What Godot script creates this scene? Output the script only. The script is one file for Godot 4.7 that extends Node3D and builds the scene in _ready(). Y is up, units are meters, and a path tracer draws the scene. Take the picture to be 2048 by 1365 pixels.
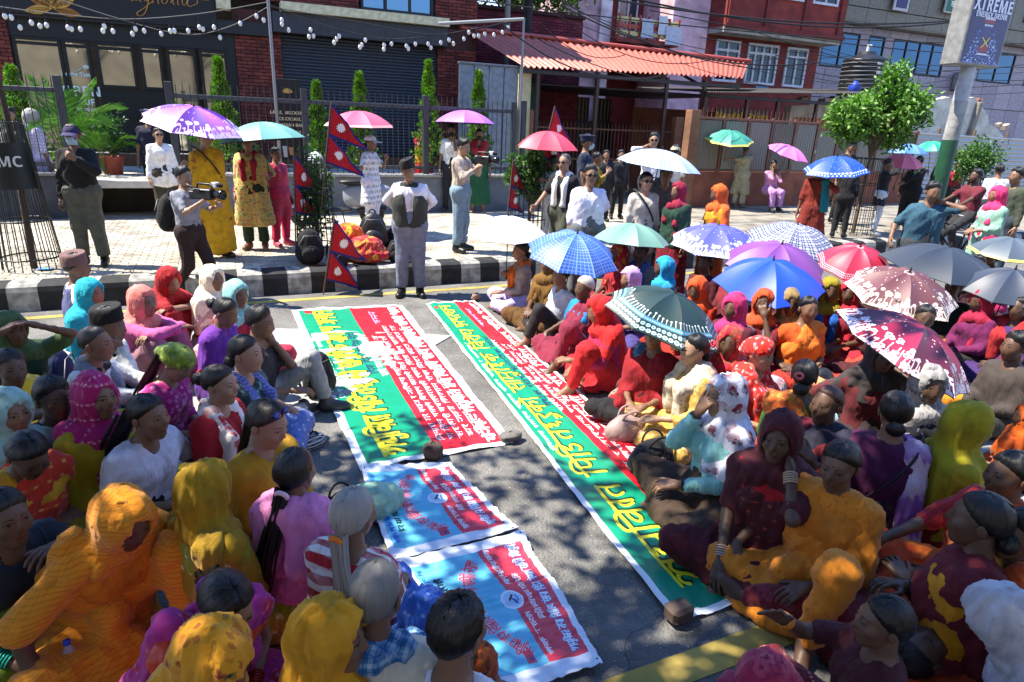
extends Node3D

# ---------------------------------------------------------------- names, things, parts
var taken := {}

func numbered(called: String) -> String:
	if not taken.has(called):
		taken[called] = 0
		return called
	taken[called] += 1
	return "%s_%03d" % [called, taken[called]]

func tag(o: Node3D, label: String, category := "", group := "", kind := "") -> Node3D:
	if label: o.set_meta("label", label)
	if category: o.set_meta("category", category)
	if group: o.set_meta("group", group)
	if kind: o.set_meta("kind", kind)
	return o

func thing(called: String, label: String, category: String, at := Vector3.ZERO, turn := 0.0, group := "") -> Node3D:
	var o := Node3D.new()
	o.name = numbered(called)
	add_child(o)
	o.position = at
	o.rotation.y = turn
	return tag(o, label, category, group)

func part(called: String, mesh: Mesh, mat: Material, parent: Node3D, xf := Transform3D.IDENTITY) -> MeshInstance3D:
	var o := MeshInstance3D.new()
	o.name = called
	o.mesh = mesh
	if mat: o.material_override = mat
	o.transform = xf
	parent.add_child(o, true)
	return o

func solo(called: String, mesh: Mesh, mat: Material, label: String, category: String, at := Vector3.ZERO, turn := 0.0, group := "") -> MeshInstance3D:
	var o := MeshInstance3D.new()
	o.name = numbered(called)
	o.mesh = mesh
	if mat: o.material_override = mat
	add_child(o)
	o.position = at
	o.rotation.y = turn
	tag(o, label, category, group)
	return o

func struct(called: String, mesh: Mesh, mat: Material) -> MeshInstance3D:
	var o := solo(called, mesh, mat, "", "")
	o.set_meta("kind", "structure")
	return o

# a cheap repeatable hash: 0..1
static func rnd(a: float, b := 0.0) -> float:
	var x := sin(a * 12.9898 + b * 78.233 + 4.1) * 43758.5453
	return x - floorf(x)

# ---------------------------------------------------------------- mesh builder
class MB:
	var v := PackedVector3Array()
	var n := PackedVector3Array()
	var u := PackedVector2Array()
	var c := PackedColorArray()
	var ix := PackedInt32Array()
	var col := Color.WHITE
	var xf := Transform3D.IDENTITY

	func vert(p: Vector3, nn: Vector3, uv := Vector2.ZERO) -> int:
		v.append(xf * p)
		n.append((xf.basis * nn).normalized())
		u.append(uv)
		c.append(col)
		return v.size() - 1

	func tri(a: int, b: int, d: int) -> void:
		ix.append(a); ix.append(b); ix.append(d)

	func quad(a: Vector3, b: Vector3, d: Vector3, e: Vector3, u0 := 0.0, v0 := 0.0, u1 := 1.0, v1 := 1.0) -> void:
		var nn := (b - a).cross(e - a).normalized()
		if nn == Vector3.ZERO: nn = (d - b).cross(a - b).normalized()
		var k := vert(a, nn, Vector2(u0, v1))
		vert(b, nn, Vector2(u1, v1)); vert(d, nn, Vector2(u1, v0)); vert(e, nn, Vector2(u0, v0))
		tri(k, k + 1, k + 2); tri(k, k + 2, k + 3)

	func face(pts: Array, nn: Vector3) -> void:
		var k := v.size()
		for p: Vector3 in pts: vert(p, nn)
		for q in range(1, pts.size() - 1): tri(k, k + q, k + q + 1)

	# a box with chamfered edges
	func box(at: Vector3, size: Vector3, cham := 0.004, b := Basis.IDENTITY) -> void:
		var h := size * 0.5
		var e := minf(cham, minf(h.x, minf(h.y, h.z)) * 0.6)
		var ax := [b.x, b.y, b.z]
		for k in 3:
			for s: float in [-1.0, 1.0]:
				var i := (k + 1) % 3
				var j := (k + 2) % 3
				var o: Vector3 = at + ax[k] * (s * h[k])
				var p: Vector3 = ax[i] * (h[i] - e)
				var q: Vector3 = ax[j] * (h[j] - e)
				face([o - p - q, o + p - q, o + p + q, o - p + q], ax[k] * s)
		if e <= 0.0: return
		for k in 3:
			var i := (k + 1) % 3
			var j := (k + 2) % 3
			for s: float in [-1.0, 1.0]:
				for t: float in [-1.0, 1.0]:
					var l: Vector3 = ax[k] * (h[k] - e)
					var p0: Vector3 = at + ax[i] * (s * h[i]) + ax[j] * (t * (h[j] - e))
					var p1: Vector3 = at + ax[i] * (s * (h[i] - e)) + ax[j] * (t * h[j])
					face([p0 - l, p0 + l, p1 + l, p1 - l], (ax[i] * s + ax[j] * t).normalized())
		for s: float in [-1.0, 1.0]:
			for t: float in [-1.0, 1.0]:
				for w: float in [-1.0, 1.0]:
					var o := at
					face([o + b.x * (s * h.x) + b.y * (t * (h.y - e)) + b.z * (w * (h.z - e)), o + b.x * (s * (h.x - e)) + b.y * (t * h.y) + b.z * (w * (h.z - e)),
						o + b.x * (s * (h.x - e)) + b.y * (t * (h.y - e)) + b.z * (w * h.z)], (b.x * s + b.y * t + b.z * w).normalized())

	# a grid of (nu+1)*(nv+1) points with smooth normals
	func surf(p: PackedVector3Array, nu: int, nv: int, wrap := false, us := 1.0, vs := 1.0) -> void:
		var k := v.size()
		var w := nu + 1
		for j in nv + 1:
			for i in w:
				var l := p[j * w + (i - 1 if i > 0 else (nu - 1 if wrap else 0))]
				var r := p[j * w + (i + 1 if i < nu else (1 if wrap else nu))]
				var d := p[maxi(j - 1, 0) * w + i]
				var t := p[mini(j + 1, nv) * w + i]
				var nn := (r - l).cross(t - d)
				if nn.length_squared() < 1e-16:
					var jj := 1 if j == 0 else nv - 1
					nn = p[j * w + i] - p[jj * w + i]
					nn = nn - (r - l).normalized() * nn.dot((r - l).normalized())
					var m := (p[jj * w + (i + 1 if i < nu else i)] - p[jj * w + (i - 1 if i > 0 else i)]).cross(t - d)
					if m.length_squared() > 1e-16: nn = m
				vert(p[j * w + i], nn.normalized() if nn.length_squared() > 1e-18 else Vector3.UP, Vector2(float(i) / nu * us, float(j) / nv * vs))
		for j in nv:
			for i in nu:
				var a := k + j * w + i
				tri(a, a + 1, a + w + 1); tri(a, a + w + 1, a + w)

	func tube(pts: PackedVector3Array, rad: Array, sides := 8, caps := true, flat := 1.0, vlen := 1.0) -> void:
		var m := pts.size()
		var up := Vector3.UP
		var g := PackedVector3Array()
		var last := Vector3.ZERO
		for j in m:
			var t := (pts[mini(j + 1, m - 1)] - pts[maxi(j - 1, 0)]).normalized()
			var x := last
			if x == Vector3.ZERO:
				x = t.cross(up)
				if x.length() < 0.05: x = t.cross(Vector3.RIGHT)
			x = (x - t * x.dot(t)).normalized()
			last = x
			var y := t.cross(x)
			var r: float = rad[mini(j, rad.size() - 1)]
			for i in sides + 1:
				var a := TAU * i / sides
				g.append(pts[j] + x * (cos(a) * r) + y * (sin(a) * r * flat))
		surf(g, sides, m - 1, true, 1.0, vlen)
		if caps:
			for e in 2:
				var j := 0 if e == 0 else m - 1
				var nn := (pts[0] - pts[1]).normalized() if e == 0 else (pts[m - 1] - pts[m - 2]).normalized()
				var q := []
				for i in sides: q.append(g[j * (sides + 1) + i])
				face(q, nn)

	func rod(a: Vector3, b: Vector3, r: float, sides := 6, r2 := -1.0) -> void:
		tube(PackedVector3Array([a, b]), [r, r if r2 < 0.0 else r2], sides)

	func lathe(prof: Array, sides := 16, at := Vector3.ZERO, b := Basis.IDENTITY) -> void:
		var g := PackedVector3Array()
		for q: Vector2 in prof:
			for i in sides + 1:
				var a := TAU * i / sides
				g.append(at + b * Vector3(cos(a) * q.x, q.y, sin(a) * q.x))
		surf(g, sides, prof.size() - 1, true)

	func ell(at: Vector3, r: Vector3, b := Basis.IDENTITY, nu := 12, nv := 8) -> void:
		var g := PackedVector3Array()
		for j in nv + 1:
			var t := PI * (float(j) / nv - 0.5)
			for i in nu + 1:
				var a := TAU * i / nu
				g.append(at + b * Vector3(cos(a) * cos(t) * r.x, sin(t) * r.y, sin(a) * cos(t) * r.z))
		surf(g, nu, nv, true)

	func torus(at: Vector3, R: float, r: float, b := Basis.IDENTITY, nu := 24, nv := 8, a0 := 0.0, a1 := TAU) -> void:
		var g := PackedVector3Array()
		for j in nu + 1:
			var a := a0 + (a1 - a0) * j / nu
			for i in nv + 1:
				var t := TAU * i / nv
				g.append(at + b * Vector3(cos(a) * (R + cos(t) * r), sin(t) * r, sin(a) * (R + cos(t) * r)))
		surf(g, nv, nu, true)

	# a flat outline given in the plane x, y, with thickness along z
	func prism(pts: PackedVector2Array, z0: float, z1: float) -> void:
		var t := Geometry2D.triangulate_polygon(pts)
		for e in 2:
			var z := z0 if e == 0 else z1
			var k := v.size()
			for q in pts: vert(Vector3(q.x, q.y, z), Vector3(0, 0, signf(z0 - z1) if e == 0 else signf(z1 - z0)))
			for q in t.size() / 3: tri(k + t[q * 3], k + t[q * 3 + 1], k + t[q * 3 + 2])
		for q in pts.size():
			var a := pts[q]
			var d := pts[(q + 1) % pts.size()]
			var nn := Vector3(d.y - a.y, a.x - d.x, 0).normalized()
			if Geometry2D.is_polygon_clockwise(pts): nn = -nn
			face([Vector3(a.x, a.y, z0), Vector3(d.x, d.y, z0), Vector3(d.x, d.y, z1), Vector3(a.x, a.y, z1)], nn)

	func append(vs: PackedVector3Array, ns: PackedVector3Array, us: PackedVector2Array, ii: PackedInt32Array, t: Transform3D, colors := PackedColorArray()) -> void:
		var k := v.size()
		v.append_array(t * vs)
		n.append_array(Transform3D(t.basis.orthonormalized(), Vector3.ZERO) * ns)
		if us.size() == vs.size(): u.append_array(us)
		else:
			var e := PackedVector2Array()
			e.resize(vs.size())
			u.append_array(e)
		if colors.size(): c.append_array(colors)
		else:
			var e := PackedColorArray()
			e.resize(vs.size())
			e.fill(col)
			c.append_array(e)
		var flip := t.basis.determinant() < 0.0
		var m := ii.duplicate()
		for q in m.size() / 3:
			var a := m[q * 3] + k
			var b := m[q * 3 + 1] + k
			m[q * 3] = b if flip else a
			m[q * 3 + 1] = a if flip else b
			m[q * 3 + 2] += k
		ix.append_array(m)

	# winds every triangle to its normals
	func wind(from := 0) -> void:
		for q in range(from / 3, ix.size() / 3):
			var a := ix[q * 3]
			var b := ix[q * 3 + 1]
			var d := ix[q * 3 + 2]
			if (v[b] - v[a]).cross(v[d] - v[a]).dot(n[a] + n[b] + n[d]) > 0.0:
				ix[q * 3 + 1] = d
				ix[q * 3 + 2] = b

	func arrays() -> Array:
		var a := []
		a.resize(Mesh.ARRAY_MAX)
		a[Mesh.ARRAY_VERTEX] = v
		a[Mesh.ARRAY_NORMAL] = n
		a[Mesh.ARRAY_TEX_UV] = u
		a[Mesh.ARRAY_COLOR] = c
		a[Mesh.ARRAY_INDEX] = ix
		return a

	func mesh(into: ArrayMesh = null, fix := true) -> ArrayMesh:
		if fix: wind()
		var m := into if into else ArrayMesh.new()
		if ix.size(): m.add_surface_from_arrays(Mesh.PRIMITIVE_TRIANGLES, arrays())
		return m

# ---------------------------------------------------------------- fields and surface nets
class Field:
	var g := PackedFloat32Array()
	var o: Vector3
	var cell: float
	var nx: int
	var ny: int
	var nz: int

	func _init(lo: Vector3, hi: Vector3, size: float) -> void:
		cell = size
		o = lo - Vector3.ONE * size * 2.0
		var d := (hi - lo) / size
		nx = int(d.x) + 6; ny = int(d.y) + 6; nz = int(d.z) + 6
		g.resize(nx * ny * nz)
		g.fill(9.0)

	# a tapered capsule joined with a smooth minimum; flat cuts its far end square
	func cap(a: Vector3, b: Vector3, ra: float, rb: float, k := 0.03, flat := false) -> void:
		var pad := maxf(ra, rb) + cell * 1.6 + k * 0.5
		var lo := (a.min(b) - Vector3.ONE * pad - o) / cell
		var hi := (a.max(b) + Vector3.ONE * pad - o) / cell
		var x0 := maxi(int(lo.x), 0); var x1 := mini(int(hi.x) + 1, nx - 1)
		var y0 := maxi(int(lo.y), 0); var y1 := mini(int(hi.y) + 1, ny - 1)
		var z0 := maxi(int(lo.z), 0); var z1 := mini(int(hi.z) + 1, nz - 1)
		var ba := b - a
		var inv := 1.0 / maxf(ba.length_squared(), 1e-8)
		var L := ba.length()
		var dr := rb - ra
		var k4 := 0.25 / k
		for z in range(z0, z1 + 1):
			for y in range(y0, y1 + 1):
				var i := (z * ny + y) * nx + x0
				var pa := o + Vector3(x0, y, z) * cell - a
				for x in range(x0, x1 + 1):
					var t := pa.dot(ba) * inv
					var h := clampf(t, 0.0, 1.0)
					var d := (pa - ba * h).length() - ra - dr * h
					if flat: d = maxf(d, (t - 1.0) * L)
					var e := g[i]
					var q := k - absf(d - e)
					g[i] = minf(d, e) - q * q * k4 if q > 0.0 else minf(d, e)
					i += 1
					pa.x += cell

	func ell(at: Vector3, r: Vector3, b: Basis, k := 0.03, carve := false) -> void:
		var pad := maxf(r.x, maxf(r.y, r.z)) + cell * 1.6 + k * 0.5
		var lo := (at - Vector3.ONE * pad - o) / cell
		var hi := (at + Vector3.ONE * pad - o) / cell
		var x0 := maxi(int(lo.x), 0); var x1 := mini(int(hi.x) + 1, nx - 1)
		var y0 := maxi(int(lo.y), 0); var y1 := mini(int(hi.y) + 1, ny - 1)
		var z0 := maxi(int(lo.z), 0); var z1 := mini(int(hi.z) + 1, nz - 1)
		var rm := minf(r.x, minf(r.y, r.z))
		var bi := b.transposed()
		var k4 := 0.25 / k
		for z in range(z0, z1 + 1):
			for y in range(y0, y1 + 1):
				var i := (z * ny + y) * nx + x0
				for x in range(x0, x1 + 1):
					var d := (((bi * (o + Vector3(x, y, z) * cell - at)) / r).length() - 1.0) * rm
					var e := g[i]
					if carve: g[i] = maxf(e, -d)
					else:
						var q := k - absf(d - e)
						g[i] = minf(d, e) - q * q * k4 if q > 0.0 else minf(d, e)
					i += 1

	# keeps what lies behind the plane
	func clip(at: Vector3, nn: Vector3) -> void:
		for z in nz:
			for y in ny:
				var i := (z * ny + y) * nx
				var d := (o + Vector3(0, y, z) * cell - at).dot(nn)
				for x in nx:
					if g[i] < d: g[i] = d
					i += 1
					d += nn.x * cell

	# [points, normals, indices]
	func net() -> Array:
		var vs := PackedVector3Array()
		var ns := PackedVector3Array()
		var ii := PackedInt32Array()
		var id := PackedInt32Array()
		id.resize(nx * ny * nz)
		var sy := nx
		var sz := nx * ny
		for z in nz - 1:
			for y in ny - 1:
				var i := (z * ny + y) * nx - 1
				for x in nx - 1:
					i += 1
					var a0 := g[i]
					var a6 := g[i + 1 + sy + sz]
					if a0 > 0.5 and a6 > 0.5: continue
					var a1 := g[i + 1]
					var a2 := g[i + sy]
					var a3 := g[i + 1 + sy]
					var a4 := g[i + sz]
					var a5 := g[i + 1 + sz]
					var a7 := g[i + sy + sz]
					var s := a0 < 0.0
					if (a1 < 0.0) == s and (a2 < 0.0) == s and (a3 < 0.0) == s and (a4 < 0.0) == s and (a5 < 0.0) == s and (a6 < 0.0) == s and (a7 < 0.0) == s: continue
					var p := Vector3.ZERO
					var m := 0
					if (a1 < 0.0) != s: p += Vector3(a0 / (a0 - a1), 0, 0); m += 1
					if (a2 < 0.0) != s: p += Vector3(0, a0 / (a0 - a2), 0); m += 1
					if (a4 < 0.0) != s: p += Vector3(0, 0, a0 / (a0 - a4)); m += 1
					if (a1 < 0.0) != (a3 < 0.0): p += Vector3(1, a1 / (a1 - a3), 0); m += 1
					if (a1 < 0.0) != (a5 < 0.0): p += Vector3(1, 0, a1 / (a1 - a5)); m += 1
					if (a2 < 0.0) != (a3 < 0.0): p += Vector3(a2 / (a2 - a3), 1, 0); m += 1
					if (a2 < 0.0) != (a7 < 0.0): p += Vector3(0, 1, a2 / (a2 - a7)); m += 1
					if (a4 < 0.0) != (a5 < 0.0): p += Vector3(a4 / (a4 - a5), 0, 1); m += 1
					if (a4 < 0.0) != (a7 < 0.0): p += Vector3(0, a4 / (a4 - a7), 1); m += 1
					if (a3 < 0.0) != (a6 < 0.0): p += Vector3(1, 1, a3 / (a3 - a6)); m += 1
					if (a5 < 0.0) != (a6 < 0.0): p += Vector3(1, a5 / (a5 - a6), 1); m += 1
					if (a7 < 0.0) != (a6 < 0.0): p += Vector3(a7 / (a7 - a6), 1, 1); m += 1
					vs.append(o + (Vector3(x, y, z) + p / m) * cell)
					var c0 := minf(a0, 0.2); var c1 := minf(a1, 0.2); var c2 := minf(a2, 0.2); var c3 := minf(a3, 0.2)
					var c4 := minf(a4, 0.2); var c5 := minf(a5, 0.2); var c6 := minf(a6, 0.2); var c7 := minf(a7, 0.2)
					ns.append(Vector3(c1 + c3 + c5 + c6 - c0 - c2 - c4 - c7, c2 + c3 + c6 + c7 - c0 - c1 - c4 - c5, c4 + c5 + c6 + c7 - c0 - c1 - c2 - c3).normalized())
					id[i] = vs.size()
					# quads round the three edges that end in this cell's first corner's neighbours
					if x > 0 and y > 0 and z > 0:
						if (a4 < 0.0) != s: _quad(ii, id[i] - 1, id[i - 1] - 1, id[i - 1 - sy] - 1, id[i - sy] - 1, s)
						if (a2 < 0.0) != s: _quad(ii, id[i] - 1, id[i - sz] - 1, id[i - 1 - sz] - 1, id[i - 1] - 1, s)
						if (a1 < 0.0) != s: _quad(ii, id[i] - 1, id[i - sy] - 1, id[i - sy - sz] - 1, id[i - sz] - 1, s)
		return [vs, ns, ii]

	func _quad(ii: PackedInt32Array, a: int, b: int, c: int, d: int, s: bool) -> void:
		if a < 0 or b < 0 or c < 0 or d < 0: return
		if s:
			ii.append(a); ii.append(c); ii.append(b); ii.append(a); ii.append(d); ii.append(c)
		else:
			ii.append(a); ii.append(b); ii.append(c); ii.append(a); ii.append(c); ii.append(d)

# moves the points of a cloth along its normals in folds and makes the normals anew
static func fold(m: Array, noise: FastNoiseLite, amp: float, k: float, along: Vector3, seed_at: float, around := Vector3.ZERO, radial := false) -> void:
	var vs: PackedVector3Array = m[0]
	var ns: PackedVector3Array = m[1]
	var ii: PackedInt32Array = m[2]
	var sh := Vector3(seed_at * 7.3, seed_at * 3.1, seed_at * 5.7)
	for i in vs.size():
		var p := vs[i] - around
		var q := p
		if radial:
			var a := atan2(p.x, p.z)
			q = Vector3(cos(a) * 0.22, p.y * 0.22, sin(a) * 0.22)
		else: q = p - along * (p.dot(along) * 0.78)
		var f := noise.get_noise_3dv(q * k + sh)
		var f2 := noise.get_noise_3dv(p * (k * 0.45) - sh)
		var f3 := noise.get_noise_3dv(q * (k * 2.1) - sh)
		vs[i] += ns[i] * (amp * ((1.0 - 2.4 * absf(f)) * 0.8 + 0.6 * f2 + 0.45 * (1.0 - 2.6 * absf(f3)) - 0.25))
	var acc := PackedVector3Array()
	acc.resize(vs.size())
	for q in ii.size() / 3:
		var a := ii[q * 3]
		var b := ii[q * 3 + 1]
		var c := ii[q * 3 + 2]
		var nn := (vs[c] - vs[a]).cross(vs[b] - vs[a])
		acc[a] += nn; acc[b] += nn; acc[c] += nn
	for i in acc.size(): acc[i] = acc[i].normalized() if acc[i].length_squared() > 1e-20 else ns[i]
	m[0] = vs
	m[1] = acc

# ---------------------------------------------------------------- heads, hair, hands and feet, made once
var heads := {}
var hands := {}
var feet := {}
var cloth_noise: FastNoiseLite

static func smin(a: float, b: float, k: float) -> float:
	var q := k - absf(a - b)
	return minf(a, b) - q * q * 0.25 / k if q > 0.0 else minf(a, b)

static func sd_ell(p: Vector3, at: Vector3, r: Vector3) -> float:
	return (((p - at) / r).length() - 1.0) * minf(r.x, minf(r.y, r.z))

static func sd_cap(p: Vector3, a: Vector3, b: Vector3, ra: float, rb: float) -> float:
	var ba := b - a
	var h := clampf((p - a).dot(ba) / maxf(ba.length_squared(), 1e-9), 0.0, 1.0)
	return (p - a - ba * h).length() - ra - (rb - ra) * h

static func head_sdf(p: Vector3, male: bool) -> float:
	var q := Vector3(absf(p.x), p.y, p.z)
	var d := sd_ell(q, Vector3(0, 0.028, -0.012), Vector3(0.074, 0.088, 0.093))
	d = smin(d, sd_ell(q, Vector3(0, -0.045, 0.024), Vector3(0.058 if male else 0.054, 0.068, 0.058)), 0.03)
	d = smin(d, sd_ell(q, Vector3(0, -0.094, 0.058), Vector3(0.022, 0.018, 0.018)), 0.03)
	d = smin(d, sd_ell(q, Vector3(0.034, -0.018, 0.062), Vector3(0.026, 0.022, 0.022)), 0.03)
	d = smin(d, sd_cap(q, Vector3(-0.02, 0.032, 0.078), Vector3(0.036, 0.032, 0.07), 0.010, 0.008), 0.02)
	d = maxf(d, -smin(sd_ell(q, Vector3(0.031, 0.010, 0.098), Vector3(0.019, 0.011, 0.017)), 1.0, 0.001))
	d = smin(d, sd_ell(q, Vector3(0.031, 0.009, 0.076), Vector3(0.0135, 0.0115, 0.0135)), 0.004)
	d = smin(d, sd_cap(q, Vector3(0, 0.022, 0.082), Vector3(0, -0.026, 0.103), 0.007, 0.0105), 0.012)
	d = smin(d, sd_ell(q, Vector3(0.011, -0.030, 0.092), Vector3(0.009, 0.007, 0.009)), 0.006)
	d = smin(d, sd_ell(q, Vector3(0, -0.054, 0.084), Vector3(0.023, 0.006, 0.010)), 0.006)
	d = smin(d, sd_ell(q, Vector3(0, -0.065, 0.082), Vector3(0.020, 0.007, 0.010)), 0.006)
	return d

static func hair_depth(d: Vector3, kind: String, j: float) -> float:
	var q := d.y * 1.0 - d.z * 0.78
	var lim := 0.06
	var thick := 0.011
	if kind == "short":
		lim = 0.12 if d.z > -0.2 else 0.22
		thick = 0.010 + 0.014 * clampf(d.y, 0.0, 1.0)
	elif kind == "bald":
		lim = 0.30
		thick = 0.006
		if d.y > 0.75 and d.z > -0.5: q -= 0.9
	elif kind == "crop":
		lim = 0.24
		thick = 0.007
	var m := clampf((q - lim) / 0.34, 0.0, 1.0)
	if kind == "full" and d.z > 0.0 and d.y > 0.5: thick -= 0.007 * maxf(0.0, 1.0 - absf(d.x) * 14.0)
	return lerpf(-0.006, thick * (0.75 + 0.5 * j), smoothstep(0.0, 1.0, m))

func make_heads() -> void:
	for male in 2:
		for lod in 3:
			var nu: int = [44, 28, 18][lod]
			var nv: int = [34, 22, 14][lod]
			var b := MB.new()
			var g := PackedVector3Array()
			var dirs := PackedVector3Array()
			for j in nv + 1:
				var t := PI * (float(j) / nv - 0.5)
				t += 0.16 * sin(2.0 * t)
				for i in nu + 1:
					var s := TAU * i / nu - PI
					var a := s - 0.42 * sin(s)
					var d := Vector3(sin(a) * cos(t), sin(t), cos(a) * cos(t))
					var r := 0.17
					for q in 26:
						var e := head_sdf(d * r, male == 1)
						r -= e * 0.8
						if absf(e) < 0.0004: break
					g.append(d * r)
					dirs.append(d)
			b.surf(g, nu, nv, true)
			for i in b.v.size():
				var a := atan2(g[i].x, g[i].z)
				if i % (nu + 1) == 0: a = -PI
				if i % (nu + 1) == nu: a = PI
				b.u[i] = Vector2(a / TAU + 0.5, clampf(0.5 - g[i].y / 0.26, 0.0, 1.0))
			var cut := b.v.size()
			for s: float in [-1.0, 1.0]:
				b.ell(Vector3(s * 0.076, -0.004, -0.012), Vector3(0.030, 0.017, 0.007), Basis(Vector3(0.1 * s, 1, 0.15).normalized(), Vector3(-s * 0.1, -0.15, 1).normalized(), Vector3(s, 0, 0.35 * s).normalized()).orthonormalized(), [12, 8, 6][lod], [8, 6, 4][lod])
			for i in range(cut, b.v.size()): b.u[i] = Vector2(0.02, 0.02)
			b.wind()
			heads["%d%d" % [male, lod]] = b
			for kind: String in ["full", "short", "bald", "crop"]:
				var h := MB.new()
				var hg := PackedVector3Array()
				for i in g.size():
					var st := rnd(float(i % (nu + 1)) * 1.7 + floorf(i / float(nu + 1)) * 0.13)
					hg.append(g[i] + dirs[i] * hair_depth(dirs[i], kind, st))
				h.surf(hg, nu, nv, true, 6.0, 1.0)
				h.wind()
				heads["%d%d%s" % [male, lod, kind]] = h

# hands point along +z with the palm down and the thumb to +x
func make_hands() -> void:
	var poses := {"relax": [0.35, 0.5, 0.4], "grip": [1.15, 1.45, 1.0], "flat": [0.06, 0.1, 0.08]}
	for kind: String in poses:
		for lod in 2:
			var cell: float = [0.0046, 0.0085][lod]
			var f := Field.new(Vector3(-0.07, -0.10, -0.035), Vector3(0.09, 0.05, 0.20), cell)
			var q: Array = poses[kind]
			f.cap(Vector3(0, 0, -0.03), Vector3(0, 0, 0.01), 0.022, 0.024, 0.015)
			for i in 4:
				var x := (1.5 - i) * 0.019
				f.cap(Vector3(x * 0.45, 0, 0.0), Vector3(x, 0.001, 0.078 - absf(i - 1.2) * 0.004), 0.0155, 0.0115, 0.016)
				var ln: float = [0.040, 0.045, 0.042, 0.033][i]
				var p := Vector3(x, 0.001, 0.078 - absf(i - 1.2) * 0.004)
				var spread := (1.5 - i) * (0.10 if kind != "flat" else 0.17)
				var ang := 0.0
				for s in 3:
					ang += q[s] * (1.0 + 0.08 * i)
					var d := Vector3(sin(spread) * cos(ang), -sin(ang), cos(ang))
					var e: Vector3 = p + d * ln * [1.0, 0.66, 0.52][s]
					f.cap(p, e, [0.0095, 0.0085, 0.0078][s] * (0.92 if i == 3 else 1.0), [0.0088, 0.008, 0.0066][s] * (0.92 if i == 3 else 1.0), 0.004)
					p = e
			var t0 := Vector3(0.022, -0.004, 0.014)
			var t1 := t0 + Vector3(0.030, -0.012, 0.030)
			var t2 := t1 + (Vector3(0.010, -0.020, 0.024) if kind == "grip" else Vector3(0.014, -0.004, 0.028))
			var t3 := t2 + (Vector3(-0.016, -0.014, 0.012) if kind == "grip" else Vector3(0.004, -0.002, 0.024))
			f.cap(t0, t1, 0.017, 0.012, 0.014)
			f.cap(t1, t2, 0.0115, 0.0095, 0.004)
			f.cap(t2, t3, 0.0095, 0.0075, 0.004)
			hands[kind + str(lod)] = f.net()
	for kind: String in ["bare", "shoe"]:
		for lod in 2:
			var f := Field.new(Vector3(-0.07, -0.10, -0.09), Vector3(0.07, 0.08, 0.22), [0.0075, 0.013][lod])
			if kind == "bare":
				f.cap(Vector3(0, 0.02, -0.005), Vector3(0, -0.045, -0.025), 0.036, 0.032, 0.03)
				f.cap(Vector3(0, -0.01, 0.0), Vector3(0.004, -0.052, 0.11), 0.038, 0.020, 0.03)
				f.cap(Vector3(-0.012, -0.05, 0.02), Vector3(-0.022, -0.056, 0.11), 0.024, 0.016, 0.03)
				for i in 5:
					var x := 0.030 - i * 0.0155
					f.cap(Vector3(x * 0.9, -0.056, 0.115 - i * 0.006), Vector3(x, -0.060, 0.160 - i * 0.011 - (0.0 if i else 0.004)), 0.012 if i else 0.014, 0.0085 if i else 0.012, 0.005)
			else:
				f.cap(Vector3(0, 0.03, -0.005), Vector3(0, -0.035, -0.025), 0.043, 0.042, 0.03)
				f.cap(Vector3(0, -0.015, 0.0), Vector3(0.0, -0.045, 0.14), 0.045, 0.032, 0.04)
				f.cap(Vector3(0, -0.05, -0.02), Vector3(0, -0.052, 0.15), 0.036, 0.036, 0.03)
				f.clip(Vector3(0, -0.078, 0), Vector3.DOWN)
			feet[kind + str(lod)] = f.net()

# ---------------------------------------------------------------- the skeleton of a person (faces +z, stands on y = 0)
static func elbow(a: Vector3, t: Vector3, l1: float, l2: float, pole: Vector3) -> Array:
	var d := t - a
	var L := clampf(d.length(), absf(l1 - l2) + 0.02, (l1 + l2) * 0.995)
	d = d.normalized()
	var x := (l1 * l1 - l2 * l2 + L * L) / (2.0 * L)
	var h := sqrt(maxf(l1 * l1 - x * x, 0.0))
	var q := (pole - d * pole.dot(d)).normalized()
	return [a + d * x + q * h, a + d * L]

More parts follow.
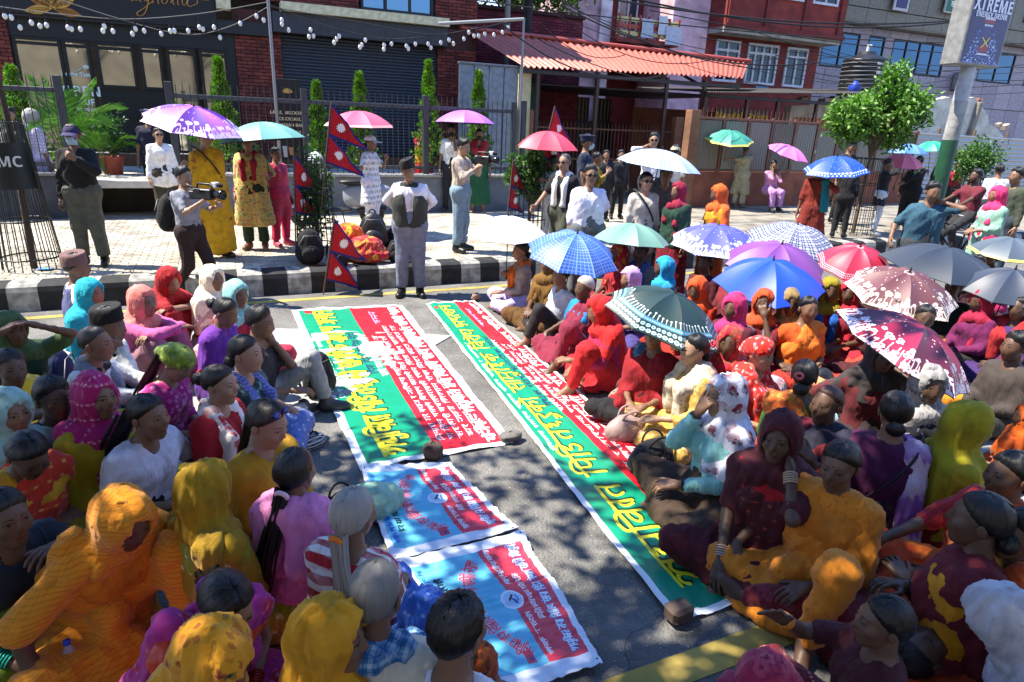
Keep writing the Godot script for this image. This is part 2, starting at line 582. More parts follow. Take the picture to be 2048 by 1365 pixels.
static func skeleton(s: Dictionary) -> Dictionary:
	var k := {}
	var pose: String = s.pose
	var P := Vector3(0, 0.11, 0)
	var kn := []
	var an := []
	var ft := []   # foot directions
	match pose:
		"stand":
			P = Vector3(0, 0.90, 0)
			kn = [Vector3(0.10, 0.48, 0.02), Vector3(-0.10, 0.48, 0.02)]
			an = [Vector3(0.115, 0.08, -0.01), Vector3(-0.115, 0.08, -0.01)]
			ft = [Vector3(0.25, 0, 1), Vector3(-0.25, 0, 1)]
		"walk":
			P = Vector3(0, 0.88, 0)
			kn = [Vector3(0.09, 0.48, 0.16), Vector3(-0.09, 0.46, 0.0)]
			an = [Vector3(0.10, 0.08, 0.20), Vector3(-0.10, 0.10, -0.26)]
			ft = [Vector3(0.1, 0, 1), Vector3(-0.1, -0.3, 1)]
		"cross":
			kn = [Vector3(0.36, 0.13, 0.26), Vector3(-0.36, 0.13, 0.26)]
			an = [Vector3(-0.02, 0.075, 0.34), Vector3(0.06, 0.075, 0.27)]
			ft = [Vector3(-1, -0.1, 0.25), Vector3(1, -0.1, 0.25)]
		"knees":
			kn = [Vector3(0.13, 0.44, 0.34), Vector3(-0.13, 0.44, 0.34)]
			an = [Vector3(0.11, 0.08, 0.46), Vector3(-0.11, 0.08, 0.46)]
			ft = [Vector3(0.15, 0, 1), Vector3(-0.15, 0, 1)]
		"side":
			kn = [Vector3(0.32, 0.12, 0.30), Vector3(0.05, 0.14, 0.40)]
			an = [Vector3(0.12, 0.075, -0.02), Vector3(-0.22, 0.075, 0.22)]
			ft = [Vector3(-0.4, -0.2, -1), Vector3(-1, -0.1, 0.3)]
		"stretch":
			kn = [Vector3(0.11, 0.20, 0.40), Vector3(-0.12, 0.14, 0.41)]
			an = [Vector3(0.10, 0.075, 0.78), Vector3(-0.13, 0.075, 0.80)]
			ft = [Vector3(0.2, 0.9, 0.6), Vector3(-0.2, 0.9, 0.6)]
		"half":   # one knee up, the other leg folded flat
			kn = [Vector3(0.17, 0.43, 0.33), Vector3(-0.36, 0.13, 0.24)]
			an = [Vector3(0.14, 0.08, 0.44), Vector3(0.02, 0.075, 0.30)]
			ft = [Vector3(0.2, 0, 1), Vector3(1, -0.1, 0.3)]
		"bench":
			P = Vector3(0, 0.50, 0)
			kn = [Vector3(0.12, 0.48, 0.40), Vector3(-0.12, 0.48, 0.40)]
			an = [Vector3(0.12, 0.08, 0.36), Vector3(-0.12, 0.08, 0.42)]
			ft = [Vector3(0.15, 0, 1), Vector3(-0.15, 0, 1)]
		"ride":
			P = Vector3(0, 0.96, -0.08)
			kn = [Vector3(0.11, 0.74, 0.30), Vector3(-0.11, 0.60, 0.26)]
			an = [Vector3(0.13, 0.36, 0.16), Vector3(-0.19, 0.09, 0.16)]
			ft = [Vector3(0.05, -0.1, 1), Vector3(-0.2, 0, 1)]
		"lie":
			P = Vector3(0, 0.13, 0)
			kn = [Vector3(0.12, 0.38, 0.36), Vector3(-0.12, 0.36, 0.38)]
			an = [Vector3(0.12, 0.08, 0.60), Vector3(-0.12, 0.08, 0.62)]
			ft = [Vector3(0.15, 0, 1), Vector3(-0.15, 0, 1)]
	var lean: float = s.get("lean", 0.0)
	var side: float = s.get("side", 0.0)
	var twist: float = s.get("twist", 0.0)
	var B := Basis(Vector3.RIGHT, lean) * Basis(Vector3.BACK, side)
	var B2 := Basis(Vector3.UP, twist) * Basis(Vector3.RIGHT, lean * 1.35) * Basis(Vector3.BACK, side * 1.2)
	k.P = P
	k.B = B2
	k.C = P + B * Vector3(0, 0.26, 0)
	k.N = k.C + B2 * Vector3(0, 0.235, -0.01)
	var hb := Basis(Vector3.UP, s.get("hy", 0.0)) * Basis(Vector3.RIGHT, s.get("hp", 0.0)) * Basis(Vector3.BACK, s.get("hr", 0.0))
	if pose == "lie": hb = B2 * hb
	k.hb = hb
	k.H = k.N + B2 * Vector3(0, 0.055, 0.012) + hb * Vector3(0, 0.095, 0.018)
	var wd: float = s.get("wide", 1.0)
	k.sh = [k.N + B2 * Vector3(0.150 * wd, -0.062, 0.0), k.N + B2 * Vector3(-0.150 * wd, -0.062, 0.0)]
	k.hip = [P + Vector3(0.085, 0, 0), P + Vector3(-0.085, 0, 0)]
	k.kn = kn
	k.an = an
	k.ft = ft
	k.el = [Vector3.ZERO, Vector3.ZERO]
	k.wr = [Vector3.ZERO, Vector3.ZERO]
	k.hd = [Vector3.ZERO, Vector3.ZERO]   # hand directions
	k.pn = [Vector3.DOWN, Vector3.DOWN]   # palm normals
	for i in 2:
		var m := 1.0 if i == 0 else -1.0
		var want: Variant = s.get("L" if i == 0 else "R", "lap" if pose != "stand" and pose != "walk" else "down")
		var pole := Vector3(m * 0.6, -0.7, -0.6)
		var t := Vector3.ZERO
		var pn := Vector3(-m * 0.3, -1, 0)
		var bend := 0.0
		if want is Vector3:
			t = want
			pn = Vector3(-m, 0, 0.3)
		else:
			match want:
				"down":
					t = P + Vector3(m * 0.24, -0.10, 0.04)
					pole = Vector3(m * 0.3, 0, -1)
					pn = Vector3(-m, 0, 0)
				"lap": t = P + Vector3(m * 0.06, 0.14, 0.27)
				"knee":
					t = kn[i] + Vector3(-m * 0.03, 0.10, -0.05)
					bend = 0.5
				"shin": t = (kn[i] + an[i]) * 0.5 + Vector3(-m * 0.04, 0.06, 0.05)
				"chin":
					t = k.H + hb * Vector3(m * 0.045, -0.135, 0.07)
					pole = Vector3(m * 0.5, -1, 0.1)
					pn = Vector3(0, 0.4, -1)
				"cheek":
					t = k.H + hb * Vector3(m * 0.085, -0.12, 0.055)
					pole = Vector3(m * 0.6, -1, 0.2)
					pn = Vector3(-m, 0.2, -0.4)
				"brow":
					t = k.H + hb * Vector3(m * 0.11, 0.03, 0.12)
					pole = Vector3(m, -0.4, 0.1)
				"phone":
					t = k.H + hb * Vector3(m * 0.125, -0.10, 0.03)
					pole = Vector3(m * 0.7, -1, -0.1)
					pn = Vector3(-m, 0, 0)
				"show":
					t = k.C + B2 * Vector3(m * 0.10, 0.14, 0.30)
					pn = Vector3(-m * 0.6, 0.3, -1)
				"front": t = P + Vector3(m * 0.07, 0.13, 0.22)
				"hold":
					t = k.C + B2 * Vector3(m * 0.12, 0.13, 0.24)
					pn = Vector3(-m, 0, 0)
				"back":
					t = P + Vector3(m * 0.10, 0.10, -0.17)
					pole = Vector3(m, 0, -0.5)
				"hip":
					t = P + Vector3(m * 0.20, 0.06, 0.05)
					pole = Vector3(m, 0, -0.8)
				"prop":
					t = P + Vector3(m * 0.33, -0.02, -0.10)
					pole = Vector3(m * 0.4, 0, -1)
				"floor":
					t = P + Vector3(m * 0.34, -0.02, 0.22)
					pole = Vector3(m * 0.8, 0.2, -0.6)
				"arms":   # forearms folded over the knees
					t = (kn[0] + kn[1]) * 0.5 + Vector3(-m * 0.10, 0.07, 0.02 - 0.03 * m)
					pole = Vector3(m, 0.0, -0.2)
				"mouth":
					t = k.H + hb * Vector3(m * 0.03, -0.10, 0.13)
					pole = Vector3(m * 0.5, -1, 0.0)
					pn = Vector3(0, 0.3, -1)
				"rest":
					t = k.C + B2 * Vector3(-m * 0.02, -0.02, 0.19)
		var e := elbow(k.sh[i], t, 0.265, 0.245, pole)
		k.el[i] = e[0]
		k.wr[i] = e[1]
		var hdv: Vector3 = (e[1] - e[0]).normalized()
		if bend: hdv = (hdv + Vector3(0, -bend, 0.25)).normalized()
		k.hd[i] = hdv
		k.pn[i] = pn
	return k

# ---------------------------------------------------------------- one person, as arrays (runs on worker threads)
# parts: [name, material key, arrays]
func person_parts(s: Dictionary) -> Array:
	var k := skeleton(s)
	var out := []
	var cell: float = s.cell
	var lod := 0 if cell < 0.017 else (1 if cell < 0.026 else 2)
	var hl := 0 if cell < 0.021 else 1
	var sd: float = s.seed
	var male: bool = s.get("male", false)
	var skin: Color = s.skin
	var bot: String = s.get("bot", "skirt")
	var stands: bool = s.pose == "stand" or s.pose == "walk"
	var H: Vector3 = k.H
	var N: Vector3 = k.N
	var C: Vector3 = k.C
	var P: Vector3 = k.P
	var B: Basis = k.B
	var hb: Basis = k.hb
	var sh: Array = k.sh
	var el: Array = k.el
	var wr: Array = k.wr
	var kn: Array = k.kn
	var an: Array = k.an
	var hip: Array = k.hip
	var fat: float = s.get("fat", 0.0)
	var lo := Vector3(-0.2, 0.0, -0.3)
	var hi: Vector3 = H + Vector3(0.14, 0.16, 0.16)
	for i in 2:
		for q: Vector3 in [sh[i], el[i], wr[i], kn[i], an[i]]:
			lo = lo.min(q - Vector3.ONE * 0.12)
			hi = hi.max(q + Vector3.ONE * 0.12)
	lo = lo.min(P - Vector3.ONE * 0.25).min(H - Vector3.ONE * 0.2)
	hi = hi.max(P + Vector3.ONE * 0.25)
	lo.y = maxf(lo.y, -0.03)
	# --- the body
	var f := Field.new(lo, hi, cell * 0.95)
	f.cap(N - B * Vector3(0, 0.03, 0.0), H - hb * Vector3(0, 0.05, 0.02), 0.056, 0.048, 0.03)
	var bl := Vector3(0.055 + fat * 0.5, 0, 0)
	var bare_belly: bool = s.get("top", "") == "none" or s.has("belly")
	for i in 2:
		var m := 1.0 if i == 0 else -1.0
		if bare_belly: f.cap(P + bl * m, C + B * bl * m, 0.100 + fat, 0.088 + fat, 0.05)
		f.cap(C + B * (bl * m + Vector3(0, 0.09, 0)), N + B * Vector3(0.045 * m, -0.075, 0), 0.086 + fat * 0.7, 0.056, 0.05)
		f.cap(N - B * Vector3(0, 0.05, 0), sh[i], 0.052, 0.044, 0.05)
		f.cap(sh[i], el[i], 0.046 + fat * 0.2, 0.036 + fat * 0.1, 0.03)
		f.cap(el[i], wr[i], 0.036 + fat * 0.1, 0.0255, 0.015)
		if not s.has("shoes") and (stands or s.pose in ["stretch", "half", "knees", "lie"]):
			f.cap(P + bl * m, C + B * bl * m, 0.085, 0.08, 0.05)
			f.cap(C + B * bl * m, C + B * (bl * m + Vector3(0, 0.09, 0)), 0.08, 0.086, 0.05)
			f.cap(hip[i], kn[i], 0.075, 0.050, 0.05)
			f.cap(kn[i], an[i], 0.048, 0.034, 0.02)
		elif not s.has("shoes"): f.cap((kn[i] as Vector3).lerp(an[i], 0.6), an[i], 0.045, 0.034, 0.02)
	var m := f.net()
	var b := MB.new()
	b.col = skin
	b.append(m[0], m[1], PackedVector2Array(), m[2], Transform3D.IDENTITY)
	for i in b.u.size(): b.u[i] = Vector2(0.02, 0.02)
	# hands
	for i in 2:
		var mm := 1.0 if i == 0 else -1.0
		var z: Vector3 = k.hd[i]
		var y: Vector3 = -(k.pn[i] as Vector3)
		y = (y - z * y.dot(z)).normalized()
		var x := y.cross(z)
		var hk: String = s.get("lh" if i == 0 else "rh", "relax")
		var hm: Array = hands[hk + str(hl)]
		var t := Transform3D(Basis(x * -mm, y, z), (wr[i] as Vector3) + z * 0.012)
		var cut := b.u.size()
		b.append(hm[0], hm[1], PackedVector2Array(), hm[2], t)
		for q in range(cut, b.u.size()): b.u[q] = Vector2(0.02, 0.02)
	var head: MB = heads["%d%d" % [1 if male else 0, lod]]
	b.append(head.v, head.n, head.u, head.ix, Transform3D(hb, H))
	var shoes: String = s.get("shoes", "")
	if not shoes:
		for i in 2:
			var z: Vector3 = (k.ft[i] as Vector3).normalized()
			var x := Vector3.UP.cross(z).normalized()
			if absf(z.y) > 0.6: x = Vector3.RIGHT
			var y := z.cross(x)
			var fm: Array = feet["bare" + str(hl)]
			var cut := b.u.size()
			b.append(fm[0], fm[1], PackedVector2Array(), fm[2], Transform3D(Basis(x * (-1.0 if i == 0 else 1.0), y, z), an[i]))
			for q in range(cut, b.u.size()): b.u[q] = Vector2(0.02, 0.02)
	out.append(["body", "face:" + s.get("face", "man" if male else "woman"), b.arrays()])
	if shoes:
		var sb := MB.new()
		for i in 2:
			var z: Vector3 = (k.ft[i] as Vector3).normalized()
			var x := Vector3.UP.cross(z).normalized()
			var y := z.cross(x)
			var fm: Array = feet["shoe" + str(hl)]
			sb.append(fm[0], fm[1], PackedVector2Array(), fm[2], Transform3D(Basis(x, y, z), an[i]))
		out.append(["shoes", "leather:" + shoes, sb.arrays()])
	# --- hair
	var hair: String = s.get("hair", "full")
	if hair != "none":
		var hk: String = hair if hair in ["short", "bald", "crop"] else "full"
		var hm: MB = heads["%d%d%s" % [1 if male else 0, lod, hk]]
		var h := MB.new()
		h.append(hm.v, hm.n, hm.u, hm.ix, Transform3D(hb, H))
		var cut := h.ix.size()
		if hair == "bun":
			h.xf = Transform3D(hb, H)
			h.ell(Vector3(0, 0.025, -0.125), Vector3(0.046, 0.042, 0.036))
			h.ell(Vector3(0, 0.03, -0.15), Vector3(0.03, 0.028, 0.022))
		elif hair == "low":
			h.xf = Transform3D(hb, H)
			h.ell(Vector3(0, -0.055, -0.105), Vector3(0.05, 0.042, 0.038))
		elif hair in ["long", "tail", "thin"]:
			var w := 1.0 if hair == "long" else (0.80 if hair == "tail" else 0.5)
			var sway: Vector3 = s.get("sway", Vector3.ZERO)
			var root := H + hb * Vector3(0, -0.02 if hair != "long" else 0.02, -0.10)
			var low: Vector3 = P + B * Vector3(0, 0.06, -0.165 - fat) + sway
			var mid: Vector3 = C + B * Vector3(0, 0.10, -0.155 - fat) + sway * 0.5
			var strands: int = [34, 18, 10][lod]
			for q in strands:
				var core := q == 0
				var a := rnd(q, sd) * TAU
				var r := sqrt(rnd(q, sd + 3.0))
				var o := Vector3.ZERO if core else Vector3(cos(a) * 0.080 * w * r, 0, sin(a) * 0.030 * r - 0.004)
				var pts := PackedVector3Array()
				var rr := []
				for j in 9:
					var t := j / 8.0
					var p := root.lerp(mid, clampf(t * 2.0, 0, 1)).lerp(mid.lerp(low, clampf(t * 2.0 - 1.0, 0, 1)), t)
					var wob := Vector3.ZERO if core else Vector3(sin(t * 5.0 + q), 0, cos(t * 4.0 + q * 2.0)) * 0.007
					var squeeze := 1.0
					if hair != "long": squeeze = 0.42 + 0.95 * absf(t - 0.08) * (1.6 - t)
					pts.append(p + (hb if j < 3 else B) * (o * squeeze * (1.0 if j < 7 else 0.75)) + wob)
					rr.append((0.062 * w * squeeze if core else (0.0105 if w > 0.8 else 0.008)) * (1.0 - 0.7 * t * t))
				h.xf = Transform3D.IDENTITY
				h.tube(pts, rr, 12 if core else 5, true, 0.42 if core else 1.0, 4.0)
		h.wind(cut)
		out.append(["hair", "hair:" + s.get("hcol", "0c0a0a"), h.arrays()])
		if s.has("tie"):
			var tb := MB.new()
			tb.torus(H + hb * Vector3(0, -0.045, -0.118), 0.024, 0.011, hb * Basis(Vector3.RIGHT, 1.1), 14, 7)
			tb.wind()
			out.append(["hair_tie", "plain:" + s.tie, tb.arrays()])
	# --- the garment of the legs
	var top: String = s.get("top", "7a1020")
	var bc: String = s.get("bcol", top)
	var fo: float = s.get("fold", 1.0)
	if bot != "none":
		f = Field.new(lo - Vector3.ONE * 0.06, Vector3(hi.x + 0.06, P.y + 0.42 if not stands else P.y + 0.2, hi.z + 0.06), cell)
		var name := "trousers"
		if bot == "pants" or bot == "loose":
			var e: float = 0.012 if bot == "pants" else 0.024
			for i in 2:
				f.cap(hip[i], kn[i], 0.086 + fat * 0.5 + e, 0.060 + e, 0.05)
				var end: Vector3 = (kn[i] as Vector3).lerp(an[i], s.get("leg", 0.92))
				f.cap(kn[i], end, 0.057 + e, 0.044 + e * 1.2, 0.025, true)
			f.cap(hip[0], hip[1], 0.105 + fat + e, 0.105 + fat + e, 0.05)
			f.cap(P, C.lerp(P, 0.45), 0.11 + fat, 0.11 + fat, 0.06)
		else:
			name = "skirt"
			if stands:
				var hem := Vector3(0, s.get("hem", 0.07), 0)
				for i in 2:
					var mm := 1.0 if i == 0 else -1.0
					f.cap(P + Vector3(0.06 * mm, 0.06, 0), (an[i] + kn[i]) * 0.5 * Vector3(1, 0, 1) + hem + Vector3(mm * 0.02, 0, 0), 0.118 + fat, 0.15, 0.09, true)
			else:
				var kc: Vector3 = (kn[0] + kn[1]) * 0.5
				for i in 2:
					f.cap(hip[i], kn[i], 0.104 + fat * 0.6, 0.072, 0.08)
					f.cap(kn[i], (kn[i] as Vector3).lerp(an[i], 0.86), 0.070, 0.064, 0.08)
				f.cap(P, P.lerp(kc, 0.8), 0.12 + fat, 0.06, 0.10)
				if s.pose != "knees" and s.pose != "bench" and s.pose != "lie": f.ell(Vector3(kc.x, 0.03, kc.z * 0.72), Vector3(0.29, 0.06, 0.20), Basis.IDENTITY, 0.07)
				f.cap(hip[0], hip[1], 0.125 + fat, 0.125 + fat, 0.08)
				f.cap(P, C.lerp(P, 0.4), 0.12 + fat, 0.115 + fat, 0.08)
		if not stands: f.clip(Vector3(0, 0.004, 0), Vector3.DOWN)
		m = f.net()
		fold(m, cloth_noise, (0.011 if name == "skirt" else 0.007) * fo, 7.5, Vector3.UP if stands else Vector3(0.25, 0.35, 0.9).normalized(), sd)
		out.append([name, bc, _arr(m)])
	# --- the garment of the trunk
	if s.get("top", "") != "none":
		var sl: float = s.get("sl", 1.0)
		var hem: float = s.get("len", 0.06)
		var e: float = 0.012 + s.get("slack", 0.0)
		f = Field.new(lo - Vector3.ONE * 0.06, hi + Vector3.ONE * 0.06, cell)
		for i in 2:
			var mm := 1.0 if i == 0 else -1.0
			f.cap(P + bl * mm, C + B * bl * mm, 0.104 + fat + e, 0.088 + fat + e, 0.05)
			f.cap(C + B * bl * mm, C + B * (bl * mm * 1.1 + Vector3(0, 0.11, 0)), 0.088 + fat + e, 0.093 + fat * 0.7 + e, 0.05)
			f.cap(C + B * (bl * mm * 1.1 + Vector3(0, 0.11, 0)), N + B * Vector3(0.045 * mm, -0.075, 0), 0.093 + fat * 0.7 + e, 0.056 + e, 0.05)
			f.cap(N - B * Vector3(0, 0.052, 0), sh[i], 0.048 + e, 0.044 + e, 0.05)
			if not male: f.cap(C + B * Vector3(0.065 * mm, 0.07, 0.085), C + B * Vector3(0.055 * mm, 0.10, 0.06), 0.052, 0.045, 0.06)
			if sl > 0.0:
				f.cap(sh[i], (sh[i] as Vector3).lerp(el[i], minf(sl, 1.0)), 0.047 + e, lerpf(0.047, 0.040, minf(sl, 1.0)) + e, 0.035, sl < 1.0)
				if sl > 1.0: f.cap(el[i], (el[i] as Vector3).lerp(wr[i], sl - 1.0), 0.040 + e, lerpf(0.040, 0.030, sl - 1.0) + e * 0.9, 0.02, true)
			if hem > 0.1:
				if stands: f.cap(P + bl * mm, P + Vector3(mm * (0.09 + hem * 0.12), -hem, 0), 0.112 + fat + e, 0.115 + fat * 0.6 + e, 0.07, true)
				else: f.cap(hip[i], (hip[i] as Vector3).lerp(kn[i], minf(hem * 1.6, 0.95)), 0.106 + fat * 0.6 + e, 0.080 + e, 0.09, true)
		if stands and hem <= 0.1: f.clip(P - Vector3(0, hem, 0), Vector3.DOWN)
		elif not stands: f.clip(Vector3(0, 0.012, 0), Vector3.DOWN)
		f.clip(N + B * Vector3(0, 0.012 + s.get("collar", 0.0), 0), B * Vector3(0, 1, -0.25).normalized())
		var vee: float = s.get("vee", 0.05)
		if vee > 0.0: f.ell(N + B * Vector3(0, 0.0, 0.085), Vector3(0.045, vee, 0.07), B, 0.01, true)
		m = f.net()
		fold(m, cloth_noise, 0.0085 * fo, 8.5, B * Vector3(0.62 * (1.0 if rnd(sd) > 0.5 else -1.0), 0.7, 0.3).normalized(), sd + 1.0)
		out.append([s.get("tname", "kurta" if not male else "shirt"), top, _arr(m)])
	# --- a waistcoat
	if s.has("vest"):
		f = Field.new(lo - Vector3.ONE * 0.06, hi + Vector3.ONE * 0.06, cell)
		var e := 0.040
		for i in 2:
			var mm := 1.0 if i == 0 else -1.0
			f.cap(P + bl * mm, C + B * bl * mm, 0.104 + fat + e, 0.094 + fat + e, 0.05)
			f.cap(C + B * bl * mm, N + B * Vector3(0.06 * mm, -0.065, 0), 0.096 + fat * 0.7 + e, 0.056 + e, 0.05)
			f.ell(sh[i] + B * Vector3(0.055 * mm, -0.03, 0), Vector3(0.062, 0.115, 0.10), B, 0.01, true)
		f.clip(N + B * Vector3(0, 0.0, 0), B * Vector3(0, 1, -0.3).normalized())
		f.ell(C + B * Vector3(0, 0.10, 0.165 + fat), Vector3(0.058, 0.36, 0.12), B, 0.01, true)
		f.clip(P - Vector3(0, 0.03 if stands else -0.02, 0), Vector3.DOWN)
		m = f.net()
		fold(m, cloth_noise, 0.003, 10.0, Vector3.UP, sd + 2.0)
		out.append(["waistcoat", s.vest, _arr(m)])
	# --- what is draped: hood, shawl, wrap, sash, scarf
	for dr: String in ["drape", "drape2"]:
		if not s.has(dr): continue
		var kind: String = s[dr]
		var dc: String = s.get("dcol" if dr == "drape" else "dcol2", top)
		f = Field.new(lo - Vector3.ONE * 0.08, hi + Vector3.ONE * 0.08, cell * 0.95)
		var name := "shawl"
		var back: Vector3 = C + B * Vector3(0, 0.08, -0.075 - fat * 0.6)
		if kind == "hood" or kind == "veil":
			name = "headscarf"
			f.ell(H + hb * Vector3(0, 0.020, -0.014), Vector3(0.101, 0.125, 0.125), hb, 0.03)
			f.cap(H + hb * Vector3(0, -0.05, -0.035), N + B * Vector3(0, -0.01, -0.03), 0.080, 0.080, 0.06)
			for i in 2:
				var mm := 1.0 if i == 0 else -1.0
				f.cap(N + B * Vector3(0, -0.025, 0), sh[i], 0.068, 0.061, 0.05)
				if kind == "veil": f.cap(sh[i], (sh[i] as Vector3).lerp(el[i], 0.75), 0.063, 0.060, 0.05)
				f.cap((N as Vector3).lerp(sh[i], 0.55) + B * Vector3(0, -0.02, 0.05), C + B * Vector3(0.085 * mm, 0.05 - rnd(sd, i) * 0.16, 0.115 + fat), 0.05, 0.040, 0.05, true)
			f.cap(N + B * Vector3(0, -0.04, -0.05), back + B * Vector3(0, -0.12 if kind == "veil" else -0.04, 0), 0.084, 0.070 + fat * 0.6, 0.07)
			if kind == "veil":
				for i in 2:
					var mm := 1.0 if i == 0 else -1.0
					f.cap(N + B * Vector3(0.08 * mm, -0.06, -0.05), P + B * Vector3(0.10 * mm, 0.12, -0.09 - fat), 0.070, 0.064 + fat * 0.6, 0.07, true)
			f.cap(N + B * Vector3(0.06, -0.02, 0.07), N + B * Vector3(-0.06, -0.05, 0.09), 0.055, 0.05, 0.05)
			f.ell(H + hb * Vector3(0, -0.012, 0.125), Vector3(0.064, 0.096, 0.105), hb, 0.01, true)
		elif kind == "shawl" or kind == "scarf":
			name = "scarf" if kind == "scarf" else "shawl"
			var r := 0.05 if kind == "scarf" else 0.066
			for i in 2:
				var mm := 1.0 if i == 0 else -1.0
				f.cap(N + B * Vector3(0.02 * mm, 0.0, -0.055), (N as Vector3).lerp(sh[i], 0.5) + B * Vector3(0, 0.015, 0.0), r, r, 0.04)
				f.cap((N as Vector3).lerp(sh[i], 0.5) + B * Vector3(0, 0.015, 0.0), C + B * Vector3(0.075 * mm, 0.10, 0.115 + fat), r, r * 0.9, 0.04)
				f.cap(C + B * Vector3(0.075 * mm, 0.10, 0.115 + fat), C + B * Vector3(0.07 * mm, -0.10 - 0.1 * rnd(sd, i + 5), 0.12 + fat), r * 0.9, r * 0.8, 0.04, true)
				if kind == "shawl":
					f.cap((N as Vector3).lerp(sh[i], 0.4), sh[i], 0.072, 0.066, 0.06)
					f.cap(N + B * Vector3(0.07 * mm, -0.04, -0.05), C + B * Vector3(0.09 * mm, 0.02, -0.10 - fat), 0.07, 0.06 + fat * 0.5, 0.07)
			f.ell(N + B * Vector3(0, 0.03, 0.09), Vector3(0.04, 0.12, 0.09), B, 0.01, true)
		elif kind == "wrap" or kind == "wraphood":
			for i in 2:
				var mm := 1.0 if i == 0 else -1.0
				f.cap(P + bl * mm * 1.1, C + B * bl * mm * 1.1, 0.122 + fat, 0.112 + fat, 0.07)
				f.cap(C + B * bl * mm, N + B * Vector3(0.055 * mm, -0.06, 0), 0.112 + fat, 0.068, 0.07)
				f.cap(sh[i], (sh[i] as Vector3).lerp(el[i], 0.95), 0.064, 0.066, 0.08)
				f.cap(N - B * Vector3(0, 0.04, 0), sh[i], 0.066, 0.062, 0.05)
			if kind == "wraphood":
				name = "veil"
				f.ell(H + hb * Vector3(0, 0.020, -0.014), Vector3(0.101, 0.125, 0.125), hb, 0.03)
				f.cap(H + hb * Vector3(0, -0.05, -0.03), N, 0.080, 0.085, 0.07)
				f.ell(H + hb * Vector3(0, -0.012, 0.125), Vector3(0.062, 0.094, 0.105), hb, 0.01, true)
			else: f.clip(N + B * Vector3(0, 0.055, 0), B * Vector3(0, 1, -0.2).normalized())
			f.clip(Vector3(0, P.y - 0.06, 0) if not stands else Vector3(0, P.y - 0.30, 0), Vector3.DOWN)
		elif kind == "sash":
			name = "sash"
			var e := 0.036
			for i in 2:
				var mm := 1.0 if i == 0 else -1.0
				f.cap(P + bl * mm, C + B * bl * mm, 0.104 + fat + e, 0.090 + fat + e, 0.05)
				f.cap(C + B * bl * mm, N + B * Vector3(0.045 * mm, -0.075, 0), 0.094 + fat * 0.7 + e, 0.060 + e, 0.05)
				f.cap(N - B * Vector3(0, 0.052, 0), sh[i], 0.050 + e, 0.046 + e, 0.05)
				if not male: f.cap(C + B * Vector3(0.065 * mm, 0.07, 0.085), C + B * Vector3(0.055 * mm, 0.10, 0.06), 0.066, 0.058, 0.06)
			var q := B * Vector3(-0.80, 0.60, 0).normalized()
			f.clip(C + B * Vector3(0.02, 0.05, 0) + q * 0.15, q)
			f.clip(C + B * Vector3(0.02, 0.05, 0) - q * 0.15, -q)
			f.cap((N as Vector3).lerp(sh[0], 0.6) + B * Vector3(0, 0.0, -0.06), P + B * Vector3(0.11, 0.02, -0.15 - fat), 0.062, 0.06, 0.05, true)
		elif kind == "turban":
			name = "headcloth"
			f.ell(H + hb * Vector3(0, 0.045, -0.014), Vector3(0.096, 0.088, 0.118), hb, 0.02)
			f.ell(H + hb * Vector3(0, 0.0, -0.12), Vector3(0.05, 0.04, 0.045), hb, 0.04)
			f.ell(H + hb * Vector3(0, -0.06, 0.09), Vector3(0.12, 0.075, 0.14), hb, 0.01, true)
		elif kind == "tails":   # a long stole hanging from one shoulder down the back
			name = "stole"
			f.cap((N as Vector3).lerp(sh[1], 0.6) + B * Vector3(0, 0.0, 0.04), (N as Vector3).lerp(sh[1], 0.75) + B * Vector3(0, 0.01, -0.06), 0.062, 0.062, 0.04)
			f.cap((N as Vector3).lerp(sh[1], 0.75) + B * Vector3(0, 0.01, -0.06), P + B * Vector3(-0.16, -0.04, -0.15 - fat), 0.062, 0.072, 0.04, true)
		m = f.net()
		var rad := kind == "hood" or kind == "veil" or kind == "turban" or kind == "wraphood"
		fold(m, cloth_noise, (0.0115 if kind != "turban" else 0.006) * fo, 9.0 if not rad else 7.5, B * (Vector3(0.55, 0.8, 0.1) if kind == "sash" or kind == "wrap" else Vector3.UP).normalized(), sd + 4.0, Vector3(H.x, 0, H.z - 0.02), rad)
		out.append([name, dc, _arr(m)])
	# --- what is on the head
	if s.has("cap"):
		var cp := MB.new()
		cp.xf = Transform3D(hb, H)
		var ck: String = s.cap
		if ck == "topi":
			# the folded hill cap: an oval wall that leans, higher on one side
			var g := PackedVector3Array()
			for j in 6:
				for i in 25:
					var a := TAU * i / 24.0
					var rr: float = [1.0, 1.0, 0.97, 0.93, 0.86, 0.0][j]
					var y: float = [0.030, 0.062, 0.098, 0.128 + 0.016 * sin(a * 1.0 + 0.6), 0.140 + 0.014 * sin(a + 0.6), 0.128][j]
					g.append(Vector3(sin(a) * 0.088 * rr + 0.012 * maxf(0.0, j - 2) * 0.5, y + (0.014 * cos(a) if j < 2 else 0.0), cos(a) * 0.108 * rr - 0.012))
			cp.surf(g, 24, 5, true, 3.0, 1.0)
		elif ck == "cap":
			var g := PackedVector3Array()
			for j in 7:
				for i in 25:
					var a := TAU * i / 24.0
					var t := PI * 0.5 * j / 6.0
					g.append(Vector3(sin(a) * 0.089 * cos(t), 0.036 + 0.096 * sin(t), cos(a) * 0.110 * cos(t) - 0.010))
			cp.surf(g, 24, 6, true)
			g = PackedVector3Array()
			for j in 5:
				for i in 13:
					var a := -1.0 + 2.0 * i / 12.0
					var r := 1.0 + 0.16 * j
					g.append(Vector3(sin(a) * 0.088 * (1.0 + 0.05 * j), 0.040 - 0.007 * j - 0.02 * a * a * (j / 4.0), cos(a) * 0.108 * r + (0.012 * j) - 0.008))
			cp.surf(g, 12, 4)
		elif ck == "kepi":
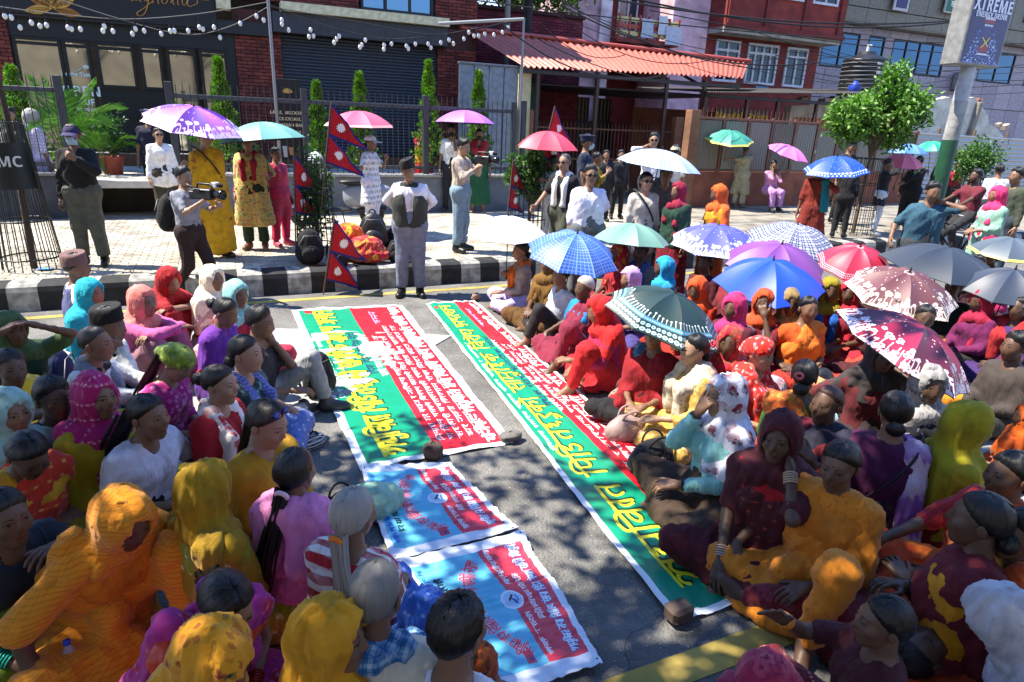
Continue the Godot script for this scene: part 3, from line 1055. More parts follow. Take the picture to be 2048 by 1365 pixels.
			cp.lathe([Vector2(0.092, 0.030), Vector2(0.094, 0.07), Vector2(0.112, 0.105), Vector2(0.108, 0.118), Vector2(0.0, 0.124)], 22, Vector3(0, 0, -0.008), Basis.from_scale(Vector3(0.95, 1, 1.15)))
			var g := PackedVector3Array()
			for j in 4:
				for i in 13:
					var a := -0.9 + 1.8 * i / 12.0
					g.append(Vector3(sin(a) * 0.09 * (1.0 + 0.05 * j), 0.040 - 0.008 * j, cos(a) * 0.104 * (1.0 + 0.10 * j)))
			cp.surf(g, 12, 3)
		elif ck == "band":
			cp.torus(Vector3(0, 0.055, -0.006), 0.092, 0.012, Basis(Vector3.RIGHT, -1.15) * Basis.from_scale(Vector3(0.9, 1, 1.05)), 26, 7, 0.0, PI)
		cp.wind()
		out.append(["cap" if ck != "band" else "hairband", s.get("ccol", "cloth:101010"), cp.arrays()])
	var fx: String = s.get("wear", "")
	if "mask" in fx:
		var mb := MB.new()
		mb.xf = Transform3D(hb, H)
		var g := PackedVector3Array()
		for j in 6:
			for i in 13:
				var a := -1.15 + 2.3 * i / 12.0
				var y := -0.010 - 0.018 * j
				var bul := 0.106 - 0.0035 * (j - 1.5) * (j - 1.5) - 0.02 * a * a
				g.append(Vector3(sin(a) * (0.072 - 0.003 * j), y, cos(a) * bul + 0.008))
		mb.surf(g, 12, 5)
		mb.wind()
		out.append(["face_mask", "cloth:" + ("a9cfe6" if "blue" in fx else "0d0d0f"), mb.arrays()])
	if "glass" in fx:
		var gb := MB.new()
		gb.xf = Transform3D(hb, H)
		for q: float in [-1.0, 1.0]:
			gb.ell(Vector3(q * 0.033, 0.008, 0.094), Vector3(0.025, 0.019, 0.005), Basis(Vector3.UP, q * 0.28), 12, 6)
			gb.rod(Vector3(q * 0.058, 0.013, 0.084), Vector3(q * 0.079, 0.010, -0.01), 0.003, 5)
		gb.rod(Vector3(-0.012, 0.012, 0.098), Vector3(0.012, 0.012, 0.098), 0.003, 5)
		gb.wind()
		out.append(["sunglasses", "gloss:08080a", gb.arrays()])
	if "shades" in fx:
		var gb := MB.new()
		gb.xf = Transform3D(hb, H)
		for q: float in [-1.0, 1.0]: gb.ell(Vector3(q * 0.034, 0.098, 0.062), Vector3(0.026, 0.018, 0.007), Basis(Vector3.RIGHT, -0.7), 12, 6)
		gb.rod(Vector3(-0.06, 0.096, 0.05), Vector3(0.06, 0.096, 0.05), 0.004, 5)
		gb.wind()
		out.append(["sunglasses", "gloss:1a1670", gb.arrays()])
	if "flower" in fx or "clip" in fx or "red" in fx:
		var gb := MB.new()
		gb.xf = Transform3D(hb, H)
		gb.torus(Vector3(0.02, 0.045, -0.135), 0.022, 0.009, Basis(Vector3.RIGHT, 1.3), 12, 6)
		gb.wind()
		out.append(["hair_clip", "plain:" + ("e8e4e0" if "flower" in fx else ("b01030" if "red" in fx else "d06a78")), gb.arrays()])
	if "bangle" in fx:
		var gb := MB.new()
		for i in 2:
			var ax: Vector3 = ((wr[i] as Vector3) - (el[i] as Vector3)).normalized()
			var x := ax.cross(Vector3.UP).normalized()
			for q in 5: gb.torus((wr[i] as Vector3) - ax * (0.02 + q * 0.012), 0.031, 0.0042, Basis(x, ax, x.cross(ax)), 14, 5)
		gb.wind()
		out.append(["bangles", "gloss:" + s.get("bangle", "c8a850"), gb.arrays()])
	if "pack" in fx:
		# the rucksack's straps are left to the bag itself
		var gb := MB.new()
		gb.rod(N + B * Vector3(0.10, 0.03, -0.08), N + B * Vector3(0.11, -0.02, 0.10), 0.022, 6)
		gb.rod(N + B * Vector3(-0.10, 0.03, -0.08), N + B * Vector3(-0.11, -0.02, 0.10), 0.022, 6)
		gb.wind()
		out.append(["strap", "plain:18181a", gb.arrays()])
	if "cross" in fx:
		var pts := PackedVector3Array()
		for i in 15:
			var a := -0.25 + (PI + 0.5) * i / 14.0
			pts.append(C + B * Vector3(cos(a) * 0.17 * 0.9, 0.06 + cos(a) * 0.22 * -1.0, 0.0) + B * Vector3(0, 0, sin(a) * (0.158 + fat)) * (1.0 if s.get("strapside", 1.0) > 0.0 else -1.0))
		var gb := MB.new()
		gb.tube(pts, [0.012], 5, true, 0.5)
		gb.wind()
		out.append(["strap", "plain:" + s.get("strap", "101012"), gb.arrays()])
	return out

static func _arr(m: Array) -> Array:
	var a := []
	a.resize(Mesh.ARRAY_MAX)
	a[Mesh.ARRAY_VERTEX] = m[0]
	a[Mesh.ARRAY_NORMAL] = m[1]
	a[Mesh.ARRAY_INDEX] = m[2]
	return a

# ---------------------------------------------------------------- materials and computed textures
var mats := {}
var tex := {}

static func hx(s: String) -> Color:
	return Color.html("#" + s)

func noise_image(side: int, freq: float, oct: int, sd: int, kind := FastNoiseLite.TYPE_SIMPLEX_SMOOTH) -> Image:
	var nz := FastNoiseLite.new()
	nz.seed = sd
	nz.noise_type = kind
	nz.frequency = freq
	nz.fractal_octaves = oct
	return nz.get_seamless_image(side, side)

func bump(side: int, freq: float, oct: int, sd: int, strength: float) -> Texture2D:
	var key := "bump%d_%f_%d_%d" % [side, freq, oct, sd]
	if not tex.has(key):
		var im := noise_image(side, freq, oct, sd)
		im.convert(Image.FORMAT_RGBA8)
		im.bump_map_to_normal_map(strength)
		tex[key] = ImageTexture.create_from_image(im)
	return tex[key]

# the small creases of cloth, longer than they are wide
func crease() -> Texture2D:
	if not tex.has("crease"):
		var nz := FastNoiseLite.new()
		nz.seed = 9
		nz.frequency = 0.03
		nz.fractal_octaves = 3
		var im := nz.get_seamless_image(256, 64)
		im.resize(256, 256, Image.INTERPOLATE_CUBIC)
		im.convert(Image.FORMAT_RGBA8)
		im.bump_map_to_normal_map(7.0)
		tex["crease"] = ImageTexture.create_from_image(im)
	return tex["crease"]

# grey mottling round white, for surfaces that carry a plain colour
func mottle(side: int, freq: float, oct: int, sd: int, lo: float, hi: float) -> Texture2D:
	var key := "mot%d_%f_%d_%d_%f" % [side, freq, oct, sd, lo]
	if not tex.has(key):
		var im := noise_image(side, freq, oct, sd)
		im.convert(Image.FORMAT_RGB8)
		var d := im.get_data()
		for i in d.size(): d[i] = int(clampf((lo + (hi - lo) * d[i] / 255.0) * 255.0, 0, 255))
		tex[key] = ImageTexture.create_from_image(Image.create_from_data(side, side, false, Image.FORMAT_RGB8, d))
	return tex[key]

func dot(im: Image, x: float, y: float, r: float, c: Color) -> void:
	var w := im.get_width()
	var h := im.get_height()
	for yy in range(int(floor(y - r)), int(ceil(y + r)) + 1):
		var e := r * r - (yy - y) * (yy - y)
		if e <= 0.0: continue
		var q := sqrt(e)
		for xx in range(int(round(x - q)), int(round(x + q)) + 1): im.set_pixel(posmod(xx, w), posmod(yy, h), c)

func line(im: Image, x0: float, y0: float, x1: float, y1: float, r: float, c: Color) -> void:
	var st := maxi(1, int(Vector2(x1 - x0, y1 - y0).length() / maxf(r * 0.6, 0.7)))
	for i in st + 1: dot(im, lerpf(x0, x1, float(i) / st), lerpf(y0, y1, float(i) / st), r, c)

func flower(im: Image, x: float, y: float, r: float, c: Color, mid: Color, petals := 5, a0 := 0.0) -> void:
	for i in petals:
		var a := a0 + TAU * i / petals
		dot(im, x + cos(a) * r * 0.6, y + sin(a) * r * 0.6, r * 0.48, c)
	dot(im, x, y, r * 0.3, mid)

func pattern(kind: String, c: Color, d: Color, e: Color) -> Texture2D:
	var S := 256
	var im := Image.create_empty(S, S, false, Image.FORMAT_RGB8)
	im.fill(c)
	var sd := float(kind.hash() % 97)
	match kind:
		"stripes":
			for i in 8: im.fill_rect(Rect2i(0, i * 32, S, 15), d)
		"pin":
			for i in 10: im.fill_rect(Rect2i(int(i * 25.6), 0, 5, S), d)
		"vstripes":
			for i in 8:
				im.fill_rect(Rect2i(i * 32, 0, 9, S), d)
				im.fill_rect(Rect2i(i * 32 + 15, 0, 4, S), e)
		"checks":
			for i in 8:
				for j in 8:
					if (i + j) % 2 == 0: im.fill_rect(Rect2i(i * 32, j * 32, 32, 32), d)
					if i % 2 == 0 and j % 2 == 0: im.fill_rect(Rect2i(i * 32, j * 32, 32, 32), e)
		"plaid":
			for i in 4:
				im.fill_rect(Rect2i(i * 64, 0, 22, S), c.lerp(d, 0.55))
				im.fill_rect(Rect2i(0, i * 64, S, 22), c.lerp(d, 0.55))
			for i in 4:
				for j in 4: im.fill_rect(Rect2i(i * 64, j * 64, 22, 22), d)
				im.fill_rect(Rect2i(i * 64 + 40, 0, 4, S), e)
				im.fill_rect(Rect2i(0, i * 64 + 40, S, 4), e)
		"fine":
			for i in 32:
				im.fill_rect(Rect2i(i * 8, 0, 3, S), c.lerp(d, 0.6))
				im.fill_rect(Rect2i(0, i * 8, S, 3), c.lerp(d, 0.6))
		"dots":
			for i in 6:
				for j in 6: dot(im, i * 42.7 + (21 if j % 2 else 0), j * 42.7 + 12, 6.0, d)
		"lattice":
			for i in 8:
				for j in 8:
					var x := i * 32.0
					var y := j * 32.0
					line(im, x, y + 16, x + 16, y, 2.2, d); line(im, x + 16, y, x + 32, y + 16, 2.2, d)
					line(im, x + 32, y + 16, x + 16, y + 32, 2.2, d); line(im, x + 16, y + 32, x, y + 16, 2.2, d)
					dot(im, x + 16, y + 16, 4.5, d)
		"floral":
			for i in 9: 
				var x := rnd(i, sd) * S
				var y := (i / 9.0 + rnd(i, sd + 1) * 0.1) * S
				for q in 3: dot(im, x + 16.0 * cos(i + q * 2.1), y + 16.0 * sin(i + q * 2.1), 6.0, e)
				flower(im, x, y, 17.0, d, e, 5, i)
		"roses":
			for i in 5:
				for j in 4:
					var x := i * 51.0 + (25 if j % 2 else 0) + rnd(i, j) * 14
					var y := j * 64.0 + rnd(j, i + 3) * 16
					line(im, x, y, x + 5, y + 24, 1.6, hx("4a5a48"))
					dot(im, x + 9, y + 16, 4.5, e); dot(im, x - 4, y + 18, 4.0, e)
					flower(im, x, y, 11.5, d, d.darkened(0.35), 6, i)
					flower(im, x - 12, y + 9, 7.0, d.darkened(0.2), d.darkened(0.4), 5, j)
		"ditsy":
			for i in 70: flower(im, rnd(i, sd) * S, rnd(i, sd + 2) * S, 5.0 + 5.0 * rnd(i, 3), d if i % 3 else e, e if i % 3 else d, 5, i)
		"leaves":
			for i in 60:
				var x := rnd(i, sd) * S
				var y := rnd(i, sd + 2) * S
				var a := rnd(i, 7) * TAU
				for q in 5: dot(im, x + cos(a) * q * 3.4, y + sin(a) * q * 3.4, 5.2 - absf(q - 2) * 1.7, d if i % 4 else e)
		"squares":
			for i in 6:
				for j in 6: im.fill_rect(Rect2i(int(i * 42.7 + (18 if j % 2 else 0)), int(j * 42.7), 13, 9), d if (i + j) % 3 else e)
		"bead":
			for i in 4:
				for j in 16: dot(im, j * 16.0 + 4, i * 64.0 + 20 + 9.0 * sin(j * TAU / 16.0), 4.4, d)
		"batik":
			for i in 130:
				var x := rnd(i, sd) * S
				var y := rnd(i, sd + 2) * S
				dot(im, x, y, 3.0 + 8.0 * rnd(i, 9), [d, e, c.darkened(0.3)][i % 3])
		"stroke":
			for i in 42:
				var x := rnd(i, sd) * S
				var y := rnd(i, sd + 2) * S
				line(im, x, y, x + 26 * (rnd(i, 4) - 0.5), y + 26 * (rnd(i, 5) - 0.5), 2.2, d if i % 3 else e)
		"tie":
			for y in S:
				var t := 0.5 + 0.5 * sin(TAU * y / S)
				for x in S:
					var q := clampf(t + 0.16 * sin(x * TAU / 64.0) + 0.1 * sin(x * TAU / 25.6 + y * 0.1), 0.0, 1.0)
					im.set_pixel(x, y, c.lerp(d, smoothstep(0.35, 0.65, q)))
		"ripple":
			for i in 20:
				for x in S:
					var y := int(i * 12.8 + 3.0 * sin(x * TAU / 85.3 + i))
					for q in 3: im.set_pixel(x, posmod(y + q, S), d)
			for i in 60: dot(im, rnd(i, 1) * S, rnd(i, 2) * S, 2.5, e)
		"brocade":
			for i in 4:
				for j in 4:
					var x := i * 64.0 + (32 if j % 2 else 0)
					var y := j * 64.0 + 20
					flower(im, x, y, 15.0, d, c, 6, 0.3)
					for q in 6: dot(im, x + 24 * cos(q * 1.047), y + 24 * sin(q * 1.047), 3.5, e)
		"ink":
			for i in 5:
				for j in 4:
					var x := i * 51.0 + (24 if j % 2 else 0)
					var y := j * 64.0 + 8
					for q in 9: dot(im, x + 9 * sin(q * 1.3 + i), y + q * 4.6, 4.6 - absf(q - 4) * 0.5, d)
					for q in 4: dot(im, x + (14 if q % 2 else -14), y + 8 + q * 8, 3.6, d)
		"topi":
			for i in 16:
				for j in 16:
					var q := (i * 3 + j * 5) % 7
					if q < 3: im.fill_rect(Rect2i(i * 16, j * 16, 16, 8), d)
					elif q < 5: im.fill_rect(Rect2i(i * 16 + 4, j * 16, 8, 16), e)
	return ImageTexture.create_from_image(im)

func face_tex(kind: String) -> Texture2D:
	var im := Image.create_empty(512, 256, false, Image.FORMAT_RGB8)
	var base := Color8(188, 188, 188)
	im.fill(base)
	var male := kind == "man" or kind == "oldman" or kind == "beard"
	# lips, a little redder; the brows; the eyes
	for x in range(-23, 24):
		var t := 1.0 - absf(x) / 23.0
		for y in range(int(184 - 4 * sqrt(t)), int(189 + 7 * sqrt(t))): im.set_pixel(256 + x, y, Color8(196, 146, 146) if not male else Color8(180, 152, 150))
		im.set_pixel(256 + x, 188, Color8(96, 62, 62))
		im.set_pixel(256 + x, 187, Color8(120, 80, 80))
	for s: int in [-1, 1]:
		for i in 26:
			var t := i / 25.0
			var x := 256 + s * (14 + i * 1.05)
			dot(im, x, 101 - 5.0 * sin(t * 2.4), 2.6 - 1.5 * t if not male else 3.4 - 1.8 * t, Color8(46, 40, 40) if kind != "oldman" and kind != "oldwoman" else Color8(120, 116, 116))
		var cx := 256 + s * 28.5
		for i in range(-15, 16):
			var t := 1.0 - (i * i) / 225.0
			for y in range(int(118 - 5.0 * t), int(120 + 4.2 * t)): im.set_pixel(int(cx + i), y, Color8(214, 208, 204))
		dot(im, cx, 118, 5.4, Color8(38, 26, 22))
		for i in range(-16, 17):
			var t := 1.0 - (i * i) / 256.0
			dot(im, cx + i, 118 - 5.5 * t, 1.3, Color8(36, 30, 30))
			if absi(i) < 13: im.set_pixel(int(cx + i), int(121 + 4.6 * t), Color8(130, 118, 116))
		# the nostrils
		dot(im, 256 + s * 7.5, 158, 3.0, Color8(88, 66, 64))
	if kind == "man" or kind == "oldman" or kind == "beard":
		for x in range(-24, 25):
			var y0 := 173 + int(absf(x) * 0.16)
			for y in range(y0, y0 + 8):
				if rnd(x, y) < (0.75 if kind != "man" else 0.35): im.set_pixel(256 + x, y, Color8(60, 54, 54) if kind != "oldman" else Color8(170, 168, 168))
	if kind == "beard":
		for x in range(-74, 75):
			for y in range(160, 238):
				var e := absf(x) / 74.0
				if y > 205 - 60 * e * e and rnd(x, y) < 0.85: im.set_pixel(256 + x, y, Color8(52, 46, 46))
	if kind == "tika" or kind == "woman":
		dot(im, 256, 88, 2.6 if kind == "woman" else 3.6, Color8(150, 24, 34))
	if kind == "oldwoman" or kind == "oldman":
		for i in 4:
			for x in range(-34, 35):
				im.set_pixel(256 + x, int(72 + i * 6 + 1.5 * sin(x * 0.2 + i)), Color8(150, 146, 146))
		for s: int in [-1, 1]:
			line(im, 256 + s * 16, 160, 256 + s * 32, 192, 1.0, Color8(140, 132, 132))
			for q in 3: line(im, 256 + s * 46, 116 + q * 4, 256 + s * 60, 110 + q * 8, 0.8, Color8(146, 140, 140))
	else:
		for s: int in [-1, 1]: line(im, 256 + s * 17, 162, 256 + s * 29, 184, 0.8, Color8(164, 156, 156))
	return ImageTexture.create_from_image(im)

func mat(key: String) -> StandardMaterial3D:
	if mats.has(key): return mats[key]
	var m := StandardMaterial3D.new()
	var at := (key if ":" in key else "cloth:" + key).split(":")
	var kind := at[0]
	var arg := at[1] if at.size() > 1 else ""
	m.resource_name = key.replace(":", "_").replace("/", "_")
	match kind:
		"face":
			m.vertex_color_use_as_albedo = true
			if not tex.has(key): tex[key] = face_tex(arg)
			m.albedo_texture = tex[key]
			m.roughness = 0.52
		"cloth", "silk":
			# cloth:BASE[/pattern/SECOND/THIRD[/tiles per metre]]
			var q := arg.split("/")
			var c := hx(q[0])
			m.roughness = 0.88 if kind == "cloth" else 0.5
			m.rim_enabled = true
			m.rim = 0.25
			m.rim_tint = 0.6
			var per := 2.6
			if q.size() > 2:
				var d := hx(q[2])
				var e := hx(q[3]) if q.size() > 3 and q[3] else d
				if q.size() > 4: per = q[4].to_float()
				var tk := "pat" + q[1] + q[0] + q[2] + (q[3] if q.size() > 3 else "")
				if not tex.has(tk): tex[tk] = pattern(q[1], c, d, e)
				m.albedo_texture = tex[tk]
			else:
				m.albedo_color = c
				m.albedo_texture = mottle(128, 0.03, 3, 5, 0.82, 1.1)
			m.uv1_triplanar = true
			m.uv1_scale = Vector3.ONE * per
			m.normal_enabled = true
			m.normal_texture = crease()
			m.normal_scale = 0.85
		"hair":
			m.albedo_color = hx(arg)
			m.roughness = 0.42
			m.normal_enabled = true
			if not tex.has("strand"):
				var im := Image.create_empty(128, 16, false, Image.FORMAT_RGBA8)
				for x in 128:
					var g := rnd(x, 2.0) * 0.6 + 0.4 * rnd(floorf(x / 4.0), 5.0)
					for y in 16: im.set_pixel(x, y, Color(g, g, g))
				im.bump_map_to_normal_map(5.0)
				tex["strand"] = ImageTexture.create_from_image(im)
			m.normal_texture = tex["strand"]
			m.normal_scale = 0.8
		"leather":
			m.albedo_color = hx(arg)
			m.roughness = 0.45
		"gloss":
			m.albedo_color = hx(arg)
			m.roughness = 0.18
		"metal":
			m.albedo_color = hx(arg)
			m.roughness = 0.45
			m.metallic = 0.55
		"wall":
			# wall:COLOUR/roughness/grain
			var q := arg.split("/")
			m.albedo_color = hx(q[0])
			m.roughness = 0.9
			m.albedo_texture = mottle(256, 0.012, 5, 11, 0.70, 1.14)
			m.uv1_triplanar = true
			m.uv1_world_triplanar = true
			m.uv1_scale = Vector3.ONE * 0.45
			m.normal_enabled = true
			m.normal_texture = bump(256, 0.05, 4, 17, 3.0)
			m.normal_scale = 0.5
		"paint":
			m.albedo_color = hx(arg)
			m.roughness = 0.5
			m.albedo_texture = mottle(256, 0.02, 4, 21, 0.82, 1.06)
			m.uv1_triplanar = true
			m.uv1_scale = Vector3.ONE * 1.1
		"leaf":
			m.vertex_color_use_as_albedo = true
			m.albedo_color = hx(arg)
			m.roughness = 0.55
			m.backlight_enabled = true
			m.backlight = Color(0.55, 0.75, 0.2)
		"glass":
			m.transparency = BaseMaterial3D.TRANSPARENCY_ALPHA
			m.albedo_color = hx(arg)
			m.albedo_color.a = 0.25
			m.roughness = 0.03
		"dark":   # tinted, mirroring window glass
			m.albedo_color = hx(arg)
			m.roughness = 0.04
			m.metallic_specular = 0.8
		"mirror":
			m.albedo_color = hx(arg)
			m.roughness = 0.05
			m.metallic = 0.9
		"kerb":
			m.albedo_color = hx(arg)
			m.roughness = 0.8
			m.albedo_texture = mottle(256, 0.03, 5, 51, 0.45, 1.15)
			m.uv1_triplanar = true
			m.uv1_world_triplanar = true
			m.uv1_scale = Vector3.ONE * 0.9
		"bottle":
			m.transparency = BaseMaterial3D.TRANSPARENCY_ALPHA
			m.albedo_color = hx(arg)
			m.albedo_color.a = 0.55
			m.roughness = 0.06
		_:
			m.albedo_color = hx(arg)
			m.roughness = 0.7
	mats[key] = m
	return m

# ---------------------------------------------------------------- the street's own frame: s along the kerb, t away from the camera
const STREET := 0.4276

func sp(s: float, y: float, t: float) -> Vector3:
	var c := cos(STREET)
	var d := sin(STREET)
	return Vector3(-3.41 + s * c - t * d, y, -7.92 - s * d - t * c)

func site(called: String, label: String, category: String, s: float, y: float, t: float, group := "") -> Node3D:
	return thing(called, label, category, sp(s, y, t), STREET, group)

# ---------------------------------------------------------------- umbrellas
func umbrella_tex(c: Color, d: Color, trim: String, pat: String) -> Texture2D:
	var S := 256
	var im := Image.create_empty(S, S, false, Image.FORMAT_RGB8)
	im.fill(c)
	if pat == "alt": im.fill_rect(Rect2i(128, 0, 128, S), d)
	if pat == "hub":
		for i in 24: dot(im, i * 10.7, 16 + 7 * rnd(i), 4.0, hx("d8ccc8"))
	if pat.begins_with("grid"):
		var e := hx(pat.split(":")[1])
		for i in 16:
			im.fill_rect(Rect2i(i * 16, 0, 3 if i % 4 else 6, S), c.lerp(e, 0.75))
			im.fill_rect(Rect2i(0, i * 16, S, 3 if i % 4 else 6), c.lerp(e, 0.75))
	if pat.begins_with("tartan"):
		var e := hx(pat.split(":")[1])
		for i in 8:
			im.fill_rect(Rect2i(i * 32, 0, 12, S), c.lerp(e, 0.45))
			im.fill_rect(Rect2i(0, i * 32, S, 12), c.lerp(e, 0.45))
		for i in 8:
			for j in 8: im.fill_rect(Rect2i(i * 32, j * 32, 12, 12), e)
			im.fill_rect(Rect2i(i * 32 + 21, 0, 2, S), e)
			im.fill_rect(Rect2i(0, i * 32 + 21, S, 2), e)
	if pat.begins_with("wash"):
		var e := hx(pat.split(":")[1])
		for i in 26:
			var x := rnd(i, 1) * S
			var y := rnd(i, 2) * S
			flower(im, x, y, 10 + 12 * rnd(i, 3), c.lerp(e if i % 2 else hx("90c8d0"), 0.35), c.lerp(e, 0.5), 5, i)
	if trim:
		var q := trim.split(":")
		var e := hx(q[1])
		match q[0]:
			"band": im.fill_rect(Rect2i(0, 236, S, 20), e)
			"dots":
				for i in 26:
					for j in 3: dot(im, i * 9.85 + j * 4, 226 + j * 10, 2.8, e)
			"spots":
				for i in 12:
					dot(im, i * 21.3 + 8, 224, 7.0, e)
					dot(im, i * 21.3 + 18, 242, 4.5, e)
				for i in 40: dot(im, rnd(i, 1) * S, 60 + rnd(i, 2) * 150, 2.4, c.lerp(e, 0.6))
			"flower":
				for i in 70:
					var y := 256.0 - 92.0 * pow(rnd(i, 2), 1.6)
					flower(im, rnd(i, 1) * S, y, 4.0 + 7.0 * rnd(i, 3), e, c, 5, i)
				for i in 22: line(im, i * 11.6, 256, i * 11.6 + 8 * (rnd(i, 4) - 0.5), 190 + 40 * rnd(i, 5), 1.2, e)
				for i in 14: dot(im, rnd(i, 7) * S, 40 + rnd(i, 8) * 120, 3.0, e)
			"beads":
				im.fill_rect(Rect2i(0, 196, S, 16), e)
				for i in 32: dot(im, i * 8.0, 204, 2.2, hx("b8d8e8"))
				for i in 16:
					dot(im, i * 16.0 + 4, 224, 6.2, hx("a8c8d4"))
					dot(im, i * 16.0 + 12, 242, 6.8, hx("c8e0e8"))
					dot(im, i * 16.0 + 4, 224, 2.4, e)
					dot(im, i * 16.0 + 12, 242, 2.8, e)
					line(im, i * 16.0 + 5, 194, i * 16.0 + 5, 168 + 14 * rnd(i), 0.9, hx("c8dce0"))
					dot(im, i * 16.0 + 5, 166 + 14 * rnd(i), 3.4, hx("d8e8ec"))
	return ImageTexture.create_from_image(im)

func umbrella(at: Vector3, ax: Vector3, R: float, dome: float, L: float, cols: String, under: String, trim: String, pat: String, label: String) -> void:
	var o := thing("umbrella", label, "umbrella", at - ax * L, 0.0, "umbrellas held up against the sun")
	var z := ax.cross(Vector3(1, 0, 0.3)).normalized()
	var bs := Basis(ax.cross(z), ax, z)
	bs = bs * Basis(Vector3.UP, rnd(at.x, at.z) * 0.8)
	var q := cols.split("|")
	var c := hx(q[0])
	var m := StandardMaterial3D.new()
	m.roughness = 0.5
	m.backlight_enabled = true
	m.backlight = Color(0.12, 0.12, 0.12)
	if trim or pat: m.albedo_texture = umbrella_tex(c, hx(q[1]) if q.size() > 1 else c, trim, pat)
	else: m.albedo_color = c
	var ribs := []
	for i in 9:
		var a := TAU * i / 8.0
		var row := PackedVector3Array()
		for j in 9:
			var r := j / 8.0
			row.append(Vector3(cos(a) * R * r * (1.0 - 0.02 * r), dome * (0.5 - pow(r, 2.1)) - 0.01 * rnd(i % 8, at.x) * r, sin(a) * R * r))
		ribs.append(row)
	for side in 2:
		var b := MB.new()
		b.xf = Transform3D(bs, ax * L)
		for i in 8:
			var g := PackedVector3Array()
			for j in 9:
				for k in 5:
					var f := k / 4.0
					var r := j / 8.0
					var p: Vector3 = ribs[i][j].lerp(ribs[i + 1][j], f)
					p += Vector3(-p.x * 0.05 * sin(PI * f) * r * r, -0.02 * sin(PI * f) * sin(PI * r) + (0.0 if side == 0 else -0.007), -p.z * 0.05 * sin(PI * f) * r * r)
					g.append(p)
			var from := b.u.size()
			b.surf(g, 4, 8)
			for e in range(from, b.u.size()): b.u[e].x = (b.u[e].x + i % 2) * 0.5
		part("canopy" if side == 0 else "lining", b.mesh(), m if side == 0 else mat("cloth:" + under), o)
	for i in 8:
		var b := MB.new()
		b.xf = Transform3D(bs, ax * L)
		var pts := PackedVector3Array()
		for j in [0, 3, 6, 8]: pts.append(ribs[i][j] - Vector3(0, 0.012, 0))
		b.tube(pts, [0.0028], 4, false)
		b.rod(ribs[i][4] - Vector3(0, 0.012, 0), Vector3(0, dome * 0.5 - 0.19, 0), 0.0022, 4)
		part("rib", b.mesh(), mat("metal:8a8c90"), o)
	var b := MB.new()
	b.xf = Transform3D(bs, Vector3.ZERO)
	b.rod(Vector3(0, 0.06, 0), Vector3(0, L + dome * 0.5 + 0.01, 0), 0.0065, 8)
	part("shaft", b.mesh(), mat("metal:2c2c30"), o)
	b = MB.new()
	b.xf = Transform3D(bs, Vector3.ZERO)
	b.lathe([Vector2(0.0, -0.06), Vector2(0.013, -0.058), Vector2(0.015, -0.03), Vector2(0.012, 0.03), Vector2(0.014, 0.06), Vector2(0.0, 0.066)], 10)
	part("handle", b.mesh(), mat("leather:121214"), o)
	b = MB.new()
	b.xf = Transform3D(bs, ax * L)
	b.lathe([Vector2(0.014, dome * 0.5 - 0.004), Vector2(0.010, dome * 0.5 + 0.012), Vector2(0.004, dome * 0.5 + 0.05), Vector2(0.0, dome * 0.5 + 0.052)], 8)
	part("tip", b.mesh(), mat("metal:303034"), o)

# ---------------------------------------------------------------- leaves
func leaf(b: MB, p: Vector3, d: Vector3, w: float, l: float, side: Vector3) -> void:
	var x := (side - d * side.dot(d)).normalized() * w
	var up := d.cross(x).normalized() * l * 0.12
	var k := b.v.size()
	var n := d.cross(x).normalized()
	b.vert(p, n); b.vert(p + d * l * 0.45 + x + up, n); b.vert(p + d * l * 0.45 - x + up, n); b.vert(p + d * l - up, n)
	b.tri(k, k + 1, k + 2); b.tri(k + 1, k + 3, k + 2)

static func rv(i: float, s: float) -> Vector3:
	var z := rnd(i, s) * 2.0 - 1.0
	var a := rnd(i, s + 1.7) * TAU
	return Vector3(cos(a) * sqrt(1.0 - z * z), z, sin(a) * sqrt(1.0 - z * z))

func conifer(label: String, s: float, y: float, t: float, h: float, w: float, sd: float, hue: Color) -> void:
	var o := site("conifer", label, "shrub", s, y, t, "young conifers in a row behind the railings")
	var b := MB.new()
	b.tube(PackedVector3Array([Vector3.ZERO, Vector3(0.02, h * 0.5, 0), Vector3(0, h * 0.93, 0.01)]), [0.03, 0.018, 0.004], 7)
	part("trunk", b.mesh(), mat("wall:4c3826"), o)
	b = MB.new()
	for i in 800:
		var f := pow(rnd(i, sd), 0.8)
		var yy := h * (0.06 + 0.90 * f)
		var a := rnd(i, sd + 1) * TAU
		var lump := 0.75 + 0.35 * sin(f * 26.0 + a * 2.0 + sd)
		var r := w * 1.7 * (1.0 - f) * (0.55 + 0.55 * rnd(i, sd + 2)) * lump * (1.0 - 0.25 * f) + 0.02
		var p := Vector3(cos(a) * r, yy, sin(a) * r)
		var d := Vector3(cos(a) * 0.75, 0.8, sin(a) * 0.75).normalized()
		for q in 5:
			b.col = hue * (0.6 + 0.75 * rnd(i, q))
			b.col.a = 1.0
			leaf(b, p, (d + rv(i, q + sd) * 0.55).normalized(), 0.018, 0.10, rv(i + q, 3))
	part("crown", b.mesh(), mat("leaf:ffffff"), o)

func bush(o: Node3D, called: String, at: Vector3, r: Vector3, n: int, sd: float, hue: Color, size := 0.06, hang := 0.0) -> void:
	var b := MB.new()
	for i in n:
		var d := rv(i, sd)
		var p := at + d * r * pow(rnd(i, sd + 5), 0.45) * (0.8 + 0.3 * sin(d.x * 7.0 + d.y * 9.0 + sd))
		for q in 4:
			b.col = hue * (0.55 + 0.8 * rnd(i, q + sd))
			b.col.a = 1.0
			leaf(b, p + rv(i, q) * size, (d * 0.5 + rv(i, q + 9) + Vector3(0, -hang, 0)).normalized(), size * 0.26, size * (0.8 + 0.6 * rnd(i, q + 3)), rv(i + q, 2))
	part(called, b.mesh(), mat("leaf:ffffff"), o)

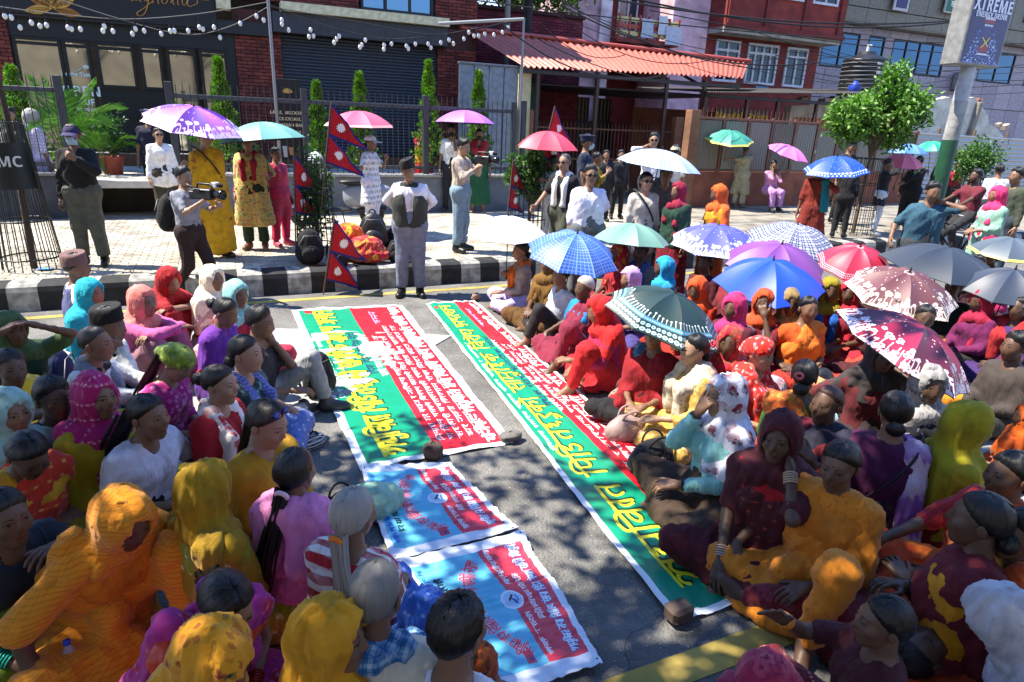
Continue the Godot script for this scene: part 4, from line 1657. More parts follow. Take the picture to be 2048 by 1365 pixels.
func palm(label: String, s: float, y: float, t: float, h: float, n: int, sd: float) -> void:
	var o := site("palm", label, "palm", s, y, t)
	for i in n:
		var a := TAU * i / n + rnd(i, sd) * 0.7
		var st := 0.35 + 0.75 * rnd(i, sd + 1)
		var pts := PackedVector3Array()
		for j in 9:
			var f := j / 8.0
			pts.append(Vector3(cos(a) * st * f * h * 0.55, h * (0.15 * minf(f * 4, 1) + 0.85 * f - 0.55 * f * f * st), sin(a) * st * f * h * 0.55))
		var b := MB.new()
		b.col = Color(0.16, 0.22, 0.05)
		b.tube(pts, [0.012, 0.010, 0.009, 0.008, 0.006, 0.005, 0.004, 0.003, 0.002], 5)
		for j in 26:
			var f := 0.3 + 0.7 * j / 26.0
			var k := int(f * 7.99)
			var p := pts[k].lerp(pts[k + 1], f * 8.0 - k) if k < 8 else pts[8]
			var d := (pts[mini(k + 1, 8)] - pts[k]).normalized()
			var x := d.cross(Vector3.UP).normalized()
			for m: float in [-1.0, 1.0]:
				b.col = Color(0.10, 0.24, 0.03) * (0.7 + 0.7 * rnd(j, i))
				b.col.a = 1.0
				leaf(b, p, (x * m + d * 0.9 + Vector3(0, 0.25 - 0.5 * rnd(j, m + i), 0)).normalized(), 0.014, h * 0.15 * (1.15 - 0.7 * absf(f - 0.55)), Vector3.UP)
		part("frond", b.mesh(), mat("leaf:ffffff"), o)

# a street tree guard: bars, rings, a name plate
func guard(label: String, s: float, t: float, h: float, r0: float, r1: float, plate: bool, lean := 0.0) -> Node3D:
	var o := site("tree_guard", label, "tree guard", s, 0.30, t, "iron tree guards on the pavement")
	o.rotation.z = lean
	for i in 22:
		var a := TAU * i / 22.0
		var b := MB.new()
		b.rod(Vector3(cos(a) * r0, 0, sin(a) * r0), Vector3(cos(a) * r1, h, sin(a) * r1), 0.0065, 5)
		part("bar", b.mesh(), mat("paint:0e1a14"), o)
	for f: float in [0.08, 0.34, 0.66, 0.985]:
		var b := MB.new()
		b.torus(Vector3(0, h * f, 0), lerpf(r0, r1, f) + 0.006, 0.010, Basis.IDENTITY, 28, 6)
		part("ring", b.mesh(), mat("paint:0e1a14"), o)
	if plate:
		var g := PackedVector3Array()
		for j in 2:
			for i in 13:
				var a := 0.35 + 2.4 * i / 12.0
				var f := 0.86 - 0.30 * j
				g.append(Vector3(cos(a) * (lerpf(r0, r1, f) + 0.018), h * f, sin(a) * (lerpf(r0, r1, f) + 0.018)))
		var b := MB.new()
		b.surf(g, 12, 1)
		part("plate", b.mesh(), mat("paint:0c1612"), o)
		var tx := lettering("KMC", 0.12, "Droid Sans", 0.004)
		var m := part("lettering", tx, mat("plain:c8ccc8"), o)
		m.position = Vector3(0.0, h * 0.74, lerpf(r0, r1, 0.8) + 0.026)
	return o

func lettering(text: String, h: float, font := "Droid Sans", depth := 0.006, bold := true, italic := false) -> Mesh:
	var f := SystemFont.new()
	f.font_names = PackedStringArray([font])
	f.font_weight = 700 if bold else 400
	f.font_italic = italic
	var t := TextMesh.new()
	t.text = text
	t.font = f
	t.font_size = 64
	t.pixel_size = h / 46.0
	t.depth = depth
	t.curve_step = 4.0
	return t

# ---------------------------------------------------------------- flags, bags and small things
func flag(label: String, foot: Vector3, top: Vector3, h: float, turn: float, sd: float) -> void:
	var o := thing("flag", label, "flag", foot, 0.0, "double pennant flags on thin poles")
	var up := (top - foot).normalized()
	var x := Vector3(cos(turn), 0, -sin(turn))
	x = (x - up * x.dot(up)).normalized()
	var bs := Basis(x, up, x.cross(up))
	var b := MB.new()
	b.rod(Vector3.ZERO, top - foot, 0.009, 7)
	part("pole", b.mesh(), mat("paint:6a5038"), o)
	var wave := func(p: Vector2) -> Vector3: return Vector3(p.x * (1.0 - 0.10 * absf(sin(p.x * 9.0 / h + sd))), p.y - 0.20 * p.x, 0.035 * h * sin(p.x * 8.0 / h + p.y * 5.0 / h + sd) * minf(1.0, p.x * 4.0 / h))
	for lay in 3:
		b = MB.new()
		b.xf = Transform3D(bs, top - foot - up * h)
		for seg in 2:
			var g := PackedVector3Array()
			var e := 0.0 if lay == 0 else 0.036 * h
			for j in 13:
				var f := j / 12.0
				var y0 := (0.46 if seg == 0 else 0.0) * h
				var y1 := (1.0 if seg == 0 else 0.52) * h
				var lo := y0 + e
				var hi := y1 - e * 2.2
				var y := lerpf(lo, hi, f)
				var w := (y1 - y) / (y1 - y0) * 0.74 * h - (e * 1.6 if lay else 0.0)
				for i in 9: 
					var q: Vector3 = wave.call(Vector2(lerpf(e * 0.6, maxf(w, e * 0.6), i / 8.0), y))
					q.z += [0.0, 0.009, -0.009][lay] + (0.002 if seg == 1 else 0.0)
					g.append(q)
			b.surf(g, 8, 12)
		part(["border", "cloth", "cloth"][lay], b.mesh(), mat(["cloth:1c2c80", "cloth:b80c1c", "cloth:b80c1c"][lay]), o)
	for k in 2:
		for side: float in [1.0, -1.0]:
			b = MB.new()
			b.xf = Transform3D(bs, top - foot - up * h)
			var cpt: Vector3 = wave.call(Vector2(0.22 * h, (0.66 if k == 0 else 0.20) * h)) + Vector3(0, 0, 0.018 * side)
			var rr := 0.085 * h
			var pts := PackedVector2Array()
			for i in 24:
				var a := TAU * i / 24.0
				pts.append(Vector2(cpt.x, cpt.y) + Vector2(cos(a), sin(a)) * rr * (1.0 if i % 2 else 0.68))
			b.prism(pts, cpt.z, cpt.z + 0.002 * side)
			part("moon" if k == 0 else "sun", b.mesh(), mat("plain:e8e4e0"), o)

# a soft thing from ellipsoids: [centre, radii] each, with folds
func soft(parts: Array, cell: float, amp: float, sd: float, flat := true) -> ArrayMesh:
	var lo := Vector3.ONE * 9.0
	var hi := -lo
	for p: Array in parts:
		lo = lo.min(p[0] - p[1])
		hi = hi.max(p[0] + p[1])
	var f := Field.new(lo, hi, cell)
	for p: Array in parts: f.ell(p[0], p[1], Basis.IDENTITY, 0.05)
	if flat: f.clip(Vector3(0, 0.003, 0), Vector3.DOWN)
	var m := f.net()
	fold(m, cloth_noise, amp, 9.0, Vector3(0.3, 0.9, 0.2).normalized(), sd)
	var a := ArrayMesh.new()
	a.add_surface_from_arrays(Mesh.PRIMITIVE_TRIANGLES, _arr(m))
	return a

func rucksack(label: String, at: Vector3, turn: float, size: float, col: String, sd: float) -> Node3D:
	var o := thing("rucksack", label, "bag", at, turn)
	part("bag_body", soft([[Vector3(0, 0.22, 0) * size, Vector3(0.17, 0.24, 0.11) * size], [Vector3(0, 0.14, 0) * size, Vector3(0.175, 0.15, 0.12) * size]], 0.02, 0.004, sd), mat(col), o)
	part("pocket", soft([[Vector3(0, 0.15, 0.10) * size, Vector3(0.125, 0.11, 0.065) * size]], 0.016, 0.003, sd + 1), mat(col), o)
	for m: float in [-1.0, 1.0]:
		var b := MB.new()
		b.tube(PackedVector3Array([Vector3(m * 0.07, 0.42, -0.06) * size, Vector3(m * 0.10, 0.36, -0.16) * size, Vector3(m * 0.11, 0.2, -0.17) * size, Vector3(m * 0.12, 0.06, -0.11) * size]), [0.022 * size], 8, true, 0.4)
		part("strap", b.mesh(), mat("cloth:121214"), o)
	var b := MB.new()
	b.torus(Vector3(0, 0.45, -0.03) * size, 0.04 * size, 0.009 * size, Basis(Vector3.RIGHT, PI / 2), 14, 6)
	part("grab_loop", b.mesh(), mat("cloth:121214"), o)
	b = MB.new()
	b.tube(PackedVector3Array([Vector3(-0.15, 0.26, 0.09) * size, Vector3(-0.08, 0.38, 0.095) * size, Vector3(0.08, 0.38, 0.095) * size, Vector3(0.15, 0.26, 0.09) * size]), [0.005 * size], 5)
	part("zip", b.mesh(), mat("metal:6a6c70"), o)
	return o

func handbag(label: String, at: Vector3, turn: float, sz: Vector3, col: String, sd: float) -> Node3D:
	var o := thing("handbag", label, "bag", at, turn)
	part("bag_body", soft([[Vector3(0, sz.y * 0.45, 0), sz * 0.5], [Vector3(sz.x * 0.2, sz.y * 0.25, 0), sz * Vector3(0.36, 0.36, 0.45)], [Vector3(-sz.x * 0.2, sz.y * 0.25, 0), sz * Vector3(0.36, 0.36, 0.45)]], 0.014, 0.004, sd), mat(col), o)
	for m: float in [-1.0, 1.0]:
		var b := MB.new()
		b.torus(Vector3(0, sz.y * 0.8, m * sz.z * 0.2), sz.x * 0.24, 0.008, Basis(Vector3.RIGHT, PI / 2 + m * 0.3), 18, 6, PI, TAU)
		part("handle", b.mesh(), mat(col.split("/")[0].replace("cloth", "leather")), o)
	var b := MB.new()
	b.box(Vector3(0, sz.y * 0.55, sz.z * 0.47), Vector3(0.04, 0.03, 0.01), 0.003)
	part("clasp", b.mesh(), mat("metal:c0b490"), o)
	return o

func bottle(label: String, at: Vector3, h: float, r: float, col: String, cap: String, band: String, text := "") -> void:
	var o := thing("bottle", label, "bottle", at)
	var b := MB.new()
	b.lathe([Vector2(0, 0.0), Vector2(r * 0.9, 0.0), Vector2(r, h * 0.05), Vector2(r * 0.94, h * 0.2), Vector2(r, h * 0.32), Vector2(r, h * 0.58), Vector2(r * 0.7, h * 0.78), Vector2(r * 0.32, h * 0.90), Vector2(r * 0.30, h * 0.95), Vector2(0, h * 0.95)], 18)
	part("bottle_body", b.mesh(), mat(col), o)
	b = MB.new()
	b.lathe([Vector2(0, h * 0.93), Vector2(r * 0.38, h * 0.93), Vector2(r * 0.38, h), Vector2(0, h)], 12)
	part("bottle_cap", b.mesh(), mat(cap), o)
	b = MB.new()
	b.lathe([Vector2(r * 1.01, h * 0.33), Vector2(r * 1.01, h * 0.57)], 18)
	part("paper_label", b.mesh(), mat(band), o)
	if text:
		var m := part("lettering", lettering(text, h * 0.12, "Droid Sans", 0.002, true, true), mat("plain:e8f0e8"), o)
		m.position = Vector3(0, h * 0.42, r * 1.04)

func shoe_pair(called: String, label: String, at: Vector3, turn: float, col: String, sole: String, kind: String) -> void:
	for k in 2:
		var o := thing(called, label + (", left one" if k == 0 else ", right one"), "shoe", at + Vector3(cos(turn) * (k * 0.115), 0, -sin(turn) * (k * 0.115)) + Vector3(0, 0, 0.02 * k), turn + 0.25 * k - 0.1)
		var b := MB.new()
		var pts := PackedVector2Array()
		for i in 20:
			var a := TAU * i / 20.0
			pts.append(Vector2(cos(a) * (0.042 + 0.010 * sin(a)), sin(a) * 0.132))
		b.xf = Transform3D(Basis(Vector3.RIGHT, -PI / 2), Vector3.ZERO)
		b.prism(pts, 0.0, 0.028)
		part("sole", b.mesh(), mat(sole), o)
		if kind == "sandal":
			for q in 2:
				b = MB.new()
				var g := PackedVector3Array()
				for j in 4:
					for i in 9:
						var a := PI * i / 8.0
						g.append(Vector3(cos(a) * 0.050, 0.024 + sin(a) * 0.048, -0.075 + q * 0.05 + j * 0.012 - (0.02 if q == 0 else 0.0)))
				b.surf(g, 8, 3)
				part("strap", b.mesh(), mat(col), o)
		else:
			var f := Field.new(Vector3(-0.06, 0.0, -0.15), Vector3(0.06, 0.13, 0.15), 0.008)
			f.cap(Vector3(0, 0.045, 0.085), Vector3(0, 0.058, 0.02), 0.046, 0.046, 0.03)
			f.cap(Vector3(0, 0.058, 0.02), Vector3(0, 0.042, -0.09), 0.044, 0.036, 0.03)
			f.cap(Vector3(0, 0.05, 0.085), Vector3(0, 0.095, 0.075), 0.042, 0.036, 0.02, true)
			f.ell(Vector3(0, 0.115, 0.068), Vector3(0.028, 0.05, 0.05), Basis.IDENTITY, 0.01, true)
			f.clip(Vector3(0, 0.022, 0), Vector3.DOWN)
			var m := f.net()
			var am := ArrayMesh.new()
			am.add_surface_from_arrays(Mesh.PRIMITIVE_TRIANGLES, _arr(m))
			part("upper", am, mat(col), o)
			b = MB.new()
			for q in 4: b.rod(Vector3(-0.022, 0.100 - q * 0.007, 0.01 - q * 0.022), Vector3(0.022, 0.098 - q * 0.007, 0.004 - q * 0.022), 0.0035, 5)
			part("lace", b.mesh(), mat("plain:e0e2e4" if kind == "white" else "plain:101012"), o)

func video_camera(label: String, at: Vector3, turn: float, size: float) -> void:
	var o := thing("video_camera", label, "camera", at, turn)
	var b := MB.new()
	b.box(Vector3(0, 0, 0) * size, Vector3(0.11, 0.13, 0.26) * size, 0.012)
	b.box(Vector3(0, -0.02, -0.16) * size, Vector3(0.09, 0.10, 0.07) * size, 0.008)
	part("camera_body", b.mesh(), mat("leather:121315"), o)
	b = MB.new()
	b.lathe([Vector2(0, 0.0), Vector2(0.045, 0.0), Vector2(0.048, 0.08), Vector2(0.062, 0.10), Vector2(0.062, 0.15), Vector2(0.05, 0.15), Vector2(0.045, 0.12), Vector2(0, 0.11)], 16, Vector3(0, 0.005, 0.125) * size, Basis(Vector3.RIGHT, PI / 2) * Basis.from_scale(Vector3.ONE * size))
	part("lens", b.mesh(), mat("gloss:0a0a0c"), o)
	b = MB.new()
	b.tube(PackedVector3Array([Vector3(0, 0.06, -0.10) * size, Vector3(0, 0.12, -0.08) * size, Vector3(0, 0.12, 0.10) * size, Vector3(0, 0.06, 0.12) * size]), [0.014 * size], 7)
	part("handle", b.mesh(), mat("leather:16171a"), o)
	b = MB.new()
	b.lathe([Vector2(0, -0.10), Vector2(0.017, -0.10), Vector2(0.017, 0.04), Vector2(0.026, 0.05), Vector2(0.028, 0.10), Vector2(0.0, 0.12)], 10, Vector3(0.05, 0.11, 0.12) * size, Basis(Vector3.RIGHT, PI / 2) * Basis.from_scale(Vector3.ONE * size))
	part("microphone", b.mesh(), mat("cloth:101012"), o)
	b = MB.new()
	b.box(Vector3(0.05, 0.11, 0.13) * size, Vector3(0.07, 0.065, 0.07) * size, 0.006)
	part("microphone_flag", b.mesh(), mat("plain:d8d8d8"), o)
	b = MB.new()
	b.box(Vector3(-0.10, 0.04, -0.02) * size, Vector3(0.012, 0.06, 0.09) * size, 0.003)
	b.rod(Vector3(-0.05, 0.04, 0.02) * size, Vector3(-0.10, 0.04, 0.02) * size, 0.008 * size, 6)
	part("flip_screen", b.mesh(), mat("gloss:101318"), o)
	b = MB.new()
	b.lathe([Vector2(0, -0.06), Vector2(0.02, -0.06), Vector2(0.02, 0.03), Vector2(0.028, 0.05), Vector2(0, 0.055)], 10, Vector3(0, 0.075, -0.19) * size, Basis(Vector3.RIGHT, -PI / 2 + 0.3) * Basis.from_scale(Vector3.ONE * size))
	part("eyepiece", b.mesh(), mat("leather:0c0c0e"), o)

func wheel(o: Node3D, at: Vector3, R: float, tyre: float, axis: Basis, spokes: int, rim_col: String) -> void:
	var w := Node3D.new()
	w.name = "wheel"
	o.add_child(w, true)
	w.position = at
	var b := MB.new()
	b.torus(Vector3.ZERO, R - tyre, tyre, axis, 30, 9)
	part("tyre", b.mesh(), mat("leather:101011"), w)
	b = MB.new()
	b.torus(Vector3.ZERO, R - tyre * 2.0, tyre * 0.5, axis, 28, 6)
	b.lathe([Vector2(0, -0.03), Vector2(0.03, -0.03), Vector2(0.03, 0.03), Vector2(0, 0.03)], 10, Vector3.ZERO, axis)
	for i in spokes:
		var a := TAU * i / spokes
		b.rod(axis * Vector3(cos(a) * 0.02, 0, sin(a) * 0.02), axis * Vector3(cos(a) * (R - tyre * 2), 0, sin(a) * (R - tyre * 2)), 0.0022 if spokes > 8 else 0.016, 4)
	part("rim", b.mesh(), mat(rim_col), w)

func scooter() -> void:
	# stands along the wall, nose to the left
	var o := site("scooter", "grey scooter parked along the wall behind the centre tree guard", "scooter", 1.75, 0.30, 3.55)
	var ax := Basis(Vector3.RIGHT, PI / 2)
	wheel(o, Vector3(-0.62, 0.24, 0), 0.24, 0.05, ax, 5, "metal:2a2c30")
	wheel(o, Vector3(0.62, 0.24, 0), 0.24, 0.055, ax, 5, "metal:2a2c30")
	var grey := mat("gloss:8a9098")
	part("tail_panel", soft([[Vector3(0.52, 0.62, 0), Vector3(0.42, 0.17, 0.17)], [Vector3(0.40, 0.50, 0), Vector3(0.30, 0.18, 0.19)], [Vector3(0.78, 0.66, 0), Vector3(0.22, 0.09, 0.12)]], 0.022, 0.0, 1, false), grey, o)
	part("front_shield", soft([[Vector3(-0.46, 0.62, 0), Vector3(0.09, 0.34, 0.19)], [Vector3(-0.40, 0.42, 0), Vector3(0.10, 0.18, 0.17)]], 0.022, 0.0, 1, false), grey, o)
	part("front_mudguard", soft([[Vector3(-0.62, 0.40, 0), Vector3(0.22, 0.12, 0.09)]], 0.018, 0.0, 1, false), grey, o)
	part("footboard", soft([[Vector3(-0.08, 0.30, 0), Vector3(0.36, 0.05, 0.16)]], 0.018, 0.0, 1, false), mat("leather:2c2e32"), o)
	part("seat", soft([[Vector3(0.38, 0.80, 0), Vector3(0.36, 0.07, 0.15)], [Vector3(0.62, 0.83, 0), Vector3(0.18, 0.065, 0.14)]], 0.018, 0.0, 1, false), mat("leather:0e0e10"), o)
	part("handlebar_cowl", soft([[Vector3(-0.42, 1.00, 0), Vector3(0.10, 0.09, 0.15)]], 0.018, 0.0, 1, false), mat("gloss:20232a"), o)
	var b := MB.new()
	b.rod(Vector3(-0.40, 1.02, -0.34), Vector3(-0.40, 1.02, 0.34), 0.014, 8)
	b.rod(Vector3(-0.40, 1.02, 0.20), Vector3(-0.42, 1.22, 0.30), 0.006, 5)
	b.rod(Vector3(-0.40, 1.02, -0.20), Vector3(-0.42, 1.22, -0.30), 0.006, 5)
	part("handlebar", b.mesh(), mat("metal:303238"), o)
	for m: float in [-1.0, 1.0]:
		b = MB.new()
		b.ell(Vector3(-0.42, 1.25, 0.31 * m), Vector3(0.015, 0.045, 0.06), Basis.IDENTITY, 12, 8)
		part("mirror", b.mesh(), mat("gloss:1a1c20"), o)
	b = MB.new()
	b.ell(Vector3(0.97, 0.66, 0), Vector3(0.03, 0.05, 0.10), Basis.IDENTITY, 12, 8)
	part("tail_light", b.mesh(), mat("gloss:b01414"), o)
	b = MB.new()
	b.rod(Vector3(-0.52, 0.90, 0.0), Vector3(-0.62, 0.24, 0.08), 0.022, 8)
	b.rod(Vector3(-0.52, 0.90, 0.0), Vector3(-0.62, 0.24, -0.08), 0.022, 8)
	part("fork", b.mesh(), mat("metal:3a3c42"), o)
	b = MB.new()
	b.rod(Vector3(0.30, 0.30, 0.14), Vector3(0.85, 0.34, 0.17), 0.045, 10)
	part("silencer", b.mesh(), mat("metal:2c2c2e"), o)
	b = MB.new()
	b.rod(Vector3(0.05, 0.30, 0.10), Vector3(0.10, 0.0, 0.22), 0.012, 6)
	part("stand", b.mesh(), mat("metal:2c2c2e"), o)
	# the helmet hangs on the mirror
	var h := thing("helmet", "white and black helmet hanging on the scooter's mirror", "helmet", sp(1.36, 1.50, 3.20), 0.4)
	b = MB.new()
	b.ell(Vector3.ZERO, Vector3(0.13, 0.14, 0.16), Basis(Vector3.RIGHT, 0.5), 20, 14)
	part("shell", b.mesh(), mat("gloss:d0d4d8"), h)
	b = MB.new()
	b.ell(Vector3(0, -0.045, 0.035), Vector3(0.122, 0.075, 0.142), Basis(Vector3.RIGHT, 0.5), 18, 10)
	b.torus(Vector3(0, -0.02, 0.0), 0.134, 0.012, Basis(Vector3.RIGHT, 0.7), 20, 6)
	part("visor", b.mesh(), mat("gloss:0c0d10"), h)

func bicycle(at: Vector3, turn: float) -> void:
	# faces +z in its own frame
	var o := thing("bicycle", "dark bicycle under the man in the maroon T-shirt", "bicycle", at, turn)
	var ax := Basis(Vector3.BACK, PI / 2)
	wheel(o, Vector3(0, 0.33, 0.56), 0.33, 0.022, ax, 20, "metal:9a9ca0")
	wheel(o, Vector3(0, 0.33, -0.50), 0.33, 0.022, ax, 20, "metal:9a9ca0")
	var bb := Vector3(0, 0.29, -0.06)
	var seat := Vector3(0, 0.82, -0.22)
	var headt := Vector3(0, 0.86, 0.36)
	var headb := Vector3(0, 0.70, 0.42)
	var b := MB.new()
	for q: Array in [[bb, seat], [seat - Vector3(0, 0.08, -0.02), headt], [bb, headb], [headt, headb], [bb, Vector3(0.06, 0.33, -0.50)], [bb, Vector3(-0.06, 0.33, -0.50)], [seat - Vector3(0, 0.1, 0), Vector3(0.06, 0.33, -0.50)], [seat - Vector3(0, 0.1, 0), Vector3(-0.06, 0.33, -0.50)], [headb, Vector3(0.06, 0.33, 0.56)], [headb, Vector3(-0.06, 0.33, 0.56)]]:
		b.rod(q[0], q[1], 0.015, 7)
	part("frame", b.mesh(), mat("paint:16181c"), o)
	b = MB.new()
	b.tube(PackedVector3Array([Vector3(-0.28, 1.02, 0.30), Vector3(-0.15, 1.05, 0.40), Vector3(0, 1.02, 0.40), Vector3(0.15, 1.05, 0.40), Vector3(0.28, 1.02, 0.30)]), [0.012], 7)
	b.rod(headt, Vector3(0, 1.02, 0.40), 0.014, 6)
	part("handlebar", b.mesh(), mat("metal:b0b2b4"), o)
	b = MB.new()
	b.ell(Vector3(0, 0.90, -0.24), Vector3(0.09, 0.035, 0.14), Basis.IDENTITY, 14, 8)
	part("saddle", b.mesh(), mat("leather:0e0e10"), o)
	b = MB.new()
	b.rod(bb + Vector3(0.07, 0, 0), bb + Vector3(0.09, 0.12, 0.12), 0.01, 6)
	b.rod(bb + Vector3(-0.07, 0, 0), bb + Vector3(-0.09, -0.12, -0.12), 0.01, 6)
	b.torus(bb + Vector3(0.05, 0, 0), 0.09, 0.006, ax, 20, 5)
	part("crank", b.mesh(), mat("metal:606468"), o)
	b = MB.new()
	b.box(Vector3(0, 0.72, -0.55), Vector3(0.14, 0.015, 0.34), 0.004)
	part("carrier", b.mesh(), mat("metal:404448"), o)

# ---------------------------------------------------------------- hill script lettering, drawn stroke by stroke: [width, strokes] with the head line at y = 100
var script_glyphs := {
	"ल": [96, "86,100 86,0;8,64 14,84 34,84 44,64 38,40 26,20;44,64 54,84 70,80 86,62"], "घ": [90, "80,100 80,0;14,88 34,88 36,72 20,64 36,56 40,40 60,34 80,40;20,64 12,40 24,28 44,32"],
	"व": [80, "70,100 70,0;70,62 46,72 22,62 18,42 40,26 60,36 70,54"], "त": [78, "68,100 68,0;68,62 40,66 24,48 28,20 36,8"], "प": [74, "64,100 64,0;18,100 18,54 36,40 64,50"],
	"ड": [74, "48,100 48,86 24,80 22,62 46,58 60,40 48,18 24,16 14,30"], "ह": [76, "46,100 46,86 22,78 26,62 52,66 44,46 22,38 40,22 62,16 54,2"], "र": [58, "18,100 44,94 48,74 30,60 18,56 50,2"],
	"क": [104, "52,100 52,0;52,66 28,72 14,50 30,32 52,50;52,64 82,72 94,48 80,26"], "स": [96, "84,100 84,0;18,100 44,94 46,74 26,58 58,4;30,56 84,56"], "म": [86, "76,100 76,0;22,100 22,36 10,28 14,46 76,46"],
	"द": [72, "42,100 42,86 20,78 16,54 40,44 58,56 46,28 62,4"], "श": [96, "84,100 84,0;14,84 30,94 44,78 28,60 14,42 36,46 56,8;84,62 60,70 50,54"], "न": [80, "70,100 70,0;70,52 26,52 16,62 28,70 36,54"],
	"ज": [92, "80,100 80,0;80,60 46,60 48,40 32,22 12,40"], "ग": [80, "70,100 70,0;24,100 24,26 12,20 14,36"], "य": [82, "72,100 72,0;16,94 34,82 30,62 18,58 24,32 48,24 72,42"], "ण": [92, "80,100 80,0;16,100 16,58 34,46 52,58 52,100"],
	"थ": [90, "80,100 80,0;20,94 34,92 32,78 18,74 22,48 50,28 80,44"], "ध": [86, "76,100 76,0;24,96 12,86 28,78 44,84 20,58 26,34 54,30 76,44"], "ब": [80, "70,100 70,0;70,62 46,72 22,62 18,42 40,26 60,36 70,54;26,60 62,38"], "भ": [92, "80,100 80,0;14,92 28,80 24,44 12,36 16,52 80,48"],
	"ष": [74, "64,100 64,0;18,100 18,54 36,40 64,50;22,88 60,54"], "ट": [70, "46,100 46,86 20,74 18,40 44,22 62,34"], "ठ": [70, "40,100 40,80 16,60 22,28 46,22 62,44 54,70 40,80"], "च": [82, "72,100 72,0;72,70 24,70;36,70 22,48 44,28 72,44"],
	"अ": [104, "92,100 92,0;20,88 42,90 46,72 28,60 50,46 44,24 16,22;46,60 92,56"], "ञ": [90, "80,100 80,0;16,78 36,78 32,52 14,46;36,60 80,60"], "ख": [104, "92,100 92,0;14,96 36,90 36,70 16,58 44,12;92,64 62,70 56,44 92,48"], "छ": [84, "20,88 44,84 40,64 20,58 28,28 56,26 66,50 48,62 72,84"], "फ": [100, "52,100 52,0;14,100 14,54 30,42 52,52;52,62 80,70 90,46 78,26"],
	"ए": [66, "50,100 50,60 24,50;16,100 16,64 52,12"], "इ": [72, "46,100 46,86 22,78 44,62 20,46 42,28 60,10"], "ङ": [80, "48,100 48,86 24,80 46,60 22,40 44,22;66,58 70,58"]}

func _strokes(img: Image, txt: String, x0: float, y0: float, sx: float, sy: float, r: float, col: Color, skew: float, cut := 999.0) -> void:
	for st in txt.split(";"):
		var pts := PackedVector2Array()
		for q in st.split(" ", false):
			var c := q.split(",")
			pts.append(Vector2(minf(c[0].to_float(), cut), c[1].to_float()))
		for it in 2:   # rounds the corners
			if pts.size() < 3: break
			var n := PackedVector2Array([pts[0]])
			for i in pts.size() - 1:
				n.append(pts[i].lerp(pts[i + 1], 0.25)); n.append(pts[i].lerp(pts[i + 1], 0.75))
			n.append(pts[pts.size() - 1])
			pts = n
		for i in pts.size() - 1:
			line(img, x0 + pts[i].x * sx + pts[i].y * skew * sx, y0 - pts[i].y * sy, x0 + pts[i + 1].x * sx + pts[i + 1].y * skew * sx, y0 - pts[i + 1].y * sy, r, col)

# draws along +x from x0 to x1 on the base line y (or along an arc); the letters are h pixels high
func deva(img: Image, text: String, x0: float, x1: float, y: float, h: float, r: float, col: Color, skew := 0.12) -> void:
	var adv := 0.0
	for pass_ in 2:
		var sx := 1.0 if pass_ == 0 else (x1 - x0) / maxf(adv, 1.0)
		var sy := h / 100.0
		var x := 0.0
		var word := 0.0
		var i := 0
		while i < text.length():
			var ch := text[i]
			var nxt := text[i + 1] if i + 1 < text.length() else ""
			if ch == " ":
				if pass_ == 1: line(img, x0 + word * sx + 100 * skew * sx, y - h, x0 + (x - 4) * sx + 100 * skew * sx, y - h, r, col)
				x += 46.0
				word = x
			elif script_glyphs.has(ch):
				var g: Array = script_glyphs[ch]
				var w: float = g[0]
				var half := nxt == "्"
				var pre := nxt == "ि" or (half and i + 3 < text.length() and text[i + 3] == "ि")
				if pre and not (i > 0 and text[i - 1] == "्"):
					if pass_ == 1: _strokes(img, "22,100 22,0;22,100 18,126 46,138 84,124 100,102", x0 + x * sx, y, sx, sy, r, col, skew)
					x += 32.0
				if pass_ == 1: _strokes(img, g[1], x0 + x * sx, y, sx * (0.62 if half else 1.0), sy, r, col, skew, w * 0.74 if half else 999.0)
				x += w * (0.50 if half else 1.0)
			elif pass_ == 0 or ch == "ि" or ch == "्":
				if ch in "ाीो": x += 28.0
				elif ch in "ः-।०१२३४५६७८९/": x += 44.0
			else:
				var m: String = {"ा": "14,100 14,0", "ी": "14,100 14,0;14,100 8,128 -24,134 -44,110", "ो": "14,100 14,0;14,100 0,120 -24,130", "ु": "-44,-2 -40,-24 -16,-28 -8,-10", "ू": "-46,-6 -18,-4 -14,-22 -44,-32", "े": "-34,100 -44,120 -66,128", "ै": "-34,100 -44,118 -64,122;-28,100 -38,130 -62,140",
					"ं": "-38,122 -34,122", "ः": "16,66 18,66;16,30 18,30", "-": "6,50 34,50", "।": "20,96 20,0", "/": "8,4 34,96", "०": "22,70 8,46 22,22 36,46 22,70", "२": "8,76 32,74 34,54 12,44 38,10", "४": "8,88 30,50 36,20 18,16 16,32 36,88", "१": "10,70 28,80 32,58 14,58 34,10", "८": "34,84 12,66 16,30 36,14", "३": "8,80 32,76 20,54 36,42 20,20 38,6"}.get(ch, "")
				if m: _strokes(img, m, x0 + x * sx, y, sx, sy, r, col, skew)
				if ch in "ाीो": x += 28.0
				elif ch in "ः-।०१२३४५६७८९/": x += 44.0
			i += 1
		if pass_ == 1: line(img, x0 + word * sx + 100 * skew * sx, y - h, x0 + x * sx + 100 * skew * sx, y - h, r, col)
		adv = x

# bends what stands in a strip of one picture along an arc of another
func arc_copy(src: Image, dst: Image, cx: float, cy: float, R: float, a0: float, a1: float, h: float) -> void:
	var w := src.get_width()
	var sh := src.get_height()
	for yy in dst.get_height():
		for xx in dst.get_width():
			var d := Vector2(xx - cx, yy - cy)
			var rr := d.length()
			if rr < R - h or rr > R: continue
			var a := atan2(d.x, -d.y)
			if a < a0 or a > a1: continue
			var c := src.get_pixel(int((a - a0) / (a1 - a0) * (w - 1)), int((R - rr) / h * (sh - 1)))
			if c.a > 0.5: dst.set_pixel(xx, yy, c)

